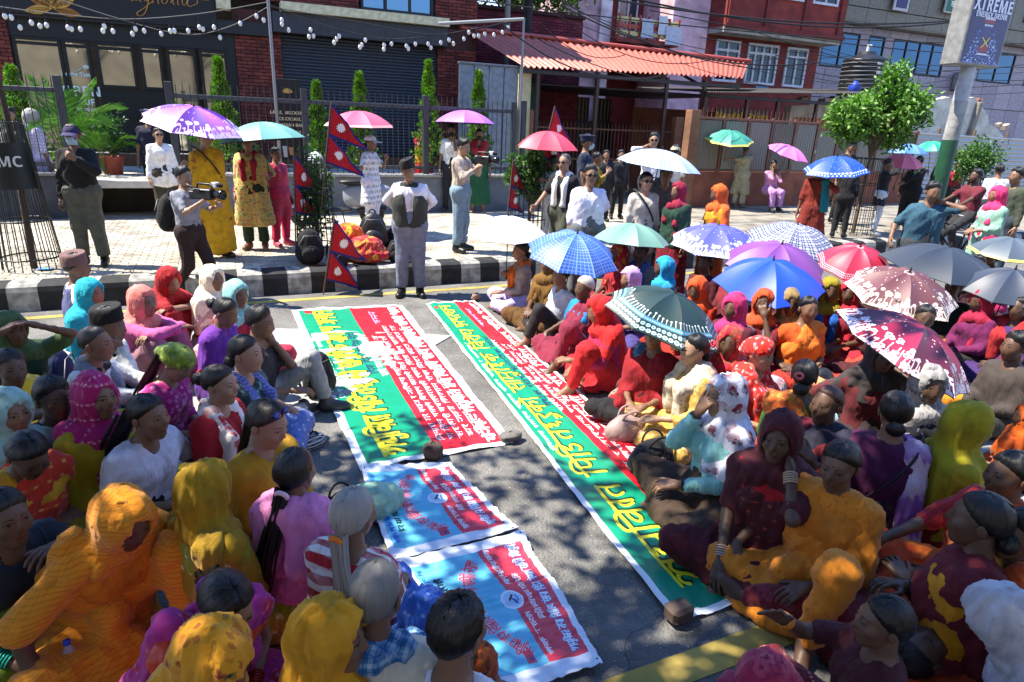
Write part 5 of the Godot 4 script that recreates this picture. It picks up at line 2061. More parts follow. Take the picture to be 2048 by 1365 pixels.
func banner_image(w: int, h: int, right: bool) -> Image:
	var im := Image.create_empty(w, h, false, Image.FORMAT_RGB8)
	im.fill(hx("e8ecec"))
	var m := int(h * 0.055)
	var red := int(h * (0.56 if right else 0.50))
	im.fill_rect(Rect2i(m, m, w - 2 * m, red - m), hx("0b8a68"))
	im.fill_rect(Rect2i(m, red, w - 2 * m, h - m - red), hx("d0202e"))
	var big := "लघुवित्त पिडितहरूको सामूहिक विरोध प्रदर्शन" if right else "लघुवित्त पिडितहरूको सामूहिक जागरण अनशन"
	var y := h * (0.42 if right else 0.33)
	var th := h * (0.20 if right else 0.15)
	for q in 2: deva(im, big, w * 0.03 + 5 - q * 5, w * 0.97, y + 5 - q * 5, th, h * 0.019 if q == 0 else h * 0.0145, hx("123c20") if q == 0 else hx("ece02c"))
	deva(im, "जिल्ला स्तरिय संयुक्त संघर्ष समिति । काठमाडौं ।", w * 0.30, w * 0.72, h * (0.155 if right else 0.12), h * 0.035, 1.3, hx("e8f0ec"))
	deva(im, "आर्थिक न्याय सामाजिक न्याय", w * 0.42, w * 0.74, h * (0.53 if right else 0.425), h * 0.055, 2.4, hx("1c2c54"))
	deva(im, "हाम्रो माग पुरा गर नेपाल सरकार", w * 0.40, w * 0.72, h * (0.60 if right else 0.49), h * 0.045, 1.9, hx("e8ecec"))
	for i in 2 if right else 5:
		deva(im, ["मिनाहा गर ब्याज र जरिवाना लघुवित्त किस्ता फिर्ता गर", "ऋण तिर्न नसक्ने विपन्न वर्गको धितो लिलामी बन्द गर", "सहकारी बचतकर्ताको रकम फिर्ता गर्न सरकार लाग", "घर जग्गा लिलाम रोक मिटर ब्याज खारेज गर", "किसान मजदुर महिला दलित जनजाति एक हौं"][i], w * 0.05, w * (0.62 + 0.2 * rnd(i)), h * ((0.70 if right else 0.585) + i * (0.085 if right else 0.068)), h * (0.045 if right else 0.034), 1.4, hx("e8e4e4"))
	deva(im, "आयोजकः- लघुवित्त तथा वित्तीय संस्था पिडित संघर्ष समिति नेपाल", w * 0.02, w * 0.97, h * 0.915, h * (0.085 if right else 0.065), h * 0.0085, hx("eef0f0"))
	deva(im, "समय", w * 0.80, w * 0.93, h * 0.70, h * 0.05, 1.8, hx("c8b0e0"))
	im.fill_rect(Rect2i(int(w * 0.955), int(h * 0.10), int(h * 0.09), int(h * 0.07)), hx("c03038"))
	return im

func blue_image() -> Image:
	var w := 760
	var h := 560
	var im := Image.create_empty(w, h, false, Image.FORMAT_RGB8)
	im.fill(hx("dfe6ee"))
	im.fill_rect(Rect2i(62, 26, w - 124, 300), hx("62bcd8"))
	im.fill_rect(Rect2i(62, 326, w - 124, 202), hx("e03a4c"))
	deva(im, "नेपाल सरकारको सुरक्षा निकाय सबैको हितमा", 90, 330, 62, 20, 1.6, hx("2c58b8"))
	deva(im, "हे गणतन्त्र", 560, 680, 60, 20, 1.6, hx("2c58b8"))
	deva(im, "मिटर ब्याज पिडित किसान मजदुर संघर्ष गर्दै", 170, 600, 108, 24, 2.4, hx("18242c"))
	var strip := Image.create_empty(900, 96, false, Image.FORMAT_RGBA8)
	for q in 2: deva(strip, "लघुवित्त तथा वित्तिय शोषण विरुद्धको समिति नेपाल", 14, 880, 72, 46, 5.0 if q == 0 else 2.6, hx("f0a8b8") if q == 0 else hx("d02840"))
	arc_copy(strip, im, 380, 520, 400, -0.86, 0.86, 96)
	deva(im, "सम्पर्क ९८५१२०८२४१", 90, 300, 372, 22, 2.0, hx("f0eef0"))
	deva(im, "स्थान माइतीघर मण्डला", 470, 690, 372, 22, 2.0, hx("f0eef0"))
	deva(im, "मिति २०८२/०४/०१ गते देखि", 250, 520, 424, 22, 2.0, hx("f0eef0"))
	deva(im, "लघुवित्त तथा वित्तिय संस्था पिडित संघर्ष समिति सिन्धुली", 84, 690, 496, 36, 4.6, hx("2c4ca0"))
	deva(im, "लघुवित्त तथा वित्तिय संस्था पिडित संघर्ष समिति सिन्धुली", 84, 690, 496, 36, 2.2, hx("eef0f4"))
	dot(im, 384, 330, 50, hx("e4ecf4"))
	dot(im, 384, 330, 40, hx("b8d4ec"))
	for i in 12: dot(im, 362 + i * 2.6, 344 - i * 2.0, 5, hx("2858b0"))
	for i in 12: dot(im, 380 + i * 2.4, 316 + i * 1.9, 5, hx("20242c"))
	line(im, 372, 352, 402, 352, 4, hx("2858b0"))
	im.fill_rect(Rect2i(86, 236, 56, 44), hx("d03048"))
	dot(im, 104, 262, 8, hx("243c80"))
	for x: int in [18, 742]:
		for yy: int in [18, 540]: dot(im, x, yy, 5, hx("404048"))
	return im

func banner(label: String, nl: Vector2, nr: Vector2, fr: Vector2, fl: Vector2, y: float, im: Image, sd: float, thing_name := "banner") -> void:
	# the writing runs from the near end to the far end, its head to the left
	var b := MB.new()
	var g := PackedVector3Array()
	var nu := 90
	var nv := 26
	var c := (nl + nr + fr + fl) / 4.0
	for j in nv + 1:
		for i in nu + 1:
			var f := float(i) / nu
			var e := float(j) / nv
			var p := nl.lerp(nr, e).lerp(fl.lerp(fr, e), f)
			var edge := minf(minf(f, 1 - f) * 14.0, minf(e, 1 - e) * 5.0)
			var rip := cloth_noise.get_noise_2d(f * 26.0 + sd * 9.0, e * 2.2) * 0.0075 + cloth_noise.get_noise_2d(f * 5.0 - sd, e * 6.0) * 0.006
			var lift := maxf(0.0, cloth_noise.get_noise_2d(f * 9.0, e * 9.0 + sd * 3.0)) * 0.016 * (1.0 - clampf(edge, 0.0, 1.0))
			var side := Vector2(cloth_noise.get_noise_1d(f * 2.2 + sd + e * 0.4), cloth_noise.get_noise_1d(f * 2.0 - sd)) * 0.014
			g.append(Vector3(p.x - c.x + side.x, y + 0.010 + rip * 1.0 + lift, p.y - c.y + side.y))
	b.surf(g, nu, nv)
	var m := StandardMaterial3D.new()
	m.albedo_texture = ImageTexture.create_from_image(im)
	m.roughness = 0.38
	m.normal_enabled = true
	m.normal_texture = crease()
	m.normal_scale = 0.35
	m.texture_repeat = false
	m.resource_name = "printed_vinyl"
	solo(thing_name, b.mesh(), m, label, "banner", Vector3(c.x, 0, c.y))

# ---------------------------------------------------------------- laid brick: real bricks with recessed joints
func bricks(o: Node3D, s0: float, s1: float, y0: float, y1: float, z: float, mats3: Array, singles: int, sd: float) -> int:
	# on a wall that faces +z of the thing o; returns how many single bricks it used
	var bw := 0.235
	var bh := 0.078
	var used := 0
	var rest := []
	for q in 3: rest.append(MB.new())
	var rows := int((y1 - y0) / bh)
	var shared := []
	var half := MB.new()
	half.box(Vector3.ZERO, Vector3(bw - 0.012, bh - 0.012, 0.03), 0.004)
	var hm := half.mesh()
	for r in rows:
		var x := s0 - (bw * 0.5 if r % 2 else 0.0)
		var k := 0
		while x < s1 - 0.02:
			var a := maxf(x, s0)
			var e := minf(x + bw, s1)
			var w := e - a - 0.012
			if w > 0.03:
				var at := Vector3((a + e) * 0.5, y0 + (r + 0.5) * bh, z + 0.004 * rnd(r + sd, k))
				var mi := int(rnd(r * 1.3 + sd, k * 2.1) * 2.99)
				if used < singles and w > bw - 0.02:
					part("brick", hm, mats3[mi], o, Transform3D(Basis.IDENTITY, at))
					used += 1
				else: rest[mi].box(at, Vector3(w, bh - 0.012, 0.03), 0.004)
			x += bw
			k += 1
	for q in 3:
		if rest[q].v.size():
			var p := part("bricks", rest[q].mesh(), mats3[q], o)
			p.set_meta("kind", "stuff")
	return used

func slab(b: MB, s0: float, s1: float, y0: float, y1: float, z0: float, z1: float, cham := 0.006) -> void:
	b.box(Vector3((s0 + s1) * 0.5, (y0 + y1) * 0.5, (z0 + z1) * 0.5), Vector3(absf(s1 - s0), absf(y1 - y0), absf(z1 - z0)), cham)

func one(called: String, s0: float, s1: float, y0: float, y1: float, z0: float, z1: float, mk: String, o: Node3D, cham := 0.006) -> MeshInstance3D:
	var b := MB.new()
	slab(b, s0, s1, y0, y1, z0, z1, cham)
	return part(called, b.mesh(), mat(mk), o)

# a framed window with panes, on a wall whose face is at z: parts of o
func window(o: Node3D, s0: float, s1: float, y0: float, y1: float, z: float, nx: int, ny: int, frame: String, glass: String, fw := 0.05, top := 0.0) -> void:
	var w := Node3D.new()
	w.name = "window"
	o.add_child(w, true)
	var f := MB.new()
	slab(f, s0, s1, y0, y0 + fw, z - 0.04, z + 0.04)
	slab(f, s0, s1, y1 - fw, y1, z - 0.04, z + 0.04)
	slab(f, s0, s0 + fw, y0 + fw, y1 - fw, z - 0.039, z + 0.039)
	slab(f, s1 - fw, s1, y0 + fw, y1 - fw, z - 0.039, z + 0.039)
	for i in range(1, nx): slab(f, s0 + (s1 - s0) * i / nx - fw * 0.5, s0 + (s1 - s0) * i / nx + fw * 0.5, y0 + fw, y1 - fw, z - 0.035, z + 0.035)
	if top > 0.0: slab(f, s0 + fw, s1 - fw, y1 - top - fw * 0.5, y1 - top + fw * 0.5, z - 0.037, z + 0.037)
	part("frame", f.mesh(), mat(frame), w)
	for i in nx:
		var a := s0 + (s1 - s0) * i / nx + fw * 0.6
		var e := s0 + (s1 - s0) * (i + 1) / nx - fw * 0.6
		if top > 0.0:
			one("pane", a, e, y0 + fw, y1 - top - fw * 0.5, z - 0.03, z - 0.018, glass, w, 0.0)
			one("pane", a, e, y1 - top + fw * 0.5, y1 - fw, z - 0.03, z - 0.018, glass, w, 0.0)
		else: one("pane", a, e, y0 + fw, y1 - fw, z - 0.03, z - 0.018, glass, w, 0.0)

# one corrugated sheet in the thing's own frame: runs from a to b across, down along d
func corrugated(a: Vector3, e: Vector3, d: Vector3, n: int, amp: float, seg := 1) -> ArrayMesh:
	var b := MB.new()
	var g := PackedVector3Array()
	var up := (e - a).cross(d).normalized()
	if up.y < 0.0: up = -up
	for j in seg + 1:
		for i in n * 6 + 1:
			var f := i / (n * 6.0)
			g.append(a.lerp(e, f) + d * (float(j) / seg) + up * (amp * sin(f * n * TAU)))
	b.surf(g, n * 6, seg)
	var g2 := PackedVector3Array()
	for p in g: g2.append(p - up * 0.006)
	b.surf(g2, n * 6, seg)
	return b.mesh()

func wire(called: String, label: String, a: Vector3, e: Vector3, sag: float, r: float, mk := "plain:0c0c0e", group := "cables strung across the street") -> void:
	var pts := PackedVector3Array()
	for i in 17:
		var f := i / 16.0
		pts.append(a.lerp(e, f) - Vector3(0, sag * 4.0 * f * (1.0 - f), 0) - a)
	var b := MB.new()
	b.tube(pts, [r], 5)
	solo(called, b.mesh(), mat(mk), label, "cable", a, 0.0, group)

# ---------------------------------------------------------------- the ground
func asphalt() -> StandardMaterial3D:
	var m := StandardMaterial3D.new()
	m.resource_name = "asphalt"
	m.roughness = 0.93
	var im := Image.create_empty(1024, 1024, false, Image.FORMAT_RGB8)
	var a := noise_image(1024, 0.004, 5, 31)
	var c := noise_image(1024, 0.25, 2, 37)
	var d := noise_image(1024, 0.03, 3, 41)
	for y in 1024:
		for x in 1024:
			var g := 0.395 + 0.13 * (a.get_pixel(x, y).r - 0.5) + 0.20 * (c.get_pixel(x, y).r - 0.5) + 0.07 * (d.get_pixel(x, y).r - 0.5)
			im.set_pixel(x, y, Color(g * 1.0, g * 0.985, g * 0.95))
	for i in 900: dot(im, rnd(i, 1) * 1024, rnd(i, 2) * 1024, 0.6 + rnd(i, 4) * 1.2, Color(0.62, 0.61, 0.58) if i % 3 else Color(0.24, 0.24, 0.24))
	for i in 7:   # fine cracks
		var p := Vector2(rnd(i, 6), rnd(i, 7)) * 1024.0
		var an := rnd(i, 8) * TAU
		for q in 60:
			var n := p + Vector2(cos(an), sin(an)) * 7.0
			line(im, p.x, p.y, n.x, n.y, 0.7, Color(0.25, 0.25, 0.25))
			an += (rnd(q, i) - 0.5) * 0.9
			p = n
	m.albedo_texture = ImageTexture.create_from_image(im)
	m.uv1_triplanar = true
	m.uv1_world_triplanar = true
	m.uv1_scale = Vector3.ONE * 0.42
	m.normal_enabled = true
	m.normal_texture = bump(512, 0.22, 3, 37, 4.0)
	m.normal_scale = 0.5
	return m

func ground() -> void:
	var b := MB.new()
	b.quad(Vector3(-90, 0, 60), Vector3(90, 0, 60), Vector3(90, 0, -90), Vector3(-90, 0, -90))
	struct("road", b.mesh(), asphalt())
	# worn yellow lines
	for q: Array in [[-9.0, 24.0, -0.30, 0.11], [0.6, 2.6, -6.93, 0.15]]:
		var o := site("road_line", "", "", 0, 0, 0)
		o.set_meta("kind", "structure")
		b = MB.new()
		var s0: float = q[0]
		while s0 < q[1]:
			b.quad(Vector3(s0, 0.004, -(q[2] - q[3] * 0.5)), Vector3(s0 + 0.5, 0.004, -(q[2] - q[3] * 0.5)), Vector3(s0 + 0.5, 0.004, -(q[2] + q[3] * 0.5)), Vector3(s0, 0.004, -(q[2] + q[3] * 0.5)))
			s0 += 0.5
		part("paint", b.mesh(), mat("wall:b09a4c"), o)
	# the pavement, its kerb stones painted black and white, its paving blocks
	b = MB.new()
	slab(b, -30, 60, -0.2, 0.270, -12.0, -0.30, 0.0)
	var sw := struct("pavement", b.mesh(), mat("wall:8e877a"))
	sw.position = sp(0, 0, 0)
	sw.rotation.y = STREET
	var k := site("kerb", "", "", 0, 0, 0)
	k.set_meta("kind", "structure")
	var prof := PackedVector2Array([Vector2(0, 0), Vector2(0.012, 0.22), Vector2(0.03, 0.275), Vector2(0.075, 0.30), Vector2(0.34, 0.300), Vector2(0.34, 0.0)])
	b = MB.new()
	b.xf = Transform3D(Basis(Vector3(0, 0, -1), Vector3.UP, Vector3(1, 0, 0)), Vector3.ZERO)
	b.prism(prof, 0.0, 0.295)
	var stone := b.mesh()
	for i in 120:
		var o := part("kerb_stone", stone, mat("kerb:b4b2aa" if i % 2 else "kerb:26282a"), k)
		o.position = Vector3(-10.0 + i * 0.30, 0.0, 0.004 * (rnd(i) - 0.5))
	var rest := [MB.new(), MB.new(), MB.new()]
	var block := MB.new()
	var add_block := func(m: MB, c: Vector3) -> void:
		var hx0 := 0.097
		var hz0 := 0.047
		var e := 0.006
		m.quad(c + Vector3(-hx0 + e, 0, hz0 - e), c + Vector3(hx0 - e, 0, hz0 - e), c + Vector3(hx0 - e, 0, -hz0 + e), c + Vector3(-hx0 + e, 0, -hz0 + e))
		var q := [Vector3(-1, 0, 1), Vector3(1, 0, 1), Vector3(1, 0, -1), Vector3(-1, 0, -1)]
		for i in 4:
			var a: Vector3 = q[i]
			var d: Vector3 = q[(i + 1) % 4]
			m.face([c + Vector3(a.x * hx0, -0.012, a.z * hz0), c + Vector3(d.x * hx0, -0.012, d.z * hz0), c + Vector3(d.x * (hx0 - e), 0, d.z * (hz0 - e)), c + Vector3(a.x * (hx0 - e), 0, a.z * (hz0 - e))], ((a + d) * 0.5 + Vector3(0, 0.7, 0)).normalized())
	add_block.call(block, Vector3.ZERO)
	var bm := block.mesh()
	var pm := [mat("wall:b5ad9c"), mat("wall:a79f90"), mat("wall:c0b8a6")]
	var n := 0
	for r in 46:
		for c in 74:
			var at := Vector3(-5.2 + c * 0.20 + (0.1 if r % 2 else 0.0), 0.288 + 0.003 * rnd(r, c), -(0.395 + r * 0.10))
			var mi := int(rnd(r, c * 1.7) * 2.99)
			if n < 300 and r < 6 and c > 4 and c < 60:
				part("paving_block", bm, pm[mi], sw, Transform3D(Basis.IDENTITY, at))
				n += 1
			else: add_block.call(rest[mi], at)
	for i in 3: part("paving_blocks", rest[i].mesh(), pm[i], sw).set_meta("kind", "stuff")
	# sitting mats laid on the road
	for q: Array in [["grey woven sitting mat under the left block of sitters", [-4.6, -6.7], [-1.25, -3.9], 0.006], ["pale woven sitting mat at the right side", [2.6, -5.2], [5.2, -7.0], 0.006], ["second pale woven mat near the right edge", [2.5, -3.0], [4.7, -5.0], 0.010]]:
		b = MB.new()
		var a := Vector2(q[1][0], q[1][1])
		var e := Vector2(q[2][0], q[2][1])
		var c := (a + e) / 2.0
		var g := PackedVector3Array()
		for j in 21:
			for i in 25:
				var w := Vector2(lerpf(a.x, e.x, i / 24.0), lerpf(a.y, e.y, j / 20.0)) - c
				if q[3] < 0.008 and a.x < 0: w.x += (w.y) * -0.42
				g.append(Vector3(w.x, q[3] + 0.004 + maxf(0.0, cloth_noise.get_noise_2d(i * 0.3, j * 0.3 + a.x)) * 0.012, w.y))
		b.surf(g, 24, 20)
		solo("sitting_mat", b.mesh(), mat("8c8c8a/fine/9c9c9a/9c9c9a/5"), q[0], "mat", Vector3(c.x, 0, c.y))

# ---------------------------------------------------------------- the cafe building, its yard and railings
func cafe() -> void:
	var o := site("cafe_building", "red brick cafe building with black sign and grey roller shutter", "building", 0, 0, 9.0)
	var bk := [mat("wall:74362c"), mat("wall:642c24"), mat("wall:823f32")]
	one("wall", 0.44, 1.47, 0.9, 4.48, -0.40, -0.02, "wall:4c2a24", o)
	one("wall", 5.36, 6.45, 0.9, 4.48, -0.40, -0.02, "wall:4c2a24", o)
	one("wall", 0.44, 3.35, 4.69, 9.0, -0.40, -0.02, "wall:4c2a24", o)
	one("wall", 5.30, 6.45, 4.69, 9.0, -0.40, -0.02, "wall:4c2a24", o)
	one("wall", 3.35, 5.30, 6.4, 9.0, -0.40, -0.02, "wall:4c2a24", o)
	one("wall", -6.0, 0.44, 5.3, 9.0, -0.40, -0.02, "wall:2a1a18", o)
	one("wall", -6.0, -3.90, 0.9, 3.97, -0.40, -0.02, "wall:4c2a24", o)
	one("side_wall", 6.20, 6.45, 0.9, 9.0, -6.0, -0.41, "wall:5a2f27", o)
	one("roof", -6.0, 6.45, 9.0, 9.2, -6.0, 0.1, "wall:6a6864", o)
	one("back_wall", -6.0, 6.2, 0.9, 9.0, -6.2, -6.0, "wall:6a5a50", o)
	var left := 280
	left -= bricks(o, 0.44, 1.47, 0.95, 4.0, 0.0, bk, 150, 1.0)
	left -= bricks(o, 5.36, 6.45, 0.95, 4.0, 0.0, bk, left, 2.0)
	bricks(o, 0.44, 3.35, 4.70, 6.0, 0.0, bk, 0, 3.0)
	bricks(o, 5.30, 6.45, 4.70, 6.0, 0.0, bk, 0, 4.0)
	bricks(o, -4.8, -3.90, 0.95, 3.9, 0.0, bk, 0, 5.0)
	one("cream_ledge", 1.49, 5.58, 4.48, 4.68, -0.05, 0.34, "paint:d9d0a4", o)
	one("cream_block", 0.12, 0.42, 4.40, 4.75, -0.05, 0.30, "paint:d9d0a4", o)
	one("shutter_box", 1.30, 5.56, 4.03, 4.47, -0.02, 0.22, "paint:30343a", o)
	one("lintel", -3.9, 1.30, 3.92, 4.20, -0.02, 0.10, "paint:1a1c20", o)
	var slat := MB.new()
	var g := PackedVector3Array()
	for j in 7:
		for q: float in [1.48, 5.35]: g.append(Vector3(q, 0.075 * j / 6.0, 0.022 * sin(PI * j / 6.0)))
	slat.surf(g, 1, 6)
	var sm := slat.mesh()
	for i in 37: part("shutter_slat", sm, mat("metal:3c4148"), o, Transform3D(Basis.IDENTITY, Vector3(0, 1.25 + i * 0.075, -0.10)))
	one("shutter_backing", 1.47, 5.36, 1.2, 4.03, -0.2, -0.115, "paint:14161a", o)
	one("shutter_foot", 1.47, 5.36, 1.20, 1.26, -0.12, -0.06, "metal:2e3238", o)
	one("plinth", -3.9, 6.45, 0.94, 1.22, -0.02, 0.16, "wall:6e4a34", o)
	window(o, 3.40, 5.26, 4.72, 6.38, -0.06, 3, 1, "paint:181a1e", "mirror:5a80a0", 0.07)
	# the shop front: dark frames, mirroring panes
	for q: Array in [[-3.88, -3.02, 1], [-3.00, -2.50, 1], [-2.40, -1.66, 1], [-1.56, -1.12, 1], [-1.02, -0.42, 1], [-0.34, 0.24, 1]]:
		window(o, q[0], q[1], 2.62 if q[0] > -2.45 and q[0] < -1.1 else 1.24, 3.55, -0.06, 1, 1, "paint:0e0f11", "mirror:c0bcae", 0.06, 0.12)
	one("door_panel", -2.42, -1.10, 1.22, 2.60, -0.10, -0.05, "paint:0d0e10", o)
	one("transom", -3.9, 0.44, 3.55, 3.94, -0.10, -0.03, "paint:121316", o)
	one("pier", 0.24, 0.44, 1.22, 3.94, -0.1, -0.01, "paint:0e0f11", o)
	one("inner_wall", -3.9, 0.44, 1.2, 3.9, -3.1, -3.0, "wall:5a5448", o)
	# sign board
	one("sign_board", -4.9, 0.10, 3.98, 5.30, 0.02, 0.14, "paint:101114", o)
	var gold := "metal:c8924c"
	var strokes := "0,40 10,44 22,36 40,70 58,96 60,60 62,20 66,14 72,40 92,96 94,40 98,16 106,18;120,44 112,52 104,40 108,20 118,18 124,44 124,22 130,16;150,44 140,52 134,38 140,20 150,22 154,46 152,0 144,-28 126,-34 118,-22 138,-8 166,22;168,16 166,44 166,34 178,50 184,40 184,18 190,16;206,48 196,44 196,22 206,16 216,26 214,44 206,48 222,44;226,22 238,60 240,96 232,98 230,50 234,18 242,18;250,48 248,20 256,18;278,46 268,52 262,38 266,20 276,18 282,46 282,20 292,16;-40,60 -16,60;-16,66 -30,54 -26,42 -6,52 10,76;330,44 352,44;292,16 318,30 312,40"
	var mb := MB.new()
	for st in strokes.split(";"):
		var pts := PackedVector3Array()
		for q in st.split(" ", false):
			var c := q.split(",")
			pts.append(Vector3(-2.16 + (c[0].to_float() + c[1].to_float() * 0.22) * 0.0059, 4.30 + c[1].to_float() * 0.0058, 0.15))
		for it in 2:
			var nn := PackedVector3Array([pts[0]])
			for i in pts.size() - 1:
				nn.append(pts[i].lerp(pts[i + 1], 0.25)); nn.append(pts[i].lerp(pts[i + 1], 0.75))
			nn.append(pts[pts.size() - 1])
			pts = nn
		var rr := []
		for i in pts.size(): rr.append(0.011 + 0.013 * absf((pts[mini(i + 1, pts.size() - 1)] - pts[maxi(i - 1, 0)]).normalized().y))
		mb.tube(pts, rr, 6, true, 0.5)
	mb.ell(Vector3(-2.16 + 257 * 0.0059 + 0.1, 4.30 + 70 * 0.0058, 0.15), Vector3(0.02, 0.02, 0.01))
	part("sign_lettering", mb.mesh(), mat(gold), o)
	for i in 13:   # the flower emblem: petals
		var a := lerpf(-1.35, 1.35, (i % 7) / 6.0) if i < 7 else lerpf(-1.75, 1.75, (i - 7) / 5.0)
		var ln := 0.40 if i < 7 else 0.52
		var wd := 0.085
		var pts := PackedVector2Array()
		for q in 14:
			var t := q / 13.0
			pts.append(Vector2(sin(PI * t) * wd, t * ln))
		for q in range(12, 0, -1):
			var t := q / 13.0
			pts.append(Vector2(-sin(PI * t) * wd, t * ln))
		var p := MB.new()
		p.xf = Transform3D(Basis(Vector3.BACK, -a), Vector3(-3.02, 4.08 + (0.10 if i < 7 else 0.03), 0.142 + 0.004 * (i % 4)))
		p.prism(pts, 0.0, 0.004 if i < 7 else 0.003)
		part("petal", p.mesh(), mat("metal:c89a48" if i % 2 else "metal:a87238"), o)
		p = MB.new()
		p.xf = Transform3D(Basis(Vector3.BACK, -a), Vector3(-3.02, 4.08 + (0.10 if i < 7 else 0.03), 0.150 + 0.004 * (i % 4)))
		for q in 3: p.rod(Vector3((q - 1) * 0.015, 0.06, 0), Vector3((q - 1) * 0.042, ln * 0.80, 0), 0.0035, 4)
		part("petal_vein", p.mesh(), mat("paint:241a10"), o)
	for q: Array in [["OPEN", 0.20, -2.78, 2.52], ["Home Time", 0.08, -2.80, 2.86], ["OF", 0.12, -2.66, 2.30], ["CLOSE TO OPEN", 0.055, -2.74, 2.14]]:
		var m := part("window_lettering", lettering(q[0], q[1], "Droid Sans", 0.004), mat("plain:cfe0dc"), o)
		m.position = Vector3(q[2], q[3], -0.03)
	var sp_ := MB.new()
	sp_.ell(Vector3(-2.62, 3.02, -0.03), Vector3(0.06, 0.045, 0.008))
	sp_.rod(Vector3(-2.70, 2.98, -0.03), Vector3(-2.86, 2.90, -0.03), 0.010, 5)
	part("spoon_sticker", sp_.mesh(), mat("plain:b8c4c0"), o)
	# the yard in front, held by a low grey wall
	var y := site("yard", "", "", 0, 0, 5.4)
	y.set_meta("kind", "structure")
	one("yard_floor", -10.0, 6.9, 0.80, 0.95, -3.62, -0.26, "wall:b3aea2", y, 0.01)
	one("yard_floor_edge", -2.55, -0.95, 0.82, 0.955, -0.26, 0.10, "wall:b8b4a8", y, 0.01)
	one("yard_step", -2.6, -0.9, 0.27, 0.80, -0.9, -0.8, "wall:302c28", y)
	var w := site("retaining_wall", "low grey plastered wall under the railings with pale coping", "wall", 0, 0, 5.4)
	one("wall_face", -0.92, 6.42, 0.26, 1.03, -0.25, 0.0, "wall:6f7378", w, 0.01)
	one("coping", -0.95, 6.45, 1.03, 1.09, -0.28, 0.04, "wall:a3a29c", w, 0.012)
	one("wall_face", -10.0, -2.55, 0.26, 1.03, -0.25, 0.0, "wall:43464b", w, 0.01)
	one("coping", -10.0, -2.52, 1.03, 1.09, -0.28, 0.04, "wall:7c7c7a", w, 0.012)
	var f := site("railing", "dark grey steel railing with pointed bars on the grey wall", "fence", 0, 1.09, 5.52)
	for s: float in [-2.60, -0.89, 1.50, 4.0, 6.31]: one("post", s - 0.06, s + 0.06, 0.0, 1.62, -0.06, 0.06, "paint:34383f", f)
	one("post", 6.02, 6.12, 0.0, 1.58, -0.05, 0.05, "paint:34383f", f)
	for q: Array in [[-0.83, 1.44], [1.56, 3.94], [4.06, 6.02], [-9.0, -2.66]]:
		one("rail", q[0], q[1], 1.34, 1.42, -0.025, 0.025, "paint:3c4148", f)
		one("rail", q[0], q[1], 0.10, 0.17, -0.025, 0.025, "paint:3c4148", f)
		var bar := MB.new()
		bar.rod(Vector3(0, 0.0, 0), Vector3(0, 1.56, 0), 0.008, 5)
		bar.rod(Vector3(0, 1.56, 0), Vector3(0, 1.64, 0), 0.008, 5, 0.001)
		var bm := bar.mesh()
		var s: float = q[0] + 0.06
		while s < q[1] - 0.02:
			part("bar", bm, mat("paint:30343a"), f, Transform3D(Basis.IDENTITY, Vector3(s, 0, 0.03)))
			s += 0.118
	# plants in the yard
	var hue := Color(0.16, 0.30, 0.03)
	conifer("yellow green conifer at the far left of the railings", -3.45, 0.95, 6.5, 1.95, 0.34, 1.0, hue * 1.1)
	conifer("tall conifer in front of the cafe's right hand pane", 0.0, 0.95, 6.5, 2.35, 0.30, 2.0, hue)
	conifer("slim conifer beside the black menu board", 1.88, 0.95, 6.5, 2.0, 0.24, 3.0, hue * 0.9)
	conifer("forked conifer in front of the roller shutter", 2.80, 0.95, 6.5, 2.25, 0.26, 4.0, hue * 0.85)
	conifer("tallest bright conifer left of the lilac umbrella", 4.36, 0.95, 6.5, 2.6, 0.28, 5.0, hue * 1.1)
	conifer("thin topped conifer against the grey sheet gate", 5.58, 0.95, 6.5, 2.45, 0.27, 6.0, hue * 0.85)
	palm("large areca palm at the left of the cafe window", -2.85, 0.95, 6.9, 2.25, 13, 2.0)
	palm("smaller pale palm in front of the cafe's right panes", -0.45, 0.95, 6.9, 1.75, 11, 5.0)
	palm("young palm leaves behind the left railing post", -2.25, 0.95, 6.6, 1.3, 8, 7.0)
	var pot := site("flower_pot", "terracotta plastic pot with dark green bush on the yard floor", "plant pot", -2.10, 0.95, 6.7)
	var pb := MB.new()
	pb.lathe([Vector2(0, 0), Vector2(0.15, 0), Vector2(0.20, 0.30), Vector2(0.225, 0.30), Vector2(0.225, 0.35), Vector2(0.19, 0.35), Vector2(0.18, 0.31), Vector2(0, 0.31)], 20)
	part("pot", pb.mesh(), mat("paint:a04830"), pot)
	bush(pot, "leaves", Vector3(0, 0.75, 0), Vector3(0.30, 0.42, 0.30), 260, 3.0, Color(0.05, 0.13, 0.03), 0.07)
	var sb := site("dark_shrub", "dark green shrub at the foot of the railing behind the yellow sari", "shrub", 0.35, 0.95, 6.3)
	bush(sb, "leaves", Vector3(0, 0.5, 0), Vector3(0.36, 0.5, 0.3), 260, 8.0, Color(0.07, 0.18, 0.03), 0.06)
	# the menu board
	var mbd := site("menu_board", "black menu board with gold emblem and drinks behind the railing", "sign", 1.25, 0.95, 6.1)
	one("panel", -0.27, 0.27, 0.35, 1.95, -0.03, 0.03, "paint:131214", mbd)
	for s: float in [-0.24, 0.24]: one("leg", s - 0.02, s + 0.02, 0.0, 0.35, -0.02, 0.02, "paint:131214", mbd)
	for q: Array in [["LASSI, MOCKTAIL,", 0.062, 1.30], ["ICE-CREAM,", 0.062, 1.18], ["HOOKAH BAR", 0.062, 1.06], ["AVAILABLE HERE", 0.040, 0.93], ["MAGNOLIA", 0.05, 1.52]]:
		var m := part("lettering", lettering(q[0], q[1], "Droid Sans", 0.004), mat("plain:d8c8a0"), mbd)
		m.position = Vector3(0, q[2], 0.034)
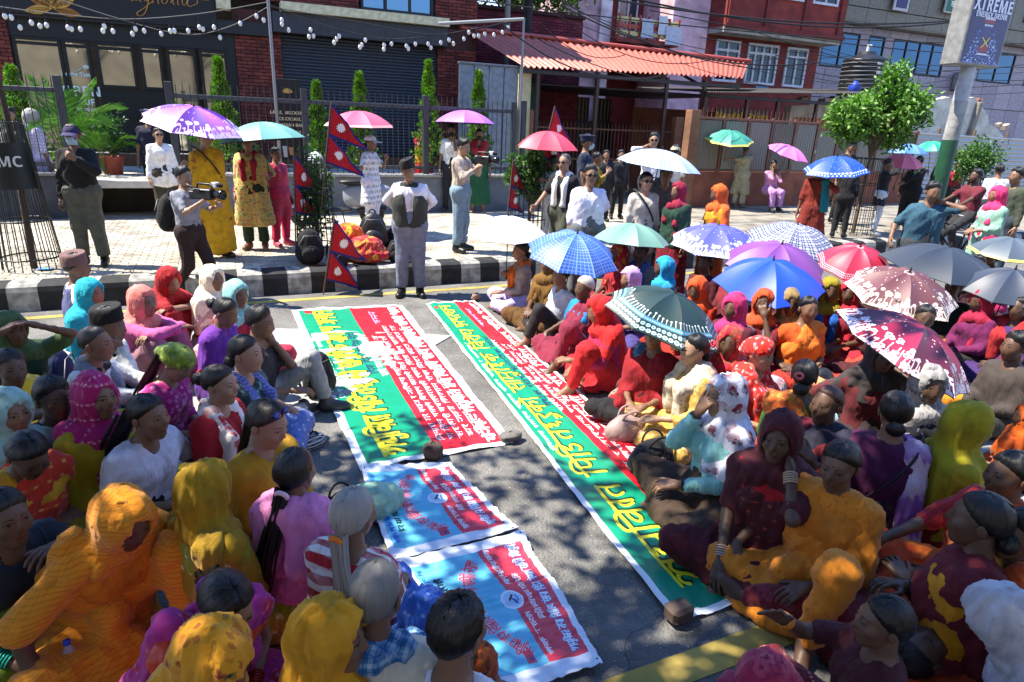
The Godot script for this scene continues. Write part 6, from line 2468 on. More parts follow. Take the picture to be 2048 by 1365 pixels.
	for i in 7:
		var p := MB.new()
		p.ell(Vector3(sin(-1.2 + i * 0.4) * 0.06, 1.68 + cos(-1.2 + i * 0.4) * 0.05, 0.034), Vector3(0.016, 0.05, 0.004), Basis(Vector3.BACK, 1.2 - i * 0.4))
		part("petal", p.mesh(), mat("metal:c8a050"), mbd)
	for i in 3:
		var p := MB.new()
		p.lathe([Vector2(0, 0), Vector2(0.035, 0), Vector2(0.055, 0.22 - 0.06 * i), Vector2(0, 0.22 - 0.06 * i)], 12, Vector3(-0.12 + i * 0.12, 0.42 + 0.04 * (i % 2), 0.03), Basis.from_scale(Vector3(1, 1, 0.25)))
		part("painted_cup", p.mesh(), mat(["plain:b8b4b0", "plain:a87850", "plain:4c2c24"][i]), mbd)

func light_strings() -> void:
	var rows := [
		"-3.65,3.81 -2.65,3.76 -1.49,3.77 -0.22,3.98 1.02,4.30",
		"-2.47,3.99 -1.65,3.78 -0.86,3.62 -0.26,3.62 0.39,3.85 1.01,4.21",
		"1.06,4.25 2.01,4.00 3.24,3.83 4.34,3.96 5.51,4.23 6.57,4.50",
		"1.06,4.22 2.82,4.10 4.23,3.99 5.15,4.13 6.56,4.48"]
	for i in rows.size():
		var pts := PackedVector3Array()
		for q in (rows[i] as String).split(" "):
			var c := q.split(",")
			pts.append(sp(c[0].to_float(), c[1].to_float(), 6.3))
		var o := thing("light_string", ["long festoon cable in front of the black cafe sign", "lower festoon cable looping under the black cafe sign", "festoon cable sagging across the roller shutter", "second cable above the roller shutter"][i], "light string", pts[0], 0.0)
		var fine := PackedVector3Array()
		for k in pts.size() - 1:
			for j in 6:
				var p0 := pts[maxi(k - 1, 0)]
				var p3 := pts[mini(k + 2, pts.size() - 1)]
				fine.append(pts[k].cubic_interpolate(pts[k + 1], p0, p3, j / 6.0) - pts[0])
		fine.append(pts[pts.size() - 1] - pts[0])
		var b := MB.new()
		b.tube(fine, [0.009], 5)
		part("cable", b.mesh(), mat("plain:5c5c5a" if i < 2 else "plain:202022"), o)
		if i == 0 or i == 2:
			var bulb := MB.new()
			bulb.ell(Vector3.ZERO, Vector3(0.038, 0.052, 0.038), Basis.IDENTITY, 10, 8)
			var bm := bulb.mesh()
			var holder := MB.new()
			holder.rod(Vector3(0, 0.04, 0), Vector3(0, 0.10, 0), 0.018, 7)
			holder.rod(Vector3(0, 0.10, 0), Vector3(0, 0.22, 0), 0.004, 4)
			var hm := holder.mesh()
			var all := "-3.33,3.65, -3.24,3.64, -3.14,3.49, -2.96,3.58, -2.84,3.54, -2.74,3.56, -2.42,3.55, -2.37,3.53, -2.23,3.54, -1.88,3.54, -1.85,3.62, -1.72,3.55, -1.41,3.53, -1.35,3.62, -1.21,3.60, -0.77,3.63, -0.70,3.64, -0.46,3.66, -0.26,3.74, -0.20,3.71, 0.00,3.76, 0.09,3.59, 0.48,3.87, -0.93,3.57, 0.79,4.03, 0.92,3.97, 1.26,3.93, 1.38,3.83, 1.26,4.00, 1.77,3.74, 1.81,3.87, 1.86,3.76, 2.27,3.67, 2.32,3.74, 2.38,3.80, 2.80,3.62, 2.84,3.67, 2.92,3.77, 3.31,3.62, 3.32,3.70, 3.48,3.74, 3.81,3.72, 3.85,3.67, 4.01,3.78, 4.30,3.80, 4.36,3.73, 4.59,3.85, 4.78,3.92, 4.88,3.85, 5.13,3.97, 5.24,4.11, 5.37,4.05, 5.48,4.06, 5.63,4.11, 5.85,4.11, 6.06,4.18, 6.19,4.29".split(", ")
			for q in all:
				var c := q.split(",")
				var s := c[0].to_float()
				if (s < 0.95) != (i == 0): continue
				var at := sp(s, c[1].to_float(), 6.3) - pts[0]
				part("bulb", bm, mat("gloss:d8d8d4"), o, Transform3D(Basis.IDENTITY, at))
				part("lamp_holder", hm, mat("plain:101010"), o, Transform3D(Basis.IDENTITY, at))
	for q: Array in [[0.96, 5.45, 5.2, "thin grey lamp pole behind the menu board"], [6.22, 5.5, 4.4, "thin grey pole with a side arm at the end of the railing"]]:
		var o := site("pole", q[3], "pole", q[0], 0.30, q[1])
		var b := MB.new()
		b.rod(Vector3.ZERO, Vector3(0, q[2] - 0.3, 0), 0.03, 8)
		part("shaft", b.mesh(), mat("metal:84888c"), o)
		b = MB.new()
		if q[0] > 2.0: b.rod(Vector3(0, q[2] - 0.32, 0), Vector3(-1.75, q[2] - 0.50, -0.6), 0.035, 8)
		else: b.rod(Vector3(0, q[2] - 0.85, 0), Vector3(-0.32, q[2] - 1.18, 0.1), 0.03, 8)
		part("arm", b.mesh(), mat("metal:9a9c98"), o)

# ---------------------------------------------------------------- the shed with the red sheet roof, the fences beside it
func shed() -> void:
	var gate := site("sheet_gate", "grey sheet metal gate leaf beside the brick pier", "gate", 5.35, 0.95, 7.3)
	for i in 4: one("sheet", 0.02 + i * 0.40, 0.40 + i * 0.40, 0.0, 2.58, -0.02 + 0.004 * (i % 2), 0.0, "paint:7e8a96", gate)
	one("side_frame", 1.62, 1.92, -0.6, 2.62, -0.14, 0.10, "wall:cbc197", gate)
	one("top_frame", 0.0, 1.62, 2.58, 2.63, -0.05, 0.03, "paint:6a7480", gate)
	var o := site("shed", "open shed with a red corrugated sheet roof on thin rusty posts", "shed", 0, 0.27, 7.1)
	var eL := Vector3(6.95, 3.28, 0.1)
	var eR := Vector3(13.9, 3.44, 0.1)
	var rL := Vector3(6.15, 4.24, -2.1)
	var rR := Vector3(16.0, 4.10, -2.1)
	for i in 9:
		var a := i / 9.0
		var c := (i + 1.02) / 9.0
		var b := MB.new()
		var g := PackedVector3Array()
		for j in 9:
			for k in 31:
				var f := lerpf(a, c, k / 30.0)
				var p := rL.lerp(rR, f).lerp(eL.lerp(eR, f), j / 8.0)
				var step := 0.018 * fmod(j * 0.5, 1.0)
				p += Vector3(0, 0.030 * sin(f * 44.0 * TAU) + step + 0.004 * (i % 2), 0)
				g.append(p)
		b.surf(g, 30, 8)
		var am := b.mesh()
		part("roof_sheet", am, mat("paint:b4604e") if i != 0 else mat("paint:a85846"), o)
	var cb := MB.new()
	cb.tube(PackedVector3Array([rL + Vector3(-0.1, 0.05, 0), rR + Vector3(0.1, 0.05, 0)]), [0.11], 10, true, 0.6)
	part("ridge_cap", cb.mesh(), mat("paint:a84c3e"), o)
	for s: float in [7.4, 9.14, 11.36, 12.66]: one("post", s - 0.045, s + 0.045, 0.0, 3.30, -0.05, 0.05, "paint:3c2822", o)
	one("beam", 6.95, 13.9, 3.14, 3.24, -0.06, 0.06, "paint:241a18", o)
	for s: float in [8.4, 10.4, 12.4]: 
		cb = MB.new()
		cb.rod(Vector3(s, 3.2, 0.0), Vector3(s, 3.95, -2.1), 0.04, 6)
		part("rafter", cb.mesh(), mat("paint:241a18"), o)
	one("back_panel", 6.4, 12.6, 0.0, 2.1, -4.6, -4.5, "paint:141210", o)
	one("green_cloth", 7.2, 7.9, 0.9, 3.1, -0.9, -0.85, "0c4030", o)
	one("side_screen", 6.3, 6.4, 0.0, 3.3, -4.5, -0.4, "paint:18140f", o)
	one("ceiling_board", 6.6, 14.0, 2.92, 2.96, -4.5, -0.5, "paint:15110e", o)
	for i in 5: window(o, 8.2 + i * 0.86, 8.9 + i * 0.86, 2.1, 2.85, -4.4, 5, 1, "paint:221a14", "paint:6e6452", 0.03)
	var f := site("rusty_bars", "rusty iron bar fence standing in the shed's shade", "fence", 7.6, 0.27, 7.5)
	var bar := MB.new()
	bar.rod(Vector3.ZERO, Vector3(0, 1.95, 0), 0.011, 5)
	bar.rod(Vector3(0, 1.95, 0), Vector3(0, 2.06, 0), 0.011, 5, 0.002)
	var bm := bar.mesh()
	for i in 40: part("bar", bm, mat("paint:5a3a2a"), f, Transform3D(Basis.IDENTITY, Vector3(i * 0.118, 0, 0)))
	for y: float in [0.2, 1.05, 1.85]: one("rail", 0.0, 4.7, y, y + 0.05, -0.02, 0.02, "paint:5a3a2a", f)
	one("post", -0.25, -0.02, -0.1, 2.3, -0.1, 0.1, "paint:8a5c40", f)
	one("post", 4.45, 4.72, -0.1, 2.3, -0.1, 0.1, "paint:8a5c40", f)
	# the second, dark roof to the right
	var d := site("lean_to", "low lean-to with a dark corrugated roof beside the red one", "shed", 0, 0.27, 7.0)
	for i in 8:
		var a := Vector3(12.6 + i * 1.0, 2.98 + i * 0.045, 0.3)
		part("roof_sheet", corrugated(a, a + Vector3(1.02, 0.045, 0), Vector3(0, 0.22, -3.6), 12, 0.018), mat("metal:4c4a48"), d)
	for s: float in [12.66, 14.2, 15.4, 17.0, 18.6]: one("post", s - 0.05, s + 0.05, 0.0, 2.95, -0.05, 0.05, "paint:4c2620", d)
	one("beam", 12.6, 20.6, 2.86, 2.95, -0.05, 0.05, "paint:1c1614", d)
	one("back_wall", 12.6, 17.0, 0.0, 2.6, -3.6, -3.5, "wall:7c4a38", d)
	var sg := site("shop_sign", "brown signboard with yellow letters under the dark lean-to roof", "sign", 14.9, 2.62, 7.9)
	one("board", -1.05, 1.05, -0.16, 0.28, -0.03, 0.03, "paint:4a2c22", sg)
	var tm := part("lettering", lettering("Mandala Prints", 0.21, "Droid Sans", 0.012), mat("plain:c8a81c"), sg)
	tm.position = Vector3(0, 0.06, 0.04)
	# tin fence on the low brown wall
	var t := site("tin_fence", "grey corrugated tin fence in rusty frames on a low brown wall", "fence", 0, 0.27, 5.35)
	one("low_wall", 11.2, 20.2, 0.0, 0.92, -0.22, 0.0, "wall:8a5440", t, 0.01)
	for i in 10:
		var a := Vector3(11.30 + i * 0.85, 2.22 - (0.14 if i > 4 else 0.0), -0.08)
		part("sheet", corrugated(a, a + Vector3(0.80, 0, 0), Vector3(0, -1.28, 0), 9, 0.018), mat("metal:8a8a84" if i % 3 else "metal:7a766e"), t)
	for i in 11: one("frame_post", 11.22 + i * 0.85 - 0.03, 11.22 + i * 0.85 + 0.03, 0.90, 2.34 - (0.14 if i > 5 else 0.0), -0.12, -0.04, "paint:7a4c38", t)
	for q: Array in [[11.2, 15.5, 2.24], [15.5, 19.8, 2.10], [11.2, 19.8, 0.93]]: one("frame_rail", q[0], q[1], q[2], q[2] + 0.06, -0.115, -0.045, "paint:7a4c38", t)
	var sk := MB.new()
	sk.rod(Vector3.ZERO, Vector3(0, 0.26, 0), 0.009, 5, 0.003)
	var skm := sk.mesh()
	for i in 58: part("spike", skm, mat("paint:8a5c48"), t, Transform3D(Basis.IDENTITY, Vector3(11.35 + i * 0.145, 2.28 - (0.14 if i > 28 else 0.0), -0.08)))
	one("gate_pier", 10.9, 11.2, 0.0, 2.45, -0.2, 0.06, "wall:8a6248", t)
	# horizontal tin hoarding at the far right, the broken house behind it
	var h := site("tin_hoarding", "hoarding of horizontal grey corrugated sheets at the far right", "fence", 0, 0.2, 6.5)
	for i in 5:
		var a := Vector3(20.6 + i * 1.9, 2.24 - i * 0.02, 0.0)
		part("sheet", corrugated(a, a + Vector3(0, -2.2, 0), Vector3(1.86, -0.02, 0), 15, 0.022), mat("metal:9aa0a4"), h)
	for i in 6: one("post", 20.5 + i * 1.9, 20.58 + i * 1.9, 0.0, 2.4, -0.12, -0.04, "paint:6a5a48", h)
	var bw := site("broken_house", "half demolished white house wall with ragged top edge", "building", 0, 0.2, 8.2)
	var pts := PackedVector2Array([Vector2(17.2, 0), Vector2(17.2, 2.9), Vector2(18.6, 3.0), Vector2(18.7, 3.2), Vector2(21.4, 3.3), Vector2(21.7, 3.05), Vector2(22.2, 3.12), Vector2(22.5, 3.45), Vector2(23.4, 3.5), Vector2(24.2, 3.42), Vector2(25.0, 3.55), Vector2(25.6, 3.5), Vector2(26.4, 3.62), Vector2(26.8, 3.4), Vector2(27.5, 3.0), Vector2(27.7, 2.7), Vector2(28.4, 2.5), Vector2(29.4, 1.9), Vector2(29.6, 0)])
	var b := MB.new()
	b.prism(pts, -0.3, 0.0)
	part("wall", b.mesh(), mat("wall:d0ccbc"), bw)
	one("wall_band", 17.4, 22.0, 2.0, 2.55, 0.0, 0.03, "wall:b07c58", bw)
	for s: float in [25.3, 26.5]:
		b = MB.new()
		b.box(Vector3(s, 1.7, 0.08), Vector3(0.20, 3.5, 0.18), 0.03, Basis(Vector3.BACK, -0.10))
		part("broken_column", b.mesh(), mat("wall:8a8478"), bw)
	for i in 40:
		b = MB.new()
		var q := rnd(i) * 11.5
		b.box(Vector3(17.6 + q, (3.05 + 0.03 * q if q < 9.5 else 2.6) + 0.16 * rnd(i, 3), -0.15), Vector3(0.12 + 0.2 * rnd(i, 4), 0.10 + 0.14 * rnd(i, 5), 0.22), 0.02, Basis(Vector3.BACK, rnd(i, 6)))
		part("rubble", b.mesh(), mat("wall:a89c8c" if i % 3 else "wall:8a5a48"), bw)
	var rw := site("maroon_wall", "maroon painted brick wall above the red shed roof", "wall", 0, 0, 10.6)
	one("backing", 6.6, 10.55, 0.3, 5.30, -0.3, -0.02, "wall:5c2028", rw)
	var rk := [mat("wall:6c2430"), mat("wall:7a2c38"), mat("wall:642030")]
	bricks(rw, 6.6, 10.55, 2.4, 5.28, 0.0, rk, 200, 9.0)
	one("coping", 6.5, 10.6, 5.30, 5.40, -0.35, 0.06, "wall:3c1c1c", rw)
	var tr := site("tree", "leafy tree behind the maroon wall", "tree", 9.0, 0.3, 12.2)
	b = MB.new()
	b.tube(PackedVector3Array([Vector3.ZERO, Vector3(0.1, 3.0, 0), Vector3(-0.1, 6.2, 0)]), [0.2, 0.15, 0.08], 9)
	part("trunk", b.mesh(), mat("wall:5a4a3c"), tr)
	bush(tr, "crown", Vector3(0.2, 6.4, 0), Vector3(2.6, 1.5, 1.4), 1500, 4.0, Color(0.10, 0.20, 0.03), 0.20)
	for q: Array in [[7.7, 0.10, "grey wooden cable pole behind the red roof"], [8.35, 0.13, "dark trunk like pole behind the red roof"]]:
		var po := site("cable_pole", q[2], "pole", q[0], 0.3, 9.9)
		b = MB.new()
		b.rod(Vector3.ZERO, Vector3(0, 8.0, 0), q[1], 10, q[1] * 0.8)
		part("shaft", b.mesh(), mat("wall:8a8880" if q[1] < 0.12 else "wall:2c2a28"), po)

# ---------------------------------------------------------------- the houses behind
func houses() -> void:
	var p := site("pink_house", "pale pink plastered house with a striped balcony", "building", 0, 0, 13.0)
	one("wall", 11.2, 12.5, 0.0, 11.0, -5.0, 0.0, "wall:d8b0b8", p)
	one("pilaster", 12.5, 12.95, 0.0, 11.0, -0.4, 0.12, "wall:e4d4d8", p)
	one("wall", 12.95, 15.6, 0.0, 11.0, -2.2, -1.9, "wall:7a2c28", p)
	one("wall", 15.6, 17.25, 0.0, 11.0, -5.0, 0.05, "wall:e2bcc6", p)
	one("canopy", 12.2, 15.6, 4.35, 4.50, -1.9, 0.9, "wall:a05a48", p)
	one("balcony_slab", 12.95, 15.6, 5.05, 5.2, -1.9, 0.55, "wall:8a3a30", p)
	for i in 3: one("balcony_rail", 12.95, 15.6, 5.28 + i * 0.22, 5.42 + i * 0.22, 0.45, 0.52, "paint:d8c880" if i % 2 == 0 else "paint:b0442c", p)
	for i in 7: one("baluster", 13.0 + i * 0.42, 13.08 + i * 0.42, 5.2, 5.95, 0.43, 0.54, "paint:a04434", p)
	window(p, 13.1, 14.0, 5.4, 6.9, -1.86, 2, 1, "paint:c8ccd4", "mirror:5a6a78", 0.06)
	window(p, 14.4, 15.3, 5.3, 7.0, -1.86, 2, 1, "paint:c8ccd4", "mirror:5a6a78", 0.06)
	for q: Array in [[13.9, 5.55, 0.5, "c0c8d0"], [14.6, 5.7, 0.42, "d8dce0"], [14.95, 5.4, 0.7, "c8ccd4"]]:
		var c := site("laundry", ["white cloth hung on the balcony, left", "small white cloth hung on the balcony, middle", "larger white cloth over the balcony rail, right"][int((q[0] - 13.5) / 0.55)], "laundry", q[0], q[1], 12.4)
		var b := MB.new()
		var g := PackedVector3Array()
		for j in 7:
			for i in 9: g.append(Vector3(i * q[2] / 8.0, -j * 0.10 + 0.3, 0.04 * sin(i * 1.4 + j * 0.5)))
		b.surf(g, 8, 6)
		part("cloth", b.mesh(), mat("" + q[3]), c)
	var r := site("red_house", "dark red house with white framed windows and overhanging storey", "building", 0, 0, 13.0)
	one("wall", 17.25, 23.2, 0.0, 5.85, -5.0, 0.0, "wall:7c2e28", r)
	one("overhang_floor", 17.3, 23.3, 5.68, 5.86, 0.0, 0.9, "wall:a8a498", r)
	one("upper_wall", 17.3, 23.3, 5.86, 11.0, -5.0, 0.92, "wall:8c3830", r)
	for s: float in [17.35, 19.1, 21.0, 22.9]: one("pilaster", s, s + 0.3, 5.9, 11.0, 0.92, 1.0, "wall:7c2e28", r)
	one("string_course", 17.25, 23.35, 5.84, 6.0, 0.92, 1.03, "wall:7c2e28", r)
	for q: Array in [[17.75, 18.95, 2], [19.35, 20.95, 4], [21.4, 22.55, 2]]: window(r, q[0], q[1], 4.05, 5.55, 0.03, q[2], 1, "paint:c8ccd8", "mirror:344048", 0.09, 0.36)
	for q: Array in [[17.75, 19.0, 2], [19.5, 20.9, 3], [21.35, 22.7, 2]]: window(r, q[0], q[1], 7.0, 8.6, 0.96, q[2], 1, "paint:c8ccd8", "mirror:344048", 0.09)
	one("blue_board", 20.0, 20.7, 3.75, 4.0, 0.02, 0.06, "paint:4a7ca0", r)
	var o := site("office_block", "lilac grey panelled office block with dark blue strip windows", "building", 0, 0, 15.0)
	one("core", 24.5, 52.0, 0.0, 14.0, -8.0, -0.10, "wall:3a383c", o)
	# cladding panels, each its own piece
	var lil := ["paint:8c8694", "paint:847e8c", "paint:948e9a"]
	var panel := func(s0: float, s1: float, y0: float, y1: float, z: float, k: int) -> void: one("panel", s0 + 0.012, s1 - 0.012, y0 + 0.012, y1 - 0.012, z - 0.06, z, lil[k % 3] if z < 0.5 else "paint:6c685c", o, 0.004)
	for i in 20:
		var s := 24.6 + i * 1.3
		panel.call(s, s + 1.3, 3.9, 5.22, 0.0, i)
		panel.call(s, s + 1.3, 6.72, 7.05, 0.0, i + 1)
		panel.call(s, s + 1.3, 7.70, 9.2, 0.62, i)
		panel.call(s, s + 1.3, 9.2, 10.7, 0.62, i + 2)
		panel.call(s, s + 1.3, 2.4, 3.9, -0.04, i + 1)
	for i in 20:
		var s := 24.6 + i * 1.3
		one("soffit_panel", s + 0.01, s + 1.29, 7.06, 7.10, 0.0, 0.60, "paint:7a7468", o, 0.003)
		one("fascia_panel", s + 0.01, s + 1.29, 7.11, 7.68, 0.50, 0.60, "paint:6e6a5c", o, 0.004)
	var x := 24.6
	for q: Array in [[25.5, 27.8, 2], [28.4, 29.5, 1], [30.1, 34.0, 4], [36.9, 39.8, 2], [41.0, 45.0, 4]]:
		if q[0] > x: one("window_pier", x, q[0] - 0.01, 5.22, 6.72, -0.07, -0.004, "paint:8c8694", o)
		window(o, q[0], q[1], 5.24, 6.70, -0.03, q[2], 1, "paint:22242a", "mirror:3a5c7c", 0.05)
		x = q[1] + 0.01
	for q: Array in [[38.5, 42.0], [46.0, 50.0]]: window(o, q[0], q[1], 8.1, 9.4, 0.64, 2, 1, "paint:22242a", "mirror:3a5c7c", 0.05)
	var a := site("air_conditioner", "outdoor air conditioner unit on the office wall behind the lamp post", "air conditioner", 34.95, 4.70, 14.95)
	one("casing", 0.0, 1.1, 0.0, 0.80, 0.0, 0.40, "paint:8a8a84", a, 0.03)
	var b := MB.new()
	for i in 5: b.torus(Vector3(0.45, 0.4, 0.41), 0.06 + i * 0.06, 0.008, Basis(Vector3.RIGHT, PI / 2), 18, 4)
	part("grille", b.mesh(), mat("paint:4c4c4a"), a)
	one("bracket", 0.05, 1.05, -0.08, -0.01, 0.0, 0.35, "paint:4a4a4c", a)
	var n := site("insurance_sign", "narrow dark blue sign board in a white frame", "sign", 29.0, 7.75, 14.2)
	one("frame", -0.45, 0.55, -0.02, 1.8, -0.06, 0.0, "paint:b8b8bc", n)
	one("board", -0.30, 0.40, 0.10, 1.8, 0.002, 0.03, "paint:242a68", n)
	var tm := part("lettering", lettering("NIC LTD", 0.24, "Droid Sans", 0.01), mat("plain:d8d8e0"), n)
	tm.position = Vector3(0.05, 0.85, 0.04)
	var gs := site("bank_sign", "green sign board with white script near the top right", "sign", 33.2, 8.0, 14.2)
	var im := Image.create_empty(512, 300, false, Image.FORMAT_RGB8)
	im.fill(hx("0e5a48"))
	deva(im, "नेपाल आवास विकास", 40, 470, 160, 52, 4.0, hx("e4e8e4"))
	deva(im, "सहकारी संस्था लि", 60, 450, 240, 52, 4.0, hx("e4e8e4"))
	dot(im, 256, 54, 34, hx("c8dcd0"))
	dot(im, 256, 54, 24, hx("2a7a60"))
	deva(im, "ललितपुर", 190, 320, 284, 20, 2.0, hx("c8dcd0"))
	var sm := StandardMaterial3D.new()
	sm.albedo_texture = ImageTexture.create_from_image(im)
	sm.roughness = 0.5
	var qd := MB.new()
	qd.quad(Vector3(-1.15, 0, 0.035), Vector3(1.15, 0, 0.035), Vector3(1.15, 1.2, 0.035), Vector3(-1.15, 1.2, 0.035))
	one("board", -1.2, 1.2, -0.05, 1.25, -0.05, 0.03, "paint:c0c4c4", gs)
	part("printed_sheet", qd.mesh(), sm, gs)
	# the tank on the lean-to
	var t := site("water_tank", "black ribbed plastic water tank on the lean-to roof", "water tank", 21.2, 3.62, 9.0)
	var prof := [Vector2(0, 0)]
	for i in 33: prof.append(Vector2(0.74 + (0.025 if i % 4 < 2 else 0.0), i * 0.036))
	prof.append_array([Vector2(0.70, 1.20), Vector2(0.30, 1.36), Vector2(0.28, 1.44), Vector2(0, 1.46)])
	b = MB.new()
	b.lathe(prof, 28)
	part("tank_body", b.mesh(), mat("leather:17181a"), t)
	b = MB.new()
	b.rod(Vector3(-0.15, 1.35, 0.1), Vector3(-0.15, 1.66, 0.1), 0.05, 8)
	b.rod(Vector3(-0.15, 1.62, 0.1), Vector3(-0.02, 1.62, 0.1), 0.05, 8)
	part("vent_pipe", b.mesh(), mat("plain:d0d0cc"), t)
	for i in 3:
		var m := part("tank_lettering", lettering(["WATER", "TANK", "1000 L"][i], 0.10, "Droid Sans", 0.006), mat("plain:c8c8c8"), t)
		m.position = Vector3(-0.15, 1.02 - i * 0.15, 0.775)
	for i in 8:
		b = MB.new()
		b.torus(Vector3(0, 0.10 + i * 0.135, 0), 0.775, 0.006, Basis.IDENTITY, 28, 4)
		part("band", b.mesh(), mat("plain:8a8c8e"), t)
	for q: Array in [[20.05, 0.18, "1c3ca8", "blue tub on the lean-to roof left of the tank"], [22.4, 0.20, "1c2c90", "blue jerrycan on the lean-to roof right of the tank"]]:
		var c := site("tub", q[3], "container", q[0], 3.58, 8.3)
		b = MB.new()
		b.lathe([Vector2(0, 0), Vector2(q[1], 0), Vector2(q[1] * 1.15, 0.30), Vector2(q[1] * 0.5, 0.36), Vector2(q[1] * 0.4, 0.44), Vector2(0, 0.44)], 14)
		part("tub_body", b.mesh(), mat("paint:" + q[2]), c)
	# across the road, behind the viewer, the row whose sunlit wall the panes mirror
	var back := site("opposite_house", "pale brick house row across the road, mirrored in the cafe panes", "building", 0, 0, -19.0)
	one("wall", -30.0, 20.0, 0.0, 8.5, -1.0, 0.0, "wall:a89c84", back)

# ---------------------------------------------------------------- lamp post, trees, flags, bags
func furniture() -> void:
	var l := site("lamp_post", "pale steel lamp post with green foot and tall energy drink poster", "lamp post", 14.42, 0.30, 0.9)
	var b := MB.new()
	b.rod(Vector3(0, 0, 0), Vector3(0, 1.95, 0), 0.16, 14)
	part("green_foot", b.mesh(), mat("paint:1c5038"), l)
	b = MB.new()
	b.rod(Vector3(0, 1.95, 0), Vector3(0, 2.75, 0), 0.155, 14, 0.15)
	part("scuffed_band", b.mesh(), mat("wall:a8a8a4"), l)
	b = MB.new()
	b.rod(Vector3(0, 2.75, 0), Vector3(0, 3.45, 0), 0.15, 14, 0.14)
	b.rod(Vector3(0, 4.9, 0), Vector3(0, 7.5, 0), 0.12, 12, 0.08)
	part("shaft", b.mesh(), mat("paint:b0b4b8"), l)
	one("poster_box", -0.66, 0.66, 3.42, 4.74, -0.20, 0.20, "paint:8a8a88", l, 0.02)
	var im := Image.create_empty(384, 576, false, Image.FORMAT_RGB8)
	im.fill(hx("191c5c"))
	for i in 700:
		var x := rnd(i, 1) * 384.0
		var y := 576.0 - 420.0 * pow(rnd(i, 2), 1.4)
		var d := absf(x - 192) / 192.0
		if y < 200 + 150 * (1.0 - d) or d > 0.35 + 0.6 * (y - 200) / 376.0: continue
		dot(im, x, y, 1.5 + 5.0 * rnd(i, 4), [hx("3c6cd8"), hx("78b0f0"), hx("c8e4f8"), hx("2848b0")][i % 4])
	im.fill_rect(Rect2i(140, 170, 104, 340), hx("20225c"))
	im.fill_rect(Rect2i(140, 170, 104, 26), hx("c8ccd4"))
	im.fill_rect(Rect2i(140, 196, 104, 30), hx("8c2438"))
	for i in 60: im.fill_rect(Rect2i(146 + i / 2, 236 + i, 92 - i, 1), hx("c8ccd8"))
	im.fill_rect(Rect2i(160, 250, 64, 96), hx("2a2c70"))
	im.fill_rect(Rect2i(140, 420, 104, 54), hx("8c1c3c"))
	im.fill_rect(Rect2i(140, 486, 104, 16), hx("d8dce4"))
	line(im, 160, 350, 228, 420, 5, hx("e0c02c"))
	line(im, 232, 346, 168, 436, 5, hx("e0c02c"))
	for i in 3:
		line(im, 40, 118 + i * 12, 96, 112 + i * 12, 2.5, hx("d8dce8"))
		line(im, 290, 112 + i * 12, 346, 106 + i * 12, 2.5, hx("d8dce8"))
	var pm := StandardMaterial3D.new()
	pm.albedo_texture = ImageTexture.create_from_image(im)
	pm.roughness = 0.35
	b = MB.new()
	b.quad(Vector3(-0.60, 3.47, 0.206), Vector3(0.60, 3.47, 0.206), Vector3(0.60, 4.70, 0.206), Vector3(-0.60, 4.70, 0.206))
	part("poster", b.mesh(), pm, l)
	for q: Array in [["XTREME", 0.23, 4.54], ["ENERGY DRINK", 0.10, 4.36]]:
		var m := part("lettering", lettering(q[0], q[1], "Droid Sans", 0.008, true, true), mat("plain:e4e6ec"), l)
		m.position = Vector3(0, q[2], 0.214)
	# tree guards and what grows in them
	guard("iron tree guard with a KMC plate at the left edge", -2.42, 1.0, 1.75, 0.32, 0.20, true, 0.02)
	var g2 := guard("black tree guard with flags in front of the scooter", 1.05, 1.3, 1.35, 0.30, 0.24, false)
	var g3 := guard("black tree guard filled with a round bush near the small flag", 4.5, 1.2, 1.30, 0.30, 0.30, false)
	var g4 := guard("dark tree guard round the bright street tree at the right", 12.0, 0.9, 1.55, 0.38, 0.30, false)
	var g5 := guard("tree guard of the round shrub right of the lamp post", 15.9, 1.2, 1.3, 0.34, 0.30, false)
	var plants := [["vine_bush", "leafy climber inside the black guard by the scooter", g2, Vector3(0, 0.85, 0), Vector3(0.24, 0.75, 0.24), 330, Color(0.05, 0.12, 0.025), 0.07],
		["round_bush", "round dark green bush in the guard beside the coral umbrella", g3, Vector3(0, 1.15, 0), Vector3(0.42, 0.45, 0.40), 620, Color(0.05, 0.12, 0.02), 0.075],
		["street_tree", "bright green young street tree in front of the tin fence", g4, Vector3(0.15, 2.35, 0), Vector3(0.92, 0.80, 0.75), 1900, Color(0.12, 0.25, 0.035), 0.085],
		["round_shrub", "round shrub in its guard right of the lamp post", g5, Vector3(0.1, 1.5, 0), Vector3(0.62, 0.48, 0.5), 700, Color(0.07, 0.16, 0.03), 0.08],
		["dark_sapling", "thin sapling trunk in the left guard", g2, Vector3(0, 1.7, 0), Vector3(0.05, 0.1, 0.05), 6, Color(0.05, 0.1, 0.02), 0.06]]
	for i in 4:
		var q: Array = plants[i]
		var o := thing(q[0], q[1], "tree" if i == 2 else "shrub", (q[2] as Node3D).position, STREET)
		var tb := MB.new()
		var c: Vector3 = q[3]
		tb.tube(PackedVector3Array([Vector3.ZERO, Vector3(0.03, c.y * 0.6, 0), c]), [0.035, 0.028, 0.012], 8)
		if i == 2:
			for k in 9:
				var d := rv(k, 4.0) * Vector3(0.8, 0.6, 0.65)
				tb.tube(PackedVector3Array([Vector3(0.05, 1.45 + 0.05 * k, 0), c + d * 0.4, c + d * 0.95]), [0.022, 0.012, 0.004], 6)
		part("trunk", tb.mesh(), mat("wall:5a4a38"), o)
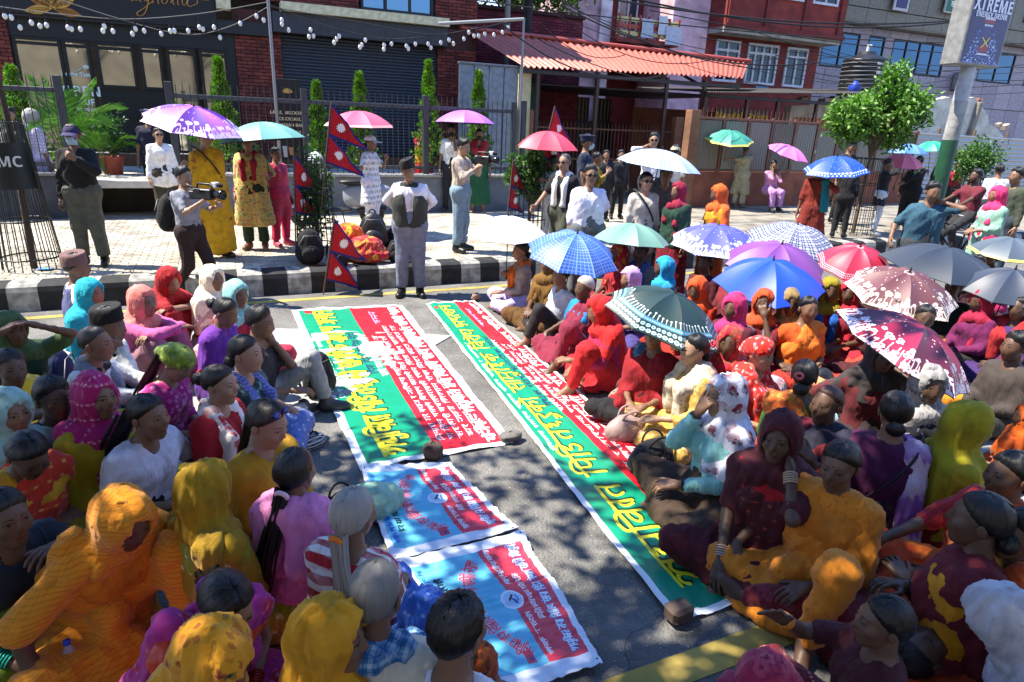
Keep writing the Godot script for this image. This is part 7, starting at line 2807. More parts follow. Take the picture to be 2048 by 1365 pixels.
		if i == 2:
			for k in 7: bush(o, "leaf_clump", c + rv(k, 8.0) * Vector3(0.62, 0.42, 0.45), Vector3(0.52, 0.42, 0.46), 420, k * 1.3, q[6], 0.10, 0.3)
			bush(o, "leaf_clump", c + Vector3(0.10, 0.62, 0), Vector3(0.26, 0.42, 0.24), 200, 3.0, q[6], 0.10)
		else: bush(o, "leaves", c, q[4], q[5], i * 2.0, q[6], q[7])
	b = MB.new()
	b.tube(PackedVector3Array([Vector3.ZERO, Vector3(0.05, 1.5, 0.02), Vector3(0.0, 3.9, 0.05)]), [0.04, 0.035, 0.02], 8)
	var sap := solo("sapling", b.mesh(), mat("wall:4a3e30"), "thin bare sapling inside the KMC guard", "tree", sp(-2.42, 0.3, 1.0), STREET)
	sap.set_meta("group", "")
	# flags
	flag("large red and blue double pennant flag tied on the scooter tree guard", sp(1.10, 0.9, 1.05), sp(1.32, 2.42, 1.0), 0.82, 0.35, 0.4)
	flag("drooping narrow flag on the left side of the scooter tree guard", sp(0.72, 0.4, 1.0), sp(0.78, 1.72, 1.0), 0.80, 1.15, 1.9)
	flag("flag on a thin stick in front of the kerb by the rucksacks", sp(0.92, 0.0, -0.12), sp(1.10, 1.02, -0.2), 0.84, 0.75, 3.0)
	flag("tall leaning flag in front of the coral umbrella", sp(4.40, 0.8, 1.0), sp(4.78, 2.52, 1.0), 0.80, 0.5, 5.0)
	flag("small drooping flag left of the round bush", sp(3.95, 0.4, 0.9), sp(4.05, 1.70, 0.9), 0.75, 1.0, 6.1)
	# the heap of bags on the kerb
	rucksack("upright black rucksack at the left of the bag heap", sp(0.85, 0.30, 0.45), 0.5, 1.05, "17181b", 1.0)
	rucksack("slumped dark navy rucksack against the flag", sp(1.20, 0.28, 0.22), 0.9, 0.85, "191b24", 2.0)
	rucksack("large black rucksack on top of the bag heap", sp(1.78, 0.42, 0.72), 0.3, 1.15, "leather:1a1b1d", 3.0)
	rucksack("small black rucksack with pale pink pocket on the kerb", sp(2.02, 0.30, 0.30), 0.25, 0.72, "141416", 4.0)
	rucksack("black rucksack at the back of the bag heap", sp(2.10, 0.30, 0.85), -0.3, 0.9, "161618", 5.0)
	for q: Array in [["yellow and red floral cloth bag in the bag heap", 1.42, 0.62, Vector3(0.24, 0.26, 0.17), "c8381c/floral/e0a818/d8c020/1.6"], ["red floral bundle with orange flower on the kerb", 1.60, 0.36, Vector3(0.25, 0.19, 0.17), "b81830/floral/e0a020/508c3c/1.6"], ["crimson bag half hidden behind the man in the waistcoat", 2.28, 0.55, Vector3(0.16, 0.20, 0.14), "98182c"]]:
		solo("cloth_bag", soft([[Vector3(0, q[3].y, 0), q[3]], [Vector3(0.05, q[3].y * 0.6, 0.02), q[3] * Vector3(1.1, 0.6, 1.1)]], 0.018, 0.012, q[1]), mat(q[4]), q[0], "bag", sp(q[1], 0.30, q[2]), 0.3)
	scooter()
	# bags and small things among the sitters
	rucksack("black rucksack lying in front of the young man in grey", Vector3(-1.62, 0.0, -5.00), 1.2, 0.85, "131315", 6.0)
	rucksack("navy blue rucksack behind the turquoise scarf", Vector3(-3.55, 0.0, -4.62), 1.9, 1.05, "142450", 7.0)
	rucksack("shiny black rucksack with white stripe at the right", Vector3(2.62, 0.0, -5.05), 0.3, 0.9, "leather:1c1f22", 8.0)
	rucksack("black bag with white lettering at the left edge", Vector3(-2.80, 0.0, -3.25), 0.9, 0.7, "15151b", 9.0)
	handbag("black leather handbag beside the pink outfit", Vector3(-0.92, 0.0, -3.15), 0.9, Vector3(0.30, 0.26, 0.16), "leather:0d0d0f", 1.0)
	handbag("big black handbag in front of the yellow print suit", Vector3(1.02, 0.0, -3.95), 0.4, Vector3(0.36, 0.26, 0.2), "101013/stroke/50505a", 2.0)
	handbag("dusty pink handbag in front of the red kurta", Vector3(0.92, 0.0, -4.42), 0.3, Vector3(0.34, 0.22, 0.18), "leather:98807c", 3.0)
	handbag("brown patterned clutch bag beside the red kurta", Vector3(0.98, 0.0, -5.05), 0.6, Vector3(0.30, 0.20, 0.12), "4a3a34/lattice/a89888/a89888/5", 4.0)
	handbag("small black and white purse at the banner's edge", Vector3(-1.42, 0.0, -4.10), 0.9, Vector3(0.20, 0.10, 0.12), "151515/stripes/c8c8c8/151515/6", 5.0)
	solo("folded_shawl", soft([[Vector3(0, 0.07, 0), Vector3(0.20, 0.12, 0.13)]], 0.016, 0.01, 3.0), mat("9cc8b0"), "mint green folded shawl behind the black leather handbag", "cloth", Vector3(-0.80, 0, -3.32), 0.5)
	solo("lime_cloth", soft([[Vector3(0, 0.04, 0), Vector3(0.34, 0.10, 0.26)], [Vector3(0.15, 0.05, 0.1), Vector3(0.25, 0.12, 0.2)]], 0.018, 0.018, 5.0), mat("8ca02c"), "lime green cloth bundled on the ground at the left edge", "cloth", Vector3(-2.18, 0, -2.42), 0.4)
	solo("mustard_cloth", soft([[Vector3(0, 0.10, 0), Vector3(0.34, 0.16, 0.24)]], 0.02, 0.018, 6.0), mat("c4840c"), "mustard cloth bundle beneath the tilted maroon umbrella", "cloth", Vector3(3.05, 0, -5.0), 0.4)
	solo("floral_bag", soft([[Vector3(0, 0.13, 0), Vector3(0.16, 0.15, 0.12)]], 0.018, 0.01, 7.0), mat("a8a0a8/ditsy/b04860/405078"), "pale floral cloth bag between two sitters at the right", "bag", Vector3(2.25, 0, -5.15), 0.4)
	solo("green_bundle", soft([[Vector3(0, 0.12, 0), Vector3(0.16, 0.14, 0.13)]], 0.018, 0.014, 8.0), mat("3cb060"), "bright green plastic bundle in the brown umbrella's shade", "bag", Vector3(4.2, 0, -6.0), 0.4)
	bottle("green soft drink bottle under the raised arm", Vector3(1.55, 0.0, -2.62), 0.34, 0.055, "bottle:0c7a2c", "plain:2c9c40", "plain:1c8030", "Sprite")
	bottle("clear water bottle with blue cap among the shoes", Vector3(-1.72, 0.0, -2.00), 0.25, 0.036, "bottle:a8b8c8", "plain:2448c0", "plain:7a98c8")
	bottle("blue water bottle beside the woman in orange", Vector3(2.32, 0.0, -5.28), 0.24, 0.036, "bottle:3c5c98", "plain:d0d4d8", "plain:3458a0")
	shoe_pair("sneaker", "white running shoe with blue tabs on the asphalt", Vector3(-1.90, 0.0, -2.28), 1.15, "c8ccd0", "plain:9cb0cc", "white")
	shoe_pair("black_shoe", "black trainer beside the white running shoes", Vector3(-2.02, 0.0, -2.46), 1.3, "15161c", "plain:202228", "black")
	shoe_pair("maroon_sandal", "maroon strapped sandal with beige sole", Vector3(-1.72, 0.0, -2.12), 0.9, "leather:4c1820", "plain:a08c7c", "sandal")
	shoe_pair("grey_sandal", "grey strapped sandal by the bottom left corner", Vector3(-1.96, 0.0, -2.04), 0.7, "leather:54585c", "plain:6a6c6c", "sandal")
	shoe_pair("black_slipper", "black slipper at the left edge", Vector3(-2.14, 0.0, -2.26), 1.6, "leather:131316", "plain:1c1c20", "sandal")
	# stones that hold the banners down
	for q: Array in [["half brick on the near corner of the long banner", 0.86, -2.52, Vector3(0.11, 0.08, 0.09), "wall:54463e"], ["smooth grey stone on the far right corner of the long banner", 1.60, -2.86, Vector3(0.11, 0.045, 0.06), "wall:98948c"], ["grey stone where the two large banners meet", 0.02, -4.30, Vector3(0.09, 0.04, 0.06), "wall:7c7a76"], ["brown stone at the foot of the left banner", -0.52, -3.98, Vector3(0.08, 0.07, 0.07), "wall:5c5048"], ["small stone at the far end of the long banner", -0.50, -8.20, Vector3(0.07, 0.05, 0.06), "wall:9a8074"]]:
		var bb := MB.new()
		var gg := PackedVector3Array()
		for j in 9:
			for i in 13:
				var aa := TAU * i / 12.0
				var tt := PI * (j / 8.0 - 0.5)
				var rr := 0.8 + 0.35 * rnd(i % 12, j + q[1])
				if q[3].y > 0.075: rr = 0.78 / maxf(maxf(absf(cos(aa) * cos(tt)), absf(sin(aa) * cos(tt))), absf(sin(tt))) * (0.96 + 0.08 * rnd(i % 12, j))
				gg.append(Vector3(cos(aa) * cos(tt) * q[3].x, sin(tt) * q[3].y, sin(aa) * cos(tt) * q[3].z) * rr + Vector3(0, q[3].y * 0.8 + 0.015, 0))
		bb.surf(gg, 12, 8, true)
		if q[3].y > 0.075:
			bb = MB.new()
			bb.box(Vector3(0, 0.06, 0), Vector3(0.13, 0.085, 0.10), 0.018)
		solo("stone", bb.mesh(), mat(q[4]), q[0], "stone", Vector3(q[1], 0, q[2]), 0.5)
	var clip := MB.new()
	clip.ell(Vector3.ZERO, Vector3(0.10, 0.008, 0.06), Basis.IDENTITY, 10, 4)
	solo("litter", clip.mesh(), mat("plain:5c98d8"), "crumpled blue wrapper at the foot of the KMC guard", "litter", sp(-2.28, 0.31, 0.85), 0.2)

# ---------------------------------------------------------------- the trees that stand behind the viewer and shade the near half
func shade_trees() -> void:
	var b := MB.new()
	for i in 26:
		var p := rv(i, 3.0) * 0.20 * (0.4 + 0.6 * rnd(i, 9))
		b.col = Color(0.07, 0.15, 0.03) * (0.7 + 0.6 * rnd(i))
		b.col.a = 1.0
		leaf(b, p, (rv(i, 5.0) + Vector3(0, -0.2, 0)).normalized(), 0.038, 0.15, rv(i, 7.0))
	var cluster := b.mesh()
	for k in 3:
		var foot: Vector3 = [Vector3(-8.3, 0, 2.6), Vector3(-4.0, 0, 3.2), Vector3(0.6, 0, 3.0)][k]
		var o := thing("roadside_tree", ["broad leafy roadside tree shading the left block of sitters", "broad leafy roadside tree behind the viewer", "broad leafy roadside tree shading the right block of sitters"][k], "tree", foot, 0.0)
		var tb := MB.new()
		tb.tube(PackedVector3Array([Vector3.ZERO, Vector3(0.1, 2.6, 0), Vector3(0.0, 4.6, -0.3), Vector3(0.3, 7.0, -1.0)]), [0.24, 0.20, 0.16, 0.06], 10)
		for i in 11:
			var a := TAU * i / 11.0
			tb.tube(PackedVector3Array([Vector3(0.02, 3.8 + 0.2 * i, -0.2), Vector3(cos(a) * 1.3, 5.2 + 0.12 * i, sin(a) * 1.5 - 1.2), Vector3(cos(a) * 2.7, 5.9 + 0.1 * i, sin(a) * 2.8 - 2.2)]), [0.09, 0.05, 0.015], 7)
		part("trunk", tb.mesh(), mat("wall:54483c"), o)
		var mm := MultiMesh.new()
		mm.transform_format = MultiMesh.TRANSFORM_3D
		mm.mesh = cluster
		var put := []
		for i in 1250:
			var d := rv(i, 2.0 + k)
			var r := pow(rnd(i, 4.0 + k), 0.42)
			var p := Vector3(d.x * 3.4 * r, 6.3 + d.y * 1.5 * r, d.z * 4.2 * r - 3.6)
			var w := foot + p
			# the crowns end in a ragged front edge
			var front := -4.7 + 0.75 * cloth_noise.get_noise_1d(w.x * 1.1) + 0.55 * rnd(i, 8)
			if w.z < front: continue
			if cloth_noise.get_noise_3dv(w * 0.75) < -0.30: continue
			put.append(Transform3D(Basis(rv(i, 6.0), rnd(i, 5.0) * TAU) * Basis.from_scale(Vector3.ONE * (0.8 + 0.7 * rnd(i, 3.0))), p))
		mm.instance_count = put.size()
		for i in put.size(): mm.set_instance_transform(i, put[i])
		var mi := MultiMeshInstance3D.new()
		mi.name = "crown"
		mi.set_meta("kind", "stuff")
		mi.multimesh = mm
		mi.material_override = mat("leaf:ffffff")
		o.add_child(mi, true)

# ---------------------------------------------------------------- the people and their umbrellas
var crowd := []
var built := []

func _make(i: int) -> void:
	built[i] = person_parts(crowd[i][6])

func people() -> void:
	crowd = [
		[Vector3(-4.18, 0.00, -5.92), 2.27, 1.05, "elderly man in patterned hill cap and blue waistcoat sitting by the kerb", 0.0305, "b", {male=true, hair="short", top="dfe2e0", sl=2, bot="loose", bcol="50566a", vest="4b4f78", cap="topi", ccol="6b4a48/topi/3a2426/a07a74/8", face="oldman", hy=-0.2, pose="cross"}],
		[Vector3(-3.70, 0.00, -5.25), 1.40, 1.00, "woman with a bright turquoise scarf over her head", 0.0305, "b", {drape="veil", dcol="12a8bd", top="1595aa", bcol="0f4a5c", lean=0.15, pose="cross"}],
		[Vector3(-3.00, 0.00, -4.32), 1.66, 1.04, "man in tall black hill cap resting chin in hand", 0.0305, "b", {male=true, hair="short", top="d6d8d2", sl=2, bot="loose", bcol="14161a", vest="15161a", cap="topi", ccol="0b0b0d", R="chin", lean=0.15, pose="cross"}],
		[Vector3(-2.91, 0.00, -3.97), 1.66, 1.03, "cropped grey haired man in white striped shirt with arms stretched forward", 0.0305, "b", {male=true, hair="crop", hcol="2a2826", top="d9dcd8", sl=2, bot="loose", bcol="101216", vest="121316", L=Vector3(0.12, 0.42, 0.55), R=Vector3(-0.05, 0.4, 0.56), lean=0.2, drape="scarf", dcol="7f8796", pose="cross"}],
		[Vector3(-3.21, 0.00, -5.11), 1.31, 1.00, "woman in pink top under a salmon checked scarf hugging her knees", 0.0305, "b", {drape="hood", dcol="e08078", top="c65a92", sl=2, bot="loose", bcol="9a6a7a", L="arms", R="arms", lean=0.22, pose="knees"}],
		[Vector3(-3.38, 0.00, -5.90), 1.05, 1.00, "woman under a deep red scarf with white floral print", 0.0305, "b", {drape="veil", dcol="a30d18", top="8c0c18", bcol="98101a", L="arms", R="arms", lean=0.2, hp=0.35, pose="knees"}],
		[Vector3(-2.94, 0.00, -5.94), 1.13, 1.00, "woman under a cream scarf with fine lilac and yellow stripes", 0.0305, "b", {drape="veil", dcol="efe6cf", top="c9a8a0", bcol="c0a0a0", lean=0.12, pose="cross"}],
		[Vector3(-2.51, 0.00, -5.44), 1.05, 1.00, "woman under a pale aqua scarf wearing red and white flowers", 0.0305, "b", {drape="hood", dcol="8fd0cb", top="a81838", sl=1.6, bcol="b02040", lean=0.15, pose="cross"}],
		[Vector3(-2.42, 0.00, -4.89), 1.48, 1.00, "woman with hair bun and white hair clip in a purple shawl", 0.0305, "b", {hair="bun", wear="flower", drape="wrap", top="6a2a9c", bcol="4a1a70", hp=0.35, lean=0.12, pose="cross"}],
		[Vector3(-1.92, 0.00, -4.56), 1.57, 1.02, "young man in dark grey shirt with hand on chin beside black rucksack", 0.0305, "b", {male=true, hair="short", top="2a2a2e", sl=0.9, bot="pants", bcol="9a9c9e", L="chin", shoes="3a3a3c", hp=0.1, pose="half"}],
		[Vector3(-1.81, 0.00, -3.86), 1.48, 1.05, "woman in dark green leaf print shirt with hands on her knees", 0.0274, "l", {hair="low", top="143034/leaves/7fa8a0/3f6a66", sl=0.95, bot="loose", bcol="5c70a8/squares/c8d0e4/34406e", L="knee", R="knee", drape="scarf", dcol="4858a0/ripple/8a98cc", fat=0.02, face="tika", lean=0.12, pose="cross"}],
		[Vector3(-2.34, 0.00, -3.84), 1.48, 1.00, "woman with olive green satin cloth tied over her long hair", 0.0286, "l", {hair="long", drape="turban", dcol="silk:7c9420/batik/4c6410/b8c850", top="b01878/ditsy/d870a8/e8a0c8", sl=1.5, bot="pants", bcol="3c5c88", hp=0.55, lean=0.2, L="lap", R="lap", lh="grip", pose="cross"}],
		[Vector3(-1.77, 0.00, -3.44), 1.40, 1.00, "woman in plain red top with reddish bun and red hair clip", 0.0251, "l", {hair="bun", hcol="1e1210", wear="red", top="a80c20", sl=1.6, bot="loose", bcol="1c3c5c", drape="scarf", dcol="e4dcd8/floral/c02030/a01020", lean=0.1, pose="cross"}],
		[Vector3(-2.30, 0.00, -3.16), 1.22, 1.04, "stout woman in mustard kurta under a magenta veil seen from behind", 0.0253, "b", {drape="hood", dcol="a80c62/bead/e0a0b0", drape2="tails", dcol2="a80c62/bead/e0a0b0", top="a8900c", sl=2, len=0.5, bot="loose", fat=0.03, lean=0.1, pose="cross"}],
		[Vector3(-2.07, 0.00, -3.06), 1.31, 1.02, "woman in white T-shirt with very long loose black hair", 0.0242, "b", {hair="long", top="d6d6e4", sl=0.85, bot="pants", bcol="15161c", fat=0.02, lean=0.28, R="lap", L="floor", tname="t_shirt", pose="cross"}],
		[Vector3(-1.26, 0.00, -2.91), 1.13, 1.05, "woman in mustard kurta with blue sunglasses pushed up on her hair", 0.0213, "l", {hair="thin", hcol="1c1210", wear="shades", top="b0820c", sl=1.7, len=0.5, bot="loose", bcol="a00c1c/floral/c83040/d05060", fat=0.02, hy=0.15, hp=0.3, L="lap", R="lap", pose="side"}],
		[Vector3(-1.27, 0.00, -2.32), 2.62, 1.00, "woman wrapped in a knotted mustard veil seen from behind", 0.0186, "b", {drape="wraphood", dcol="a4800a", drape2="tails", dcol2="a4800a/fine/8a6a08", top="8a9010/dots/d8d8a0", pose="cross"}],
		[Vector3(-0.94, 0.00, -2.47), 2.93, 1.00, "woman in pink outfit with long black hair tied by a white ribbon", 0.0185, "b", {hair="tail", tie="e8c8d8", top="d878b0", sl=1.2, len=0.55, drape="shawl", dcol="df86ba", bcol="d070a8", sway=Vector3(0.1, -0.05, 0), fat=0.02, pose="side"}],
		[Vector3(-0.61, 0.00, -2.17), 2.79, 1.00, "old woman in red and white striped top with grey ponytail", 0.0166, "b", {hair="tail", hcol="9a9690", tie="e07a10", top="a81020/stripes/e4e0e0/a81020/2.0", sl=1.6, len=0.45, bot="loose", bcol="2a5cb8/dots/88a8e0", sway=Vector3(-0.16, -0.02, 0), face="oldwoman", fat=0.02, pose="side"}],
		[Vector3(-1.81, 0.00, -2.32), 1.08, 1.06, "woman bent forward under a golden orange rippled veil in foreground", 0.0201, "d", {drape="wraphood", dcol="d8890a/ripple/b86408/a09018", drape2="tails", dcol2="d8890a/ripple/b86408/a09018", top="c87808", bcol="d8890a/ripple/b86408/a09018", lean=0.42, hp=0.45, R="floor", L="floor", pose="half"}],
		[Vector3(-2.48, 0.00, -2.78), 1.05, 1.00, "woman in red and orange sari with black bangles looking down", 0.0243, "d", {hair="low", top="d99a20", sl=0.7, drape="sash", dcol="c02c12/squares/d89838/e0a060", bcol="8c0c18/squares/d8a060/c08040", hp=0.6, lean=0.3, wear="bangle", bangle="101418", L="knee", R="lap", pose="cross"}],
		[Vector3(-2.57, 0.00, -2.95), 1.22, 1.00, "person under a pale mint scarf at the left edge", 0.0253, "b", {drape="veil", top="9cc4bc", bcol="406078", pose="cross"}],
		[Vector3(-2.61, 0.00, -3.24), 1.05, 1.00, "person in black T-shirt and blue jeans behind the magenta veil", 0.0268, "d", {male=true, hair="short", top="101114", sl=0.8, bot="pants", bcol="2c4c80", lean=0.2, L="prop", R="knee", tname="t_shirt", pose="cross"}],
		[Vector3(-3.10, 0.00, -3.62), 0.96, 1.00, "woman in yellow floral sari leaning arm across her knees at left edge", 0.0301, "d", {hair="low", top="207030/floral/e0a010/d05080", sl=0.6, bcol="d8c040/floral/e07020/208040", drape="sash", dcol="e0b820/floral/d04070/208040", L="arms", R="arms", lean=0.15, pose="knees"}],
		[Vector3(-3.51, 0.00, -4.22), 1.05, 1.00, "woman in dark green shading her eyes with raised arm", 0.0305, "d", {hair="full", top="10301c", sl=0.6, bcol="123018", drape="veil", dcol="486038", L="brow", R="brow", pose="cross"}],
		[Vector3(-1.16, 0.00, -1.91), 0.96, 1.00, "woman in backless orange blouse and pink sari with purple hair band", 0.0165, "b", {hair="tail", sway=Vector3(0.16, 0.24, 0.05), tie="5a1a88", top="silk:d8401c", sl=0.4, vee=0.09, belly=1, drape="sash", dcol="b02a80/floral/c02020/d070a8", drape2="tails", dcol2="b02a80/floral/c02020/d070a8", bcol="b02a80/floral/c02020/d070a8", lean=0.35, hp=0.5, L="lap", R="shin", wear="bangle", bangle="98141c", pose="side"}],
		[Vector3(-1.03, 0.00, -1.52), 1.40, 1.00, "woman under a yellow veil with black and red leaf border", 0.0155, "b", {drape="hood", dcol="d89410/leaves/8c1c10/203018", top="88101c", bcol="a0182c", hp=0.5, lean=0.2, pose="cross"}],
		[Vector3(-0.41, 0.00, -1.67), 2.93, 1.06, "grey haired man in cream shirt with blue checked scarf seen from behind", 0.0155, "b", {male=true, hair="crop", hcol="77746f", top="c9c2ae", sl=1, bot="loose", bcol="b8b0a0", drape="scarf", dcol="1e5c96/plaid/a8c4d8/0e3c70/6", face="oldman", fat=0.025, wide=1.08, pose="cross"}],
		[Vector3(-0.33, 0.00, -1.89), 2.09, 0.72, "woman with green bangles resting her hand on an orange print skirt", 0.0155, "b", {drape="veil", dcol="2a5cb8/dots/88a8e0", top="2450a8", bcol="b0480c/batik/2c2410/d87018", wear="bangle", bangle="0c5a30", L="knee", R="knee", lh="flat", lean=0.1, pose="knees"}],
		[Vector3(-0.14, 0.00, -1.58), 2.62, 1.00, "person with cropped black hair at the bottom edge", 0.0155, "b", {male=true, hair="short", top="d8d8e0", sl=0.8, bot="loose", bcol="303040", pose="cross"}],
		[Vector3(-2.15, 0.00, -2.22), 1.13, 1.00, "dark armed woman with turquoise ring at the left edge", 0.0209, "d", {hair="low", top="12202c", sl=0.4, bcol="6c8c1c", L="knee", R="shin", lean=0.3, wear="bangle", bangle="18a090", pose="half"}],
		[Vector3(-0.53, 0.00, -1.55), 1.57, 1.00, "person under a yellow cloth at the lower edge", 0.0155, "b", {drape="hood", dcol="d09414", top="a07020", bcol="804020", pose="cross"}],
		[Vector3(-1.38, 0.00, -8.32), 0.14, 1.06, "man in black hill cap and dark waistcoat standing by the banners", 0.0305, "b", {male=true, hair="short", top="d4d6e4", sl=2, bot="loose", bcol="6a7288", vest="2c302c", cap="topi", ccol="0c0c0c", shoes="0a0a0c", hr=0.18, hp=0.2, L="back", R="back", fat=0.012, tname="dress_shirt", pose="stand"}],
		[Vector3(-8.92, 0.30, -11.74), 0.52, 1.11, "man in grey jacket over white shirt beside the left tree guard", 0.0305, "l", {male=true, hair="short", top="c8c8bc", sl=1, bot="loose", bcol="1a1c22", drape="shawl", dcol="3c4844", shoes="404048", pose="stand"}],
		[Vector3(-8.70, 0.30, -11.94), 2.62, 1.10, "woman in white kurta with violet lattice print and grey hood", 0.0305, "b", {drape="hood", dcol="a4a4a0", top="dcdce8/lattice/5a58a8", sl=1.3, len=0.5, bot="loose", bcol="d8c8e4", wear="cross", strap="6a6c70", shoes="8a7050", pose="stand"}],
		[Vector3(-5.43, 0.30, -8.10), 0.21, 1.03, "man in black jacket, navy cap and blue face mask looking at phone", 0.0305, "b", {male=true, hair="short", top="101114", sl=2, bot="loose", bcol="55584c", cap="cap", ccol="2c2650", wear="maskblue", shoes="0c0c0e", L="show", lh="grip", slack=0.012, tname="jacket", pose="stand"}],
		[Vector3(-7.38, 0.30, -13.33), 0.35, 1.14, "police officer in navy uniform and cap behind the purple umbrella", 0.0305, "b", {male=true, hair="short", top="141a34", sl=0.9, bot="pants", bcol="101424", cap="kepi", ccol="1a2448", shoes="0c0c0e", tname="uniform_shirt", pose="stand"}],
		[Vector3(-6.12, 0.30, -11.30), 0.70, 0.98, "woman in white shirt and sunglasses under the purple umbrella", 0.0305, "l", {hair="low", top="e4e4e0", sl=2, len=0.22, bot="loose", bcol="3a3424", wear="glass", shoes="303030", pose="stand"}],
		[Vector3(-4.18, 0.30, -8.84), 0.87, 1.03, "woman in golden yellow embroidered sari holding the purple umbrella", 0.0305, "l", {hair="bun", top="d09c0c/floral/9c3018/607018", sl=1.4, len=0.5, bot="skirt", bcol="d8a40c", drape="sash", dcol="dca810", wear="cross", strap="2a1a10", fat=0.03, shoes="302420", pose="stand", L=Vector3(-0.184, 1.236, -0.056), lh="grip"}],
		[Vector3(-3.89, 0.30, -9.54), 0.17, 0.99, "woman in patchwork kurta with crimson scarf under the green umbrella", 0.0305, "b", {hair="full", top="c8b060/batik/d04858/5c9c7c", sl=1.4, len=0.55, bot="loose", bcol="18301c", drape="scarf", dcol="980c24", wear="bangle", bangle="c03030", fat=0.03, shoes="6a4030", pose="stand", L=Vector3(0.321, 1.103, 0.302), lh="grip"}],
		[Vector3(-3.64, 0.30, -9.89), 1.05, 0.88, "person in pink trousers partly hidden behind the patchwork kurta", 0.0305, "b", {hair="full", top="c03858", bot="loose", bcol="d02858", len=0.4, shoes="c04060", pose="stand"}],
		[Vector3(-3.95, 0.00, -7.71), 1.31, 0.98, "cameraman in grey T-shirt with black rucksack and shoulder video camera", 0.0305, "l", {male=true, hair="short", hcol="0a090a", top="8a8e98", sl=0.9, bot="pants", bcol="2a1816", L=Vector3(0.1, 1.2, 0.38), R=Vector3(-0.1, 1.28, 0.34), lh="grip", rh="grip", shoes="55504c", tname="t_shirt", pose="walk"}],
		[Vector3(-2.56, 0.30, -11.39), 1.31, 0.99, "woman in white top with black ink print and white cap", 0.0305, "b", {hair="low", top="dcdce4/ink/0c0c10", sl=0.95, len=0.42, bot="loose", bcol="dcd8e4", cap="cap", ccol="d8d4e8", L="hold", lh="grip", shoes="b0b0b0", pose="stand", R=Vector3(-0.173, 1.304, -0.089), rh="grip"}],
		[Vector3(-2.27, 0.32, -15.78), 0.17, 1.07, "woman in red sari with orange stole covering her mouth behind the fence", 0.0305, "d", {hair="low", top="b01c28", sl=0.6, bot="skirt", bcol="b00c1c", drape="sash", dcol="e0981c", drape2="scarf", dcol2="e88a20", L="mouth", R="mouth", pose="stand"}],
		[Vector3(-1.50, 0.32, -14.63), 0.09, 1.09, "person in white T-shirt and black mask under the lilac umbrella", 0.0305, "b", {male=true, hair="short", top="e0e0dc", sl=0.85, bot="pants", bcol="202024", wear="maskblack", L="chin", shoes="202020", tname="t_shirt", pose="stand"}],
		[Vector3(-0.89, 0.30, -14.55), 0.09, 1.07, "woman in green sari with crimson floral shawl and black mask", 0.0305, "b", {hair="full", top="14482c", sl=1.6, bot="skirt", bcol="105030", drape="shawl", dcol="98101c", wear="maskblack", hem=0.18, pose="stand", R=Vector3(-0.293, 1.315, 0.096), rh="grip"}],
		[Vector3(-0.88, 0.30, -10.03), 1.22, 1.02, "photographer in tan shirt and jeans filming with a video camera", 0.0305, "l", {male=true, hair="short", top="b8a898", sl=1.8, bot="loose", bcol="7c94a4", L=Vector3(0.1, 1.34, 0.26), R=Vector3(-0.06, 1.26, 0.28), lh="grip", rh="grip", shoes="14181c", hp=0.2, pose="stand"}],
		[Vector3(0.56, 0.30, -10.77), 2.79, 0.88, "person in pale blue shirt behind the large flag", 0.0305, "b", {male=true, hair="short", top="b8d0ec", sl=1, bot="loose", bcol="d0d4d8", shoes="505050", pose="stand", R=Vector3(0.077, 1.249, -0.258), rh="grip"}],
		[Vector3(0.69, 0.00, -9.99), -0.61, 1.12, "man with glasses in navy shirt and red striped white stole", 0.0305, "l", {male=true, hair="crop", hcol="3a3836", top="10121c", sl=0.9, bot="loose", bcol="404438", drape="scarf", dcol="e0dcd8", wear="glass", R=Vector3(-0.25, 0.95, 0.3), shoes="302c28", pose="walk"}],
		[Vector3(1.12, 0.30, -11.40), 1.40, 1.08, "police officer in navy cap and white face mask by the shed", 0.0305, "b", {male=true, hair="short", top="142440", sl=0.9, bot="pants", bcol="101828", cap="kepi", ccol="14203c", wear="maskblue", shoes="0c0c0e", tname="uniform_shirt", pose="stand"}],
		[Vector3(1.35, 0.30, -11.74), 1.40, 0.91, "person in mustard top beside the masked officer", 0.0305, "b", {hair="full", top="8c7420", sl=1.6, bot="loose", bcol="202428", L="hold", R="hold", pose="stand"}],
		[Vector3(1.82, 0.30, -14.04), 0.00, 0.88, "man in dark suit standing in the shed shade", 0.0305, "b", {male=true, hair="short", top="14161c", sl=2, bot="pants", bcol="101216", shoes="101010", tname="jacket", pose="stand"}],
		[Vector3(2.20, 0.30, -14.52), 0.17, 0.88, "second dark clad man deep in the shed shade", 0.0305, "b", {male=true, hair="short", top="1a1a20", sl=2, bot="pants", bcol="101014", shoes="101010", tname="jacket", pose="stand"}],
		[Vector3(0.91, 0.00, -8.44), 0.17, 1.07, "man in white shirt and dark glasses standing near the kerb", 0.0305, "b", {male=true, hair="short", hcol="141414", top="dcdaec", sl=1.5, bot="loose", bcol="606468", wear="glass", fat=0.03, L="back", shoes="202020", tname="dress_shirt", pose="stand"}],
		[Vector3(2.48, 0.30, -12.49), -0.17, 1.12, "man in white shirt and sunglasses phoning behind the pale blue umbrella", 0.0305, "l", {male=true, hair="short", top="dcdce4", sl=1.8, bot="pants", bcol="181a20", wear="glass", R="phone", rh="grip", shoes="101010", pose="stand"}],
		[Vector3(1.70, 0.00, -8.84), 0.26, 1.02, "woman in white printed blouse with sunglasses and shoulder strap", 0.0305, "l", {hair="low", top="c8c0b8", sl=1.5, len=0.3, bot="loose", bcol="706c68", wear="glass cross", pose="stand"}],
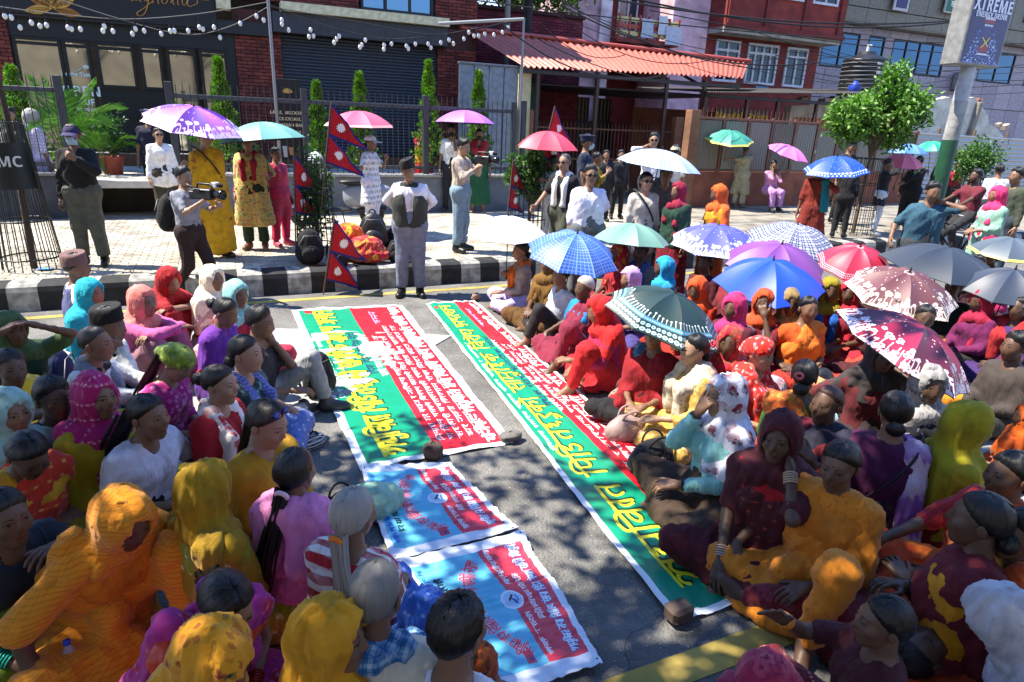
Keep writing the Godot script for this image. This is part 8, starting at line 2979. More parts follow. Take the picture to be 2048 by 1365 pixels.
		[Vector3(2.06, 0.00, -9.28), -0.17, 1.05, "man in grey shirt holding the pale blue umbrella", 0.0305, "b", {male=true, hair="short", top="5c5c60", sl=0.9, bot="pants", bcol="24262c", shoes="202020", pose="stand", R=Vector3(-0.178, 1.193, 0.181), rh="grip"}],
		[Vector3(2.90, 0.30, -12.53), 2.62, 1.00, "man in cream cap and white shirt behind the pale blue umbrella", 0.0305, "b", {male=true, hair="short", top="d0ccc4", sl=0.9, bot="pants", bcol="3a3834", cap="cap", ccol="cfc6a0", shoes="202020", pose="stand"}],
		[Vector3(2.10, 0.00, -8.60), -0.87, 0.96, "woman in crimson headscarf, dark green cardigan and maroon skirt", 0.0305, "b", {drape="hood", dcol="8c1034", top="0c3424", sl=2, len=0.12, bot="skirt", bcol="800c24", hy=-0.2, fat=0.02, pose="stand"}],
		[Vector3(2.63, 0.00, -8.59), -1.22, 0.95, "woman under an orange veil standing behind the violet umbrella", 0.0305, "d", {drape="veil", dcol="d85c1c", top="c89010", sl=1, bot="skirt", bcol="c8501c", hy=-0.2, pose="stand"}],
		[Vector3(5.94, 0.30, -17.65), 2.44, 0.97, "woman in khaki tunic with black mask and dark shoulder bag", 0.0305, "b", {hair="bun", top="9c9878", sl=1.6, len=0.55, bot="loose", bcol="a8a484", wear="maskblack cross", shoes="50483c", pose="stand", R=Vector3(0.399, 1.269, -0.375), rh="grip"}],
		[Vector3(5.85, 0.30, -18.39), 0.00, 0.86, "dark dressed person under the green yellow edged umbrella", 0.0305, "b", {hair="full", top="101014", sl=1.6, bot="pants", shoes="101010", pose="stand"}],
		[Vector3(6.66, 0.30, -17.47), 0.17, 1.00, "woman in lilac suit with a red bag sitting on the wall", 0.0305, "b", {hair="full", top="c088b0", sl=1, len=0.5, bot="loose", bcol="b884c0", shoes="303030", L=Vector3(0.09, 0.962, 0.101), R="chin", pose="bench", lh="grip"}],
		[Vector3(8.70, 0.30, -21.15), 0.00, 1.00, "person in dark red suit sitting under the pink umbrella", 0.0305, "b", {hair="full", top="4a1018", sl=1.6, bot="loose", bcol="70101c", shoes="302020", len=0.5, pose="bench", L=Vector3(0.483, 0.927, 0.23), lh="grip"}],
		[Vector3(5.44, 0.00, -12.04), 2.79, 1.07, "woman in rust print kurta with teal stole under spotted umbrella", 0.0305, "b", {hair="low", top="7c2418", sl=1.2, len=0.6, bot="skirt", drape="tails", dcol="0c7078", pose="stand", R=Vector3(-0.264, 1.09, -0.031), rh="grip"}],
		[Vector3(7.52, 0.30, -15.36), 0.35, 1.11, "police officer in dark cap beside the street tree", 0.0305, "b", {male=true, hair="short", top="1c2438", sl=0.9, bot="pants", bcol="10121c", cap="kepi", ccol="18203a", shoes="0c0c0e", tname="uniform_shirt", pose="stand"}],
		[Vector3(6.52, 0.30, -13.10), 2.62, 0.88, "person in black clothes standing behind the tree guard", 0.0305, "b", {male=true, hair="short", top="141418", sl=1.6, bot="pants", bcol="101014", shoes="101010", pose="stand"}],
		[Vector3(7.48, 0.30, -13.59), 1.05, 0.93, "person in navy jacket and white trousers by the tree guard", 0.0305, "b", {hair="full", top="12141c", sl=2, len=0.25, bot="loose", bcol="c4c8cc", R="phone", shoes="a0a0a0", pose="stand"}],
		[Vector3(8.66, 0.30, -14.55), 2.44, 0.97, "woman in black with green shoulder strap seen from behind", 0.0305, "b", {hair="low", top="0e0e10", sl=2, bot="loose", bcol="0c0c0e", wear="cross", strap="2c7058", hp=0.4, shoes="c0b8a8", lean=0.08, strapside=-1, pose="stand", R=Vector3(0.279, 0.95, -0.453), rh="grip"}],
		[Vector3(9.58, 0.30, -15.15), 1.05, 0.94, "person in navy top with blue flower print beside the lamp post", 0.0305, "b", {hair="long", top="12141e", sl=1, bot="loose", bcol="a81858", len=0.3, shoes="303030", pose="stand"}],
		[Vector3(10.58, 0.30, -16.17), 0.00, 0.88, "person with blue mask under the black umbrella", 0.0305, "b", {hair="full", top="b0283c", sl=1, bot="loose", bcol="303840", wear="maskblue", shoes="303030", pose="stand"}],
		[Vector3(11.70, 0.30, -16.96), 2.97, 0.96, "person in white shirt with blue bag near the black umbrella", 0.0305, "b", {male=true, hair="short", top="d8dce0", sl=1, bot="pants", bcol="383c44", shoes="303030", pose="stand"}],
		[Vector3(5.27, 0.00, -8.43), -0.09, 1.05, "man in teal T-shirt with hand to his ear at the kerb", 0.0305, "b", {male=true, hair="short", top="2c5468", sl=0.95, bot="pants", bcol="303438", L="phone", R=Vector3(-0.4, 0.98, 0.12), fat=0.035, shoes="202020", hp=0.15, tname="t_shirt", pose="stand"}],
		[Vector3(7.92, 0.00, -11.62), -1.31, 1.04, "bearded man in maroon T-shirt astride a bicycle", 0.0305, "d", {male=true, hair="short", face="beard", top="641428", sl=0.9, bot="pants", bcol="26282a", L=Vector3(0.2, 1.05, 0.52), R=Vector3(-0.2, 1.05, 0.52), lh="grip", rh="grip", shoes="202020", tname="t_shirt", pose="ride"}],
		[Vector3(6.95, 0.00, -9.57), -1.48, 0.99, "woman in mint kurta with pink and orange headscarf", 0.0305, "b", {drape="hood", dcol="e0306c", top="8cb8a4", sl=1.8, len=0.5, bot="loose", bcol="b01050", L="front", R="front", fat=0.02, pose="stand"}],
		[Vector3(8.19, 0.00, -10.95), -1.40, 1.12, "person in dark olive jacket at the right edge", 0.0305, "b", {male=true, hair="short", top="3c4434", sl=2, bot="pants", bcol="303844", shoes="202020", tname="jacket", pose="stand"}],
		[Vector3(10.11, 0.00, -14.06), 2.62, 1.09, "person in white and blue top beyond the shrub", 0.0305, "b", {hair="full", top="c8ccd8", sl=0.9, bot="pants", bcol="202830", shoes="202020", pose="stand"}],
		[Vector3(0.08, 0.00, -7.88), -1.31, 1.00, "woman in striped shirt and orange scarf holding the white umbrella", 0.0305, "b", {hair="low", top="9c8c84", sl=1.8, bot="loose", bcol="c4b4dc", drape="scarf", dcol="d0640c", pose="cross", R=Vector3(-0.09, 0.43, 0.175), rh="grip"}],
		[Vector3(0.39, 0.00, -7.21), -0.70, 1.00, "woman in dark mustard print sitting under the blue plaid umbrella", 0.0305, "d", {hair="full", top="6a4a10", sl=1.2, bcol="5a3c10", drape="hood", dcol="6a4c14", pose="cross"}],
		[Vector3(0.51, 0.00, -6.74), -1.22, 0.96, "young person in white shirt with black trousers in the front row", 0.0305, "b", {male=true, hair="short", top="d0d4e4", sl=0.9, bot="pants", bcol="1c1c20", L=Vector3(-0.173, 0.467, -0.11), R="lap", tname="dress_shirt", pose="half", lh="grip"}],
		[Vector3(0.70, 0.00, -6.11), -0.96, 1.00, "white haired old woman in bright multicoloured sari and blue blouse", 0.0305, "d", {hair="full", hcol="bcb8b0", face="oldwoman", top="0c7cb8", sl=0.9, drape="sash", dcol="7c1c38", bcol="7c1c38", L="prop", R="knee", pose="half"}],
		[Vector3(0.92, 0.00, -5.46), -1.31, 1.00, "woman under a red veil fading to yellow in the front row", 0.0305, "b", {drape="veil", dcol="d81c20", top="a01450", sl=1.8, bcol="b0101c", lean=0.2, hp=0.3, L="shin", R="shin", pose="half"}],
		[Vector3(1.25, 0.00, -6.60), -1.05, 1.00, "woman under a plain lavender scarf behind the green umbrella", 0.0305, "b", {drape="hood", dcol="c4a0d0", top="c8a8d0", bcol="403878", lean=0.05, pose="cross"}],
		[Vector3(1.56, 0.00, -7.91), -0.70, 1.05, "man with blue plaid scarf round his neck in grey shirt", 0.0305, "d", {male=true, hair="short", top="707478", sl=1.8, bot="loose", bcol="303038", drape="scarf", dcol="3454a0", pose="cross", R=Vector3(-0.049, 0.411, 0.221), rh="grip"}],
		[Vector3(1.71, 0.00, -7.20), -1.48, 1.00, "woman with a sky blue scarf hanging down behind her head", 0.0305, "d", {drape="hood", dcol="20a0cc", top="0c6c94", bcol="0c5070", pose="cross"}],
		[Vector3(1.31, 0.00, -7.98), -1.05, 1.00, "woman under a red and green veil behind the plaid scarf man", 0.0305, "d", {drape="hood", dcol="b8182c/floral/e0a030/206040", top="a01828", bcol="901020", pose="cross"}],
		[Vector3(1.86, 0.00, -6.30), -0.70, 1.00, "woman under an orange and yellow veil bending her head", 0.0305, "d", {drape="hood", dcol="d84c14", top="b03010", bcol="a02010", hp=0.3, pose="cross"}],
		[Vector3(2.28, 0.00, -7.58), -0.87, 1.00, "dark haired woman in maroon behind the orange veil", 0.0305, "d", {hair="low", top="4c0c18", sl=1, pose="cross", R=Vector3(-0.177, 0.434, -0.377), rh="grip"}],
		[Vector3(2.42, 0.00, -6.95), -1.22, 1.00, "woman with her black hair in a bun beside the blue umbrella", 0.0305, "d", {hair="bun", top="70101c", sl=1, pose="cross"}],
		[Vector3(2.00, 0.00, -5.60), -0.87, 1.00, "woman under a hot pink veil in the blue umbrella's shade", 0.0305, "d", {drape="hood", dcol="c02868", top="500c20", bcol="600c1c", pose="cross"}],
		[Vector3(2.34, 0.00, -5.85), -0.35, 1.00, "woman with orange headscarf and grey stole under the blue umbrella", 0.0305, "d", {drape="hood", dcol="c0481c", drape2="scarf", dcol2="686470", top="700c20", L="mouth", pose="cross", R=Vector3(0.019, 0.348, -0.484), rh="grip"}],
		[Vector3(2.59, 0.00, -5.86), -0.17, 1.00, "woman under a beige scarf beside the woman in orange", 0.0305, "d", {drape="hood", dcol="8c7448", top="501810/batik/702c18/903820", pose="cross"}],
		[Vector3(2.68, 0.00, -5.67), 0.09, 1.00, "woman in orange blouse and sari looking towards the camera", 0.0305, "b", {hair="low", top="c85010", sl=0.95, drape="sash", dcol="d8701c", bcol="a82818", R="prop", L="lap", face="tika", pose="cross"}],
		[Vector3(3.24, 0.00, -6.43), -0.35, 1.00, "woman with blue and yellow stole under the purple umbrella", 0.0305, "d", {drape="hood", dcol="8c7c10", drape2="scarf", dcol2="0c50a8", top="a01028", pose="cross"}],
		[Vector3(3.41, 0.00, -6.36), -0.70, 1.00, "woman in red veil with green pattern under the pink umbrella", 0.0305, "d", {drape="veil", dcol="b0102c", top="80102c", bcol="a83c2c", pose="cross"}],
		[Vector3(1.11, 0.00, -4.74), -0.52, 1.00, "woman in red kurta and black trousers under the dark green umbrella", 0.0305, "b", {hair="low", top="8c0818", sl=1.5, len=0.4, bot="pants", bcol="121216", L="lap", R="lap", drape="tails", dcol="2c6080/dots/a0c0d8", fat=0.015, pose="cross"}],
		[Vector3(1.34, 0.00, -4.39), -1.31, 1.00, "woman in yellow print suit and cream stole holding dark green umbrella", 0.0292, "l", {hair="low", wear="red", top="b08c3c/leaves/d8c898/8c6820", sl=1.6, len=0.5, drape="shawl", dcol="c8bca8/ditsy/a89878/887850", pose="cross", R=Vector3(-0.517, 0.366, 0.175), rh="grip"}],
		[Vector3(1.77, 0.00, -4.37), 0.70, 1.00, "woman in red and violet print headscarf looking right", 0.0299, "l", {drape="turban", dcol="cc2418/leaves/e8d0d0/483080", drape2="shawl", dcol2="cc2418/leaves/e8d0d0/483080", top="98101c", sl=1, bcol="88101c", pose="cross"}],
		[Vector3(1.65, 0.00, -4.60), -0.52, 1.00, "woman in crimson veil behind the cream stole", 0.0305, "d", {drape="veil", dcol="a8102c/ditsy/305024/d06040", top="802030", bcol="406028", pose="cross"}],
		[Vector3(1.92, 0.00, -3.92), 2.62, 1.00, "woman in leaf green blouse with pink bow in her hair", 0.0279, "d", {hair="low", wear="clip", top="2c6014", sl=1.9, drape="sash", dcol="c05818/ditsy/e0a040/406018", bcol="a03010", R="lap", L="lap", pose="cross"}],
		[Vector3(2.91, 0.00, -4.97), -0.61, 0.98, "boy in peach shirt leaning forward on his arms", 0.0305, "b", {male=true, hair="short", top="c88458", sl=1.6, bot="pants", bcol="7c98ac", lean=0.9, hp=0.1, L="floor", R="floor", pose="side"}],
		[Vector3(1.28, 0.00, -3.48), -1.31, 1.04, "woman under a white veil with red roses and fringe", 0.0242, "b", {drape="veil", dcol="dcdee8/roses/8c1828/5c2030/2.0", drape2="tails", dcol2="dcdee8/roses/8c1828/5c2030/2.0", top="8ccccc", sl=1.9, bcol="3c2c20", R="mouth", wear="bangle", bangle="20242c", pose="cross"}],
		[Vector3(1.89, 0.00, -3.50), -1.05, 1.00, "old woman with cropped reddish hair in crimson blouse", 0.0257, "d", {hair="crop", hcol="3c1c14", face="oldwoman", top="6c0c1c", sl=1.8, bcol="104c5c", drape="sash", dcol="1c1c30", L="hold", fat=0.02, pose="cross"}],
		[Vector3(1.40, 0.00, -2.98), -0.61, 1.04, "woman in maroon sari resting her cheek in her hand", 0.0220, "d", {hair="full", top="b0101c", sl=0.7, drape="veil", dcol="480c18", drape2="sash", dcol2="480c18/squares/a04838/803028", bcol="4c0818", L="cheek", R="shin", lh="flat", wear="bangle", bangle="c0a890", face="tika", pose="cross"}],
		[Vector3(1.60, 0.00, -2.73), -0.79, 1.04, "woman wrapped in a marigold orange shawl with nose ring", 0.0213, "d", {hair="low", top="c87414", sl=1, drape="wrap", dcol="d07c14/stroke/b85c10/a04c10", bcol="d07c14/stroke/b85c10/a04c10", face="tika", L="lap", R="knee", hp=0.12, pose="half"}],
		[Vector3(2.18, 0.00, -3.32), 2.79, 1.05, "stout woman in plain purple pullover seen from behind", 0.0257, "b", {hair="low", top="4c0c40", sl=1.9, len=0.2, bcol="2c2030", wear="cross", strapside=-1, strap="18162c", drape="tails", dcol="d8c8dc/tie/8850a8", fat=0.045, wide=1.1, pose="cross"}],
		[Vector3(2.71, 0.00, -3.89), -0.09, 1.00, "woman in navy print kurta under a grey printed hood", 0.0300, "d", {drape="hood", dcol="9c9a9a/batik/6c6a6c/4c4a4c", top="0c0e1e/stroke/b0b4c8/8088a8", sl=1.4, len=0.4, bcol="141420", pose="cross"}],
		[Vector3(2.65, 0.00, -4.35), -0.17, 1.05, "woman under a dark grey hood beneath the maroon umbrella", 0.0305, "d", {drape="veil", dcol="3c3434", top="5c1820", sl=1.8, bcol="2c2024", pose="cross", R=Vector3(-0.108, 0.381, 0.001), rh="grip"}],
		[Vector3(2.49, 0.00, -3.19), 1.31, 1.05, "woman in olive yellow suit and veil seen from the side", 0.0261, "d", {drape="veil", dcol="a09410", top="b09410", sl=1.7, len=0.5, bcol="8c0c18", wear="bangle", bangle="d8d4c8", L="lap", R="lap", pose="cross"}],
		[Vector3(4.71, 0.00, -6.27), -1.40, 1.00, "woman in magenta pullover with crimson scarf at the right", 0.0305, "d", {drape="hood", dcol="a0143c", top="640c4c", sl=2, bot="pants", bcol="2c2a2a", hp=0.2, pose="stretch"}],
		[Vector3(3.94, 0.00, -4.77), -1.40, 1.00, "man in dark grey trousers with legs stretched out on the mats", 0.0305, "d", {male=true, hair="short", top="3c3430", sl=1.8, bot="loose", bcol="34302e", shoes="c8c4b8", pose="stretch"}],
		[Vector3(6.01, 0.00, -8.30), -0.70, 1.00, "woman with dark hair under the charcoal umbrella", 0.0305, "d", {hair="low", top="30101c", sl=1.6, pose="cross"}],
		[Vector3(6.64, 0.00, -8.92), -1.05, 1.00, "person in pink under the yellow edged grey umbrella", 0.0305, "d", {hair="low", top="a81c5c", sl=1, pose="cross", R=Vector3(0.224, 0.343, 0.208), rh="grip"}],
		[Vector3(3.67, 0.00, -5.53), -0.35, 1.00, "person in amber top in the brown umbrella's shade", 0.0305, "d", {hair="full", top="c07c0c", sl=1, pose="cross"}],
		[Vector3(3.55, 0.00, -5.75), -0.70, 1.00, "dark haired person in the brown umbrella's shade", 0.0305, "d", {hair="low", top="301014", sl=1.6, bcol="481018", pose="cross", R=Vector3(-0.145, 0.36, -0.383), rh="grip"}],
		[Vector3(4.89, 0.00, -6.03), -1.05, 1.00, "person in red and violet shawl at the right edge", 0.0305, "d", {hair="full", drape="shawl", dcol="a01c24", top="3c2060", pose="cross", R=Vector3(-0.29, 0.347, -0.213), rh="grip"}],
		[Vector3(1.95, 0.00, -2.25), -2.18, 1.06, "woman in crimson sari with mustard sleeves and dark bangles", 0.0203, "d", {hair="low", top="cc8c0c", sl=0.98, vee=0.09, drape="sash", dcol="600c1c", bcol="6c0c1c/brocade/783040/601020", wear="bangle", bangle="0c2018", R="rest", L="rest", twist=-0.2, pose="stretch"}],
		[Vector3(2.38, 0.00, -2.30), 1.83, 1.02, "woman lying back with raised arm in red sari and violet blouse", 0.0221, "d", {hair="low", lean=-1.18, top="silk:6c0c7c", sl=0.4, drape="sash", dcol="600c18/bead/d8a880", bcol="600c18/bead/d8a880", R=Vector3(-0.3, 0.72, 0.3), L="hip", pose="lie"}],
		[Vector3(1.35, 0.00, -1.81), -1.75, 0.88, "person with black hair raising one hand at the bottom", 0.0166, "d", {hair="full", top="481018", sl=0.8, bcol="70101c/bead/d08880", R=Vector3(-0.1, 0.62, 0.36), rh="flat", wear="bangle", bangle="d08028", pose="cross"}],
		[Vector3(0.86, 0.00, -1.54), -1.05, 0.90, "woman in magenta sari at the lower edge", 0.0155, "d", {drape="wraphood", dcol="8c0c40/floral/b04858/701030", top="80103c", bcol="800c38", hp=0.5, pose="cross"}],
		[Vector3(2.39, 0.00, -2.69), -1.48, 1.03, "woman in red and orange ribbed sari reaching out at right edge", 0.0236, "d", {hair="low", top="98101c/pin/c03020", sl=1, drape="sash", dcol="c8400c/tie/d86c1c", bcol="c8400c/tie/d86c1c", R=Vector3(-0.12, 0.3, 0.52), L="lap", rh="flat", pose="cross"}],
		[Vector3(2.13, 0.00, -2.24), -1.75, 1.00, "woman in bright orange sari at the right edge", 0.0209, "d", {hair="low", drape="shawl", dcol="d04c0c/floral/e07838/b02c10", top="b83c0c", bcol="c8440c", pose="cross"}],
		[Vector3(1.99, 0.00, -1.74), -2.09, 0.95, "person wrapped in a white cloth at the bottom right corner", 0.0185, "d", {drape="wraphood", dcol="b8b8c0", top="b0b0b8", bcol="b8b8c0", hp=0.6, lean=0.3, pose="cross"}],
		[Vector3(3.17, 0.00, -7.49), -0.52, 1.00, "person in maroon between the purple and blue umbrellas", 0.0305, "d", {hair="full", top="401018", sl=1, pose="cross"}],
		[Vector3(3.48, 0.00, -3.95), -1.75, 0.70, "person in orange shawl on the mat at right edge", 0.0305, "d", {drape="wraphood", dcol="d05c0c", top="c0500c", pose="cross"}],
		[Vector3(3.29, 0.00, -7.13), -0.52, 1.00, "person with dark hair under the navy tartan umbrella", 0.0305, "d", {hair="low", top="481420", pose="cross"}],
		[Vector3(4.75, 0.00, -6.81), -0.87, 1.00, "person in dark green under the charcoal umbrella", 0.0305, "d", {hair="low", top="18281c", bcol="302020", pose="cross", R=Vector3(-0.25, 0.437, -0.005), rh="grip"}],
		[Vector3(3.99, 0.00, -7.02), -0.70, 1.00, "person in brown behind the crimson pink umbrella", 0.0305, "d", {hair="full", top="40201c", pose="cross", R=Vector3(-0.346, 0.367, -0.36), rh="grip"}],
		[Vector3(2.28, 0.00, -6.31), -0.70, 1.00, "person in dark red behind the cobalt umbrella", 0.0305, "d", {hair="full", top="581018", pose="cross"}],
	]
	built.resize(crowd.size())
	var tones := {"b": Color(0.40, 0.21, 0.124), "d": Color(0.21, 0.11, 0.066), "l": Color(0.66, 0.38, 0.25)}
	for i in crowd.size():
		var s: Dictionary = crowd[i][6]
		s.seed = float(i) * 1.37
		s.cell = crowd[i][4]
		s.skin = (tones[crowd[i][5]] as Color) * (0.85 + 0.3 * rnd(i, 12.0))
	var job := WorkerThreadPool.add_group_task(_make, crowd.size(), 4, true)
	WorkerThreadPool.wait_for_group_task_completion(job)
	for i in crowd.size():
		var q: Array = crowd[i]
		var sitting: bool = not (q[6].pose in ["stand", "walk", "ride"])
		var o := thing("person", q[3], "person", q[0], q[1], "people sitting on the road in protest" if sitting else "people standing on the pavement")
		o.scale = Vector3.ONE * float(q[2])
		for p: Array in built[i]:
			var m := ArrayMesh.new()
			m.add_surface_from_arrays(Mesh.PRIMITIVE_TRIANGLES, p[2])
			part(p[0], m, mat(p[1]), o)
	built.clear()

func _ready() -> void:
	# camera
	var cam := Camera3D.new()
	cam.name = "camera"
	cam.fov = 56.022
	cam.near = 0.05
	cam.far = 400.0
	add_child(cam)
	cam.position = Vector3(0, 2.27, 0)
	cam.basis = Basis(Vector3.RIGHT, deg_to_rad(-18.93)) * Basis(Vector3.BACK, deg_to_rad(2.36))
	# sky, exposure
	var sky := ProceduralSkyMaterial.new()
	sky.sky_top_color = Color(0.36, 0.52, 0.80)
	sky.sky_horizon_color = Color(0.80, 0.86, 0.92)
	sky.sky_curve = 0.22
	sky.ground_horizon_color = Color(0.62, 0.62, 0.60)
	sky.ground_bottom_color = Color(0.35, 0.34, 0.32)
	sky.sun_angle_max = 1.0
	var e := Environment.new()
	e.background_mode = Environment.BG_SKY
	e.sky = Sky.new()
	e.sky.sky_material = sky
	e.background_energy_multiplier = 1.0
	e.tonemap_mode = Environment.TONE_MAPPER_LINEAR
	e.tonemap_exposure = 2.6
	e.sdfgi_enabled = true
	e.ssao_enabled = true
	e.ssil_enabled = true
	var we := WorldEnvironment.new()
	we.name = "world"
	we.environment = e
	add_child(we)
	# the sun, high on the left, almost along the street
	var sun := DirectionalLight3D.new()
	sun.name = "sun"
	sun.light_energy = 1.6
	sun.light_color = Color(1.0, 0.965, 0.90)
	sun.light_angular_distance = 0.5
	sun.shadow_enabled = true
	add_child(sun)
	sun.look_at_from_position(Vector3.ZERO, Vector3(0.50, -0.86, 0.0))
	cloth_noise = FastNoiseLite.new()
	cloth_noise.seed = 4
	cloth_noise.frequency = 1.0
	cloth_noise.noise_type = FastNoiseLite.TYPE_SIMPLEX_SMOOTH
	cloth_noise.fractal_type = FastNoiseLite.FRACTAL_NONE
	var t0 := Time.get_ticks_msec()
	ground()
	cafe()
	light_strings()
	shed()
	houses()
	furniture()
	shade_trees()
	print("place ", Time.get_ticks_msec() - t0)
	var cables := [
		[Vector3(-1.92, 4.27, -12.11), Vector3(16.68, 5.11, -20.59), 0.012],
		[Vector3(0.19, 4.61, -13.21), Vector3(5.79, 3.59, -15.76), 0.012],
		[Vector3(-0.46, 3.97, -13.04), Vector3(2.98, 3.31, -14.61), 0.014],
		[Vector3(0.65, 4.40, -13.68), Vector3(7.00, 3.86, -16.58), 0.016],
		[Vector3(0.10, 3.85, -13.57), Vector3(5.20, 3.32, -15.89), 0.010],
		[Vector3(2.57, 4.55, -14.82), Vector3(17.07, 4.87, -21.43), 0.012],
		[Vector3(0.64, 4.73, -14.07), Vector3(11.18, 5.21, -18.88), 0.020],
		[Vector3(5.15, 4.45, -16.26), Vector3(17.09, 4.23, -21.70), 0.010],
		[Vector3(5.99, 4.00, -16.77), Vector3(16.85, 4.83, -21.72), 0.010],
		[Vector3(6.23, 3.81, -17.02), Vector3(17.24, 4.27, -22.04), 0.010],
		[Vector3(6.94, 3.64, -17.47), Vector3(17.41, 3.96, -22.25), 0.008],
		[Vector3(1.05, 4.18, -14.92), Vector3(4.37, 3.80, -16.43), 0.010],
		[Vector3(1.37, 4.47, -15.20), Vector3(8.56, 4.23, -18.47), 0.008],
		[Vector3(0.51, 4.45, -14.94), Vector3(6.44, 4.01, -17.64), 0.008],
		[Vector3(2.09, 4.96, -15.79), Vector3(12.05, 5.40, -20.33), 0.022],
		[Vector3(4.18, 4.33, -16.87), Vector3(18.59, 4.77, -23.44), 0.010],
		[Vector3(3.99, 4.05, -16.92), Vector3(12.82, 3.95, -20.94), 0.008],
		[Vector3(3.79, 3.77, -16.96), Vector3(10.24, 3.59, -19.90), 0.008],
		[Vector3(0.32, 4.33, -15.51), Vector3(2.37, 3.84, -16.45), 0.010],
		[Vector3(8.02, 4.48, -19.15), Vector3(18.38, 4.69, -23.87), 0.008],
	]
	for i in cables.size(): wire("cable", "black cable strung across the street in front of the houses", cables[i][0], cables[i][1], 0.25 + 0.2 * rnd(i), cables[i][2])
	# the banners on the road
	banner("long green and red banner with yellow script, the right one", Vector2(0.83, -2.48), Vector2(1.57, -2.79), Vector2(-0.52, -8.17), Vector2(-1.12, -7.92), 0.012, banner_image(2048, 300, true), 1.0)
	banner("wide green and red banner with yellow script, the left one", Vector2(-0.99, -3.77), Vector2(0.05, -4.25), Vector2(-1.41, -7.82), Vector2(-2.67, -7.41), 0.004, banner_image(1600, 460, false), 2.0)
	var bi := blue_image()
	banner("light blue and red banner below the left green banner", Vector2(-0.59, -2.85), Vector2(0.09, -3.18), Vector2(-0.41, -3.91), Vector2(-0.99, -3.80), 0.016, bi, 3.0)
	banner("light blue and red banner at the bottom of the picture", Vector2(-0.01, -2.02), Vector2(0.46, -2.22), Vector2(0.10, -3.15), Vector2(-0.56, -2.83), 0.022, bi, 4.0)
	print("banners ", Time.get_ticks_msec() - t0)
	make_heads()
	make_hands()
	people()
	print("people ", Time.get_ticks_msec() - t0)
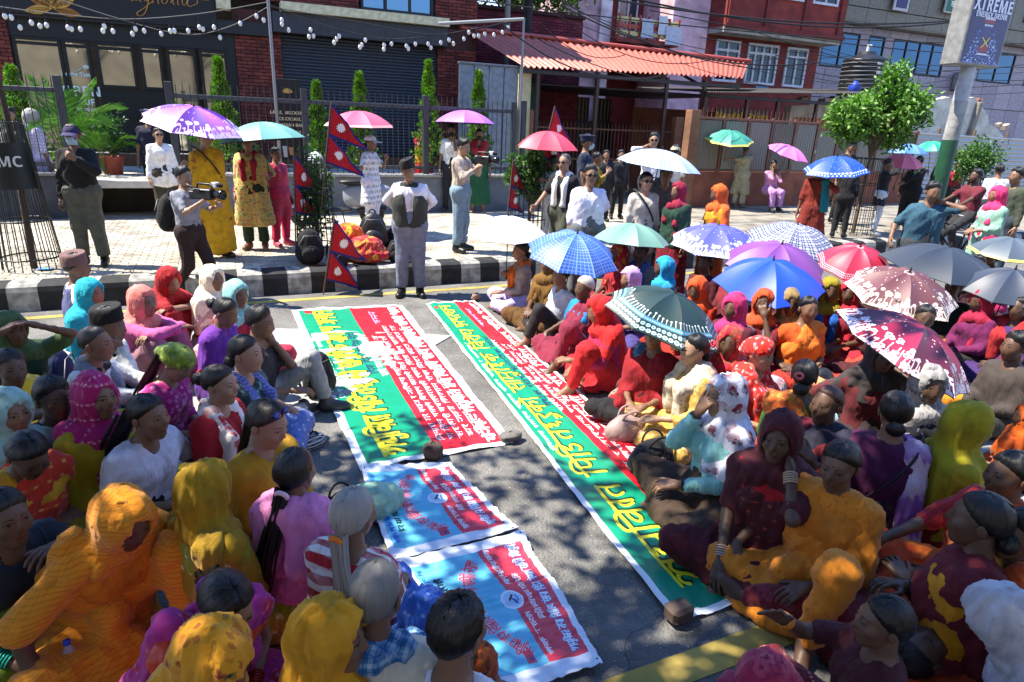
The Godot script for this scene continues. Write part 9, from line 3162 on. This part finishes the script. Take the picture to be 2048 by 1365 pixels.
	var brollies := [
		[Vector3(-4.210, 2.172, -8.670), Vector3(0.214, 0.972, 0.097), 0.64, 0.24, 0.62, "b468c0|5c2c94", "15161a", "flower:e8d0f0", "alt", "purple and pink umbrella with flower edge over the yellow sari"],
		[Vector3(-3.596, 2.004, -9.310), Vector3(-0.119, 0.993, -0.020), 0.58, 0.24, 0.62, "6ca49c", "15161a", "", "", "sage green umbrella over the patchwork kurta"],
		[Vector3(-2.688, 2.211, -11.231), Vector3(0.000, 1.000, 0.020), 0.61, 0.24, 0.62, "c85c78", "15161a", "band:d89c98", "", "rose pink umbrella with pale rim over the ink print top"],
		[Vector3(-1.195, 2.323, -14.429), Vector3(0.000, 1.000, -0.020), 0.64, 0.25, 0.62, "a868c4", "15161a", "", "", "small lilac umbrella with black lining by the fence"],
		[Vector3(0.434, 2.019, -10.552), Vector3(0.020, 0.999, 0.050), 0.51, 0.25, 0.62, "cc4458", "15161a", "", "", "coral red umbrella behind the large flag"],
		[Vector3(1.920, 1.873, -9.112), Vector3(0.119, 0.993, 0.020), 0.59, 0.22, 0.62, "b4c8e0", "15161a", "", "grid:8098c8", "pale blue checked umbrella over the man in grey"],
		[Vector3(5.406, 2.137, -17.466), Vector3(0.000, 0.970, 0.243), 0.65, 0.24, 0.62, "3c8c78", "15161a", "band:c8c058", "", "teal green umbrella with yellow edge by the tin fence"],
		[Vector3(6.917, 1.846, -17.236), Vector3(0.236, 0.943, 0.236), 0.57, 0.20, 0.62, "d070b4", "15161a", "", "", "plain pink umbrella over the seated woman in lilac"],
		[Vector3(9.187, 1.847, -20.919), Vector3(0.000, 1.000, 0.000), 0.54, 0.28, 0.62, "147c90", "15161a", "", "", "plain teal umbrella beside the pink one"],
		[Vector3(5.619, 1.776, -11.835), Vector3(-0.118, 0.986, 0.118), 0.57, 0.26, 0.62, "1c48a0", "15161a", "spots:c8d8f0", "", "royal blue umbrella with white spotted rim"],
		[Vector3(8.607, 2.038, -14.936), Vector3(0.000, 1.000, 0.000), 0.40, 0.20, 0.62, "5080c0", "15161a", "", "", "light blue umbrella behind the street tree"],
		[Vector3(9.706, 2.110, -15.977), Vector3(-0.148, 0.989, 0.000), 0.40, 0.20, 0.62, "249078", "15161a", "", "", "sea green umbrella by the lamp post"],
		[Vector3(8.165, 1.832, -14.264), Vector3(0.000, 0.981, 0.196), 0.42, 0.22, 0.62, "d8687c", "15161a", "", "", "salmon pink umbrella behind the woman in black"],
		[Vector3(10.936, 1.931, -16.705), Vector3(0.000, 0.989, -0.148), 0.40, 0.22, 0.62, "0c0c0e", "15161a", "", "", "black umbrella right of the lamp post"],
		[Vector3(-0.107, 1.050, -7.910), Vector3(0.000, 1.000, 0.020), 0.52, 0.24, 0.62, "e8e8e8", "15161a", "", "wash:e0a8b8", "white umbrella with faint pink and aqua flowers"],
		[Vector3(0.627, 1.050, -6.796), Vector3(0.116, 0.970, 0.213), 0.52, 0.26, 0.62, "2c58b4", "15161a", "", "grid:88a8e0", "blue umbrella with fine plaid lines"],
		[Vector3(1.405, 1.050, -7.803), Vector3(0.050, 0.997, -0.060), 0.48, 0.22, 0.62, "6c9484", "15161a", "", "", "sage green umbrella with black lining above the plaid scarf man"],
		[Vector3(2.453, 1.050, -7.880), Vector3(0.000, 0.993, 0.119), 0.58, 0.24, 0.62, "5054c8", "15161a", "flower:dcdcf4", "", "violet blue umbrella with white blossom rim"],
		[Vector3(3.547, 1.050, -8.225), Vector3(0.049, 0.979, 0.196), 0.60, 0.24, 0.62, "242c50", "15161a", "", "tartan:c8ccdc", "navy and white tartan umbrella"],
		[Vector3(2.736, 1.050, -6.644), Vector3(0.049, 0.979, 0.196), 0.54, 0.26, 0.62, "74408c", "15161a", "", "", "purple umbrella behind the bright blue one"],
		[Vector3(2.511, 0.960, -6.205), Vector3(-0.020, 0.987, 0.158), 0.55, 0.26, 0.62, "1c48d8", "15161a", "", "", "bright cobalt blue umbrella in the middle of the crowd"],
		[Vector3(3.924, 0.960, -7.338), Vector3(-0.048, 0.957, 0.287), 0.43, 0.24, 0.62, "b02844", "15161a", "dots:e0c8d0", "hub", "crimson pink umbrella with dotted white rim"],
		[Vector3(3.699, 0.960, -5.978), Vector3(0.019, 0.968, 0.252), 0.51, 0.24, 0.62, "643c40", "15161a", "flower:d8d0c8", "hub", "brown umbrella with white grass rim"],
		[Vector3(4.652, 1.050, -6.932), Vector3(0.099, 0.988, 0.119), 0.63, 0.24, 0.62, "2c3440", "15161a", "", "", "large charcoal grey umbrella"],
		[Vector3(6.569, 0.960, -8.556), Vector3(0.000, 0.995, 0.100), 0.48, 0.22, 0.62, "4c5864", "15161a", "band:c8c060", "", "grey umbrella with yellow fringe edge at the right"],
		[Vector3(4.933, 0.960, -6.295), Vector3(0.000, 0.989, 0.148), 0.42, 0.24, 0.62, "343c4c", "15161a", "", "", "dark grey umbrella cut by the right edge"],
		[Vector3(2.770, 0.960, -4.241), Vector3(0.380, 0.904, 0.199), 0.51, 0.22, 0.62, "602038|8c1c40", "15161a", "flower:e4d8dc", "alt", "tilted maroon umbrella with white cherry blossom"],
		[Vector3(1.201, 0.960, -4.788), Vector3(0.268, 0.959, 0.096), 0.50, 0.24, 0.62, "1c3434", "15161a", "beads:4888a8", "", "dark green umbrella with blue beaded border"],
	]
	for q: Array in brollies: umbrella(q[0], q[1], q[2], q[3], q[4], q[5], q[6], q[7], q[8], q[9])
	# what the camera people hold
	video_camera("shoulder video camera with microphone held by the cameraman in grey", Vector3(-3.649, 1.328, -7.567), 1.309, 0.95)
	video_camera("black video camera held by the photographer in tan", Vector3(-0.547, 1.703, -9.927), 1.222, 0.9)
	rucksack("big black rucksack on the cameraman's back", Vector3(-4.180, 0.840, -7.770), 4.451, 1.0, "cloth:121214", 10.0)
	bicycle(Vector3(7.916, 0.000, -11.620), -1.309)
	print("all ", Time.get_ticks_msec() - t0)
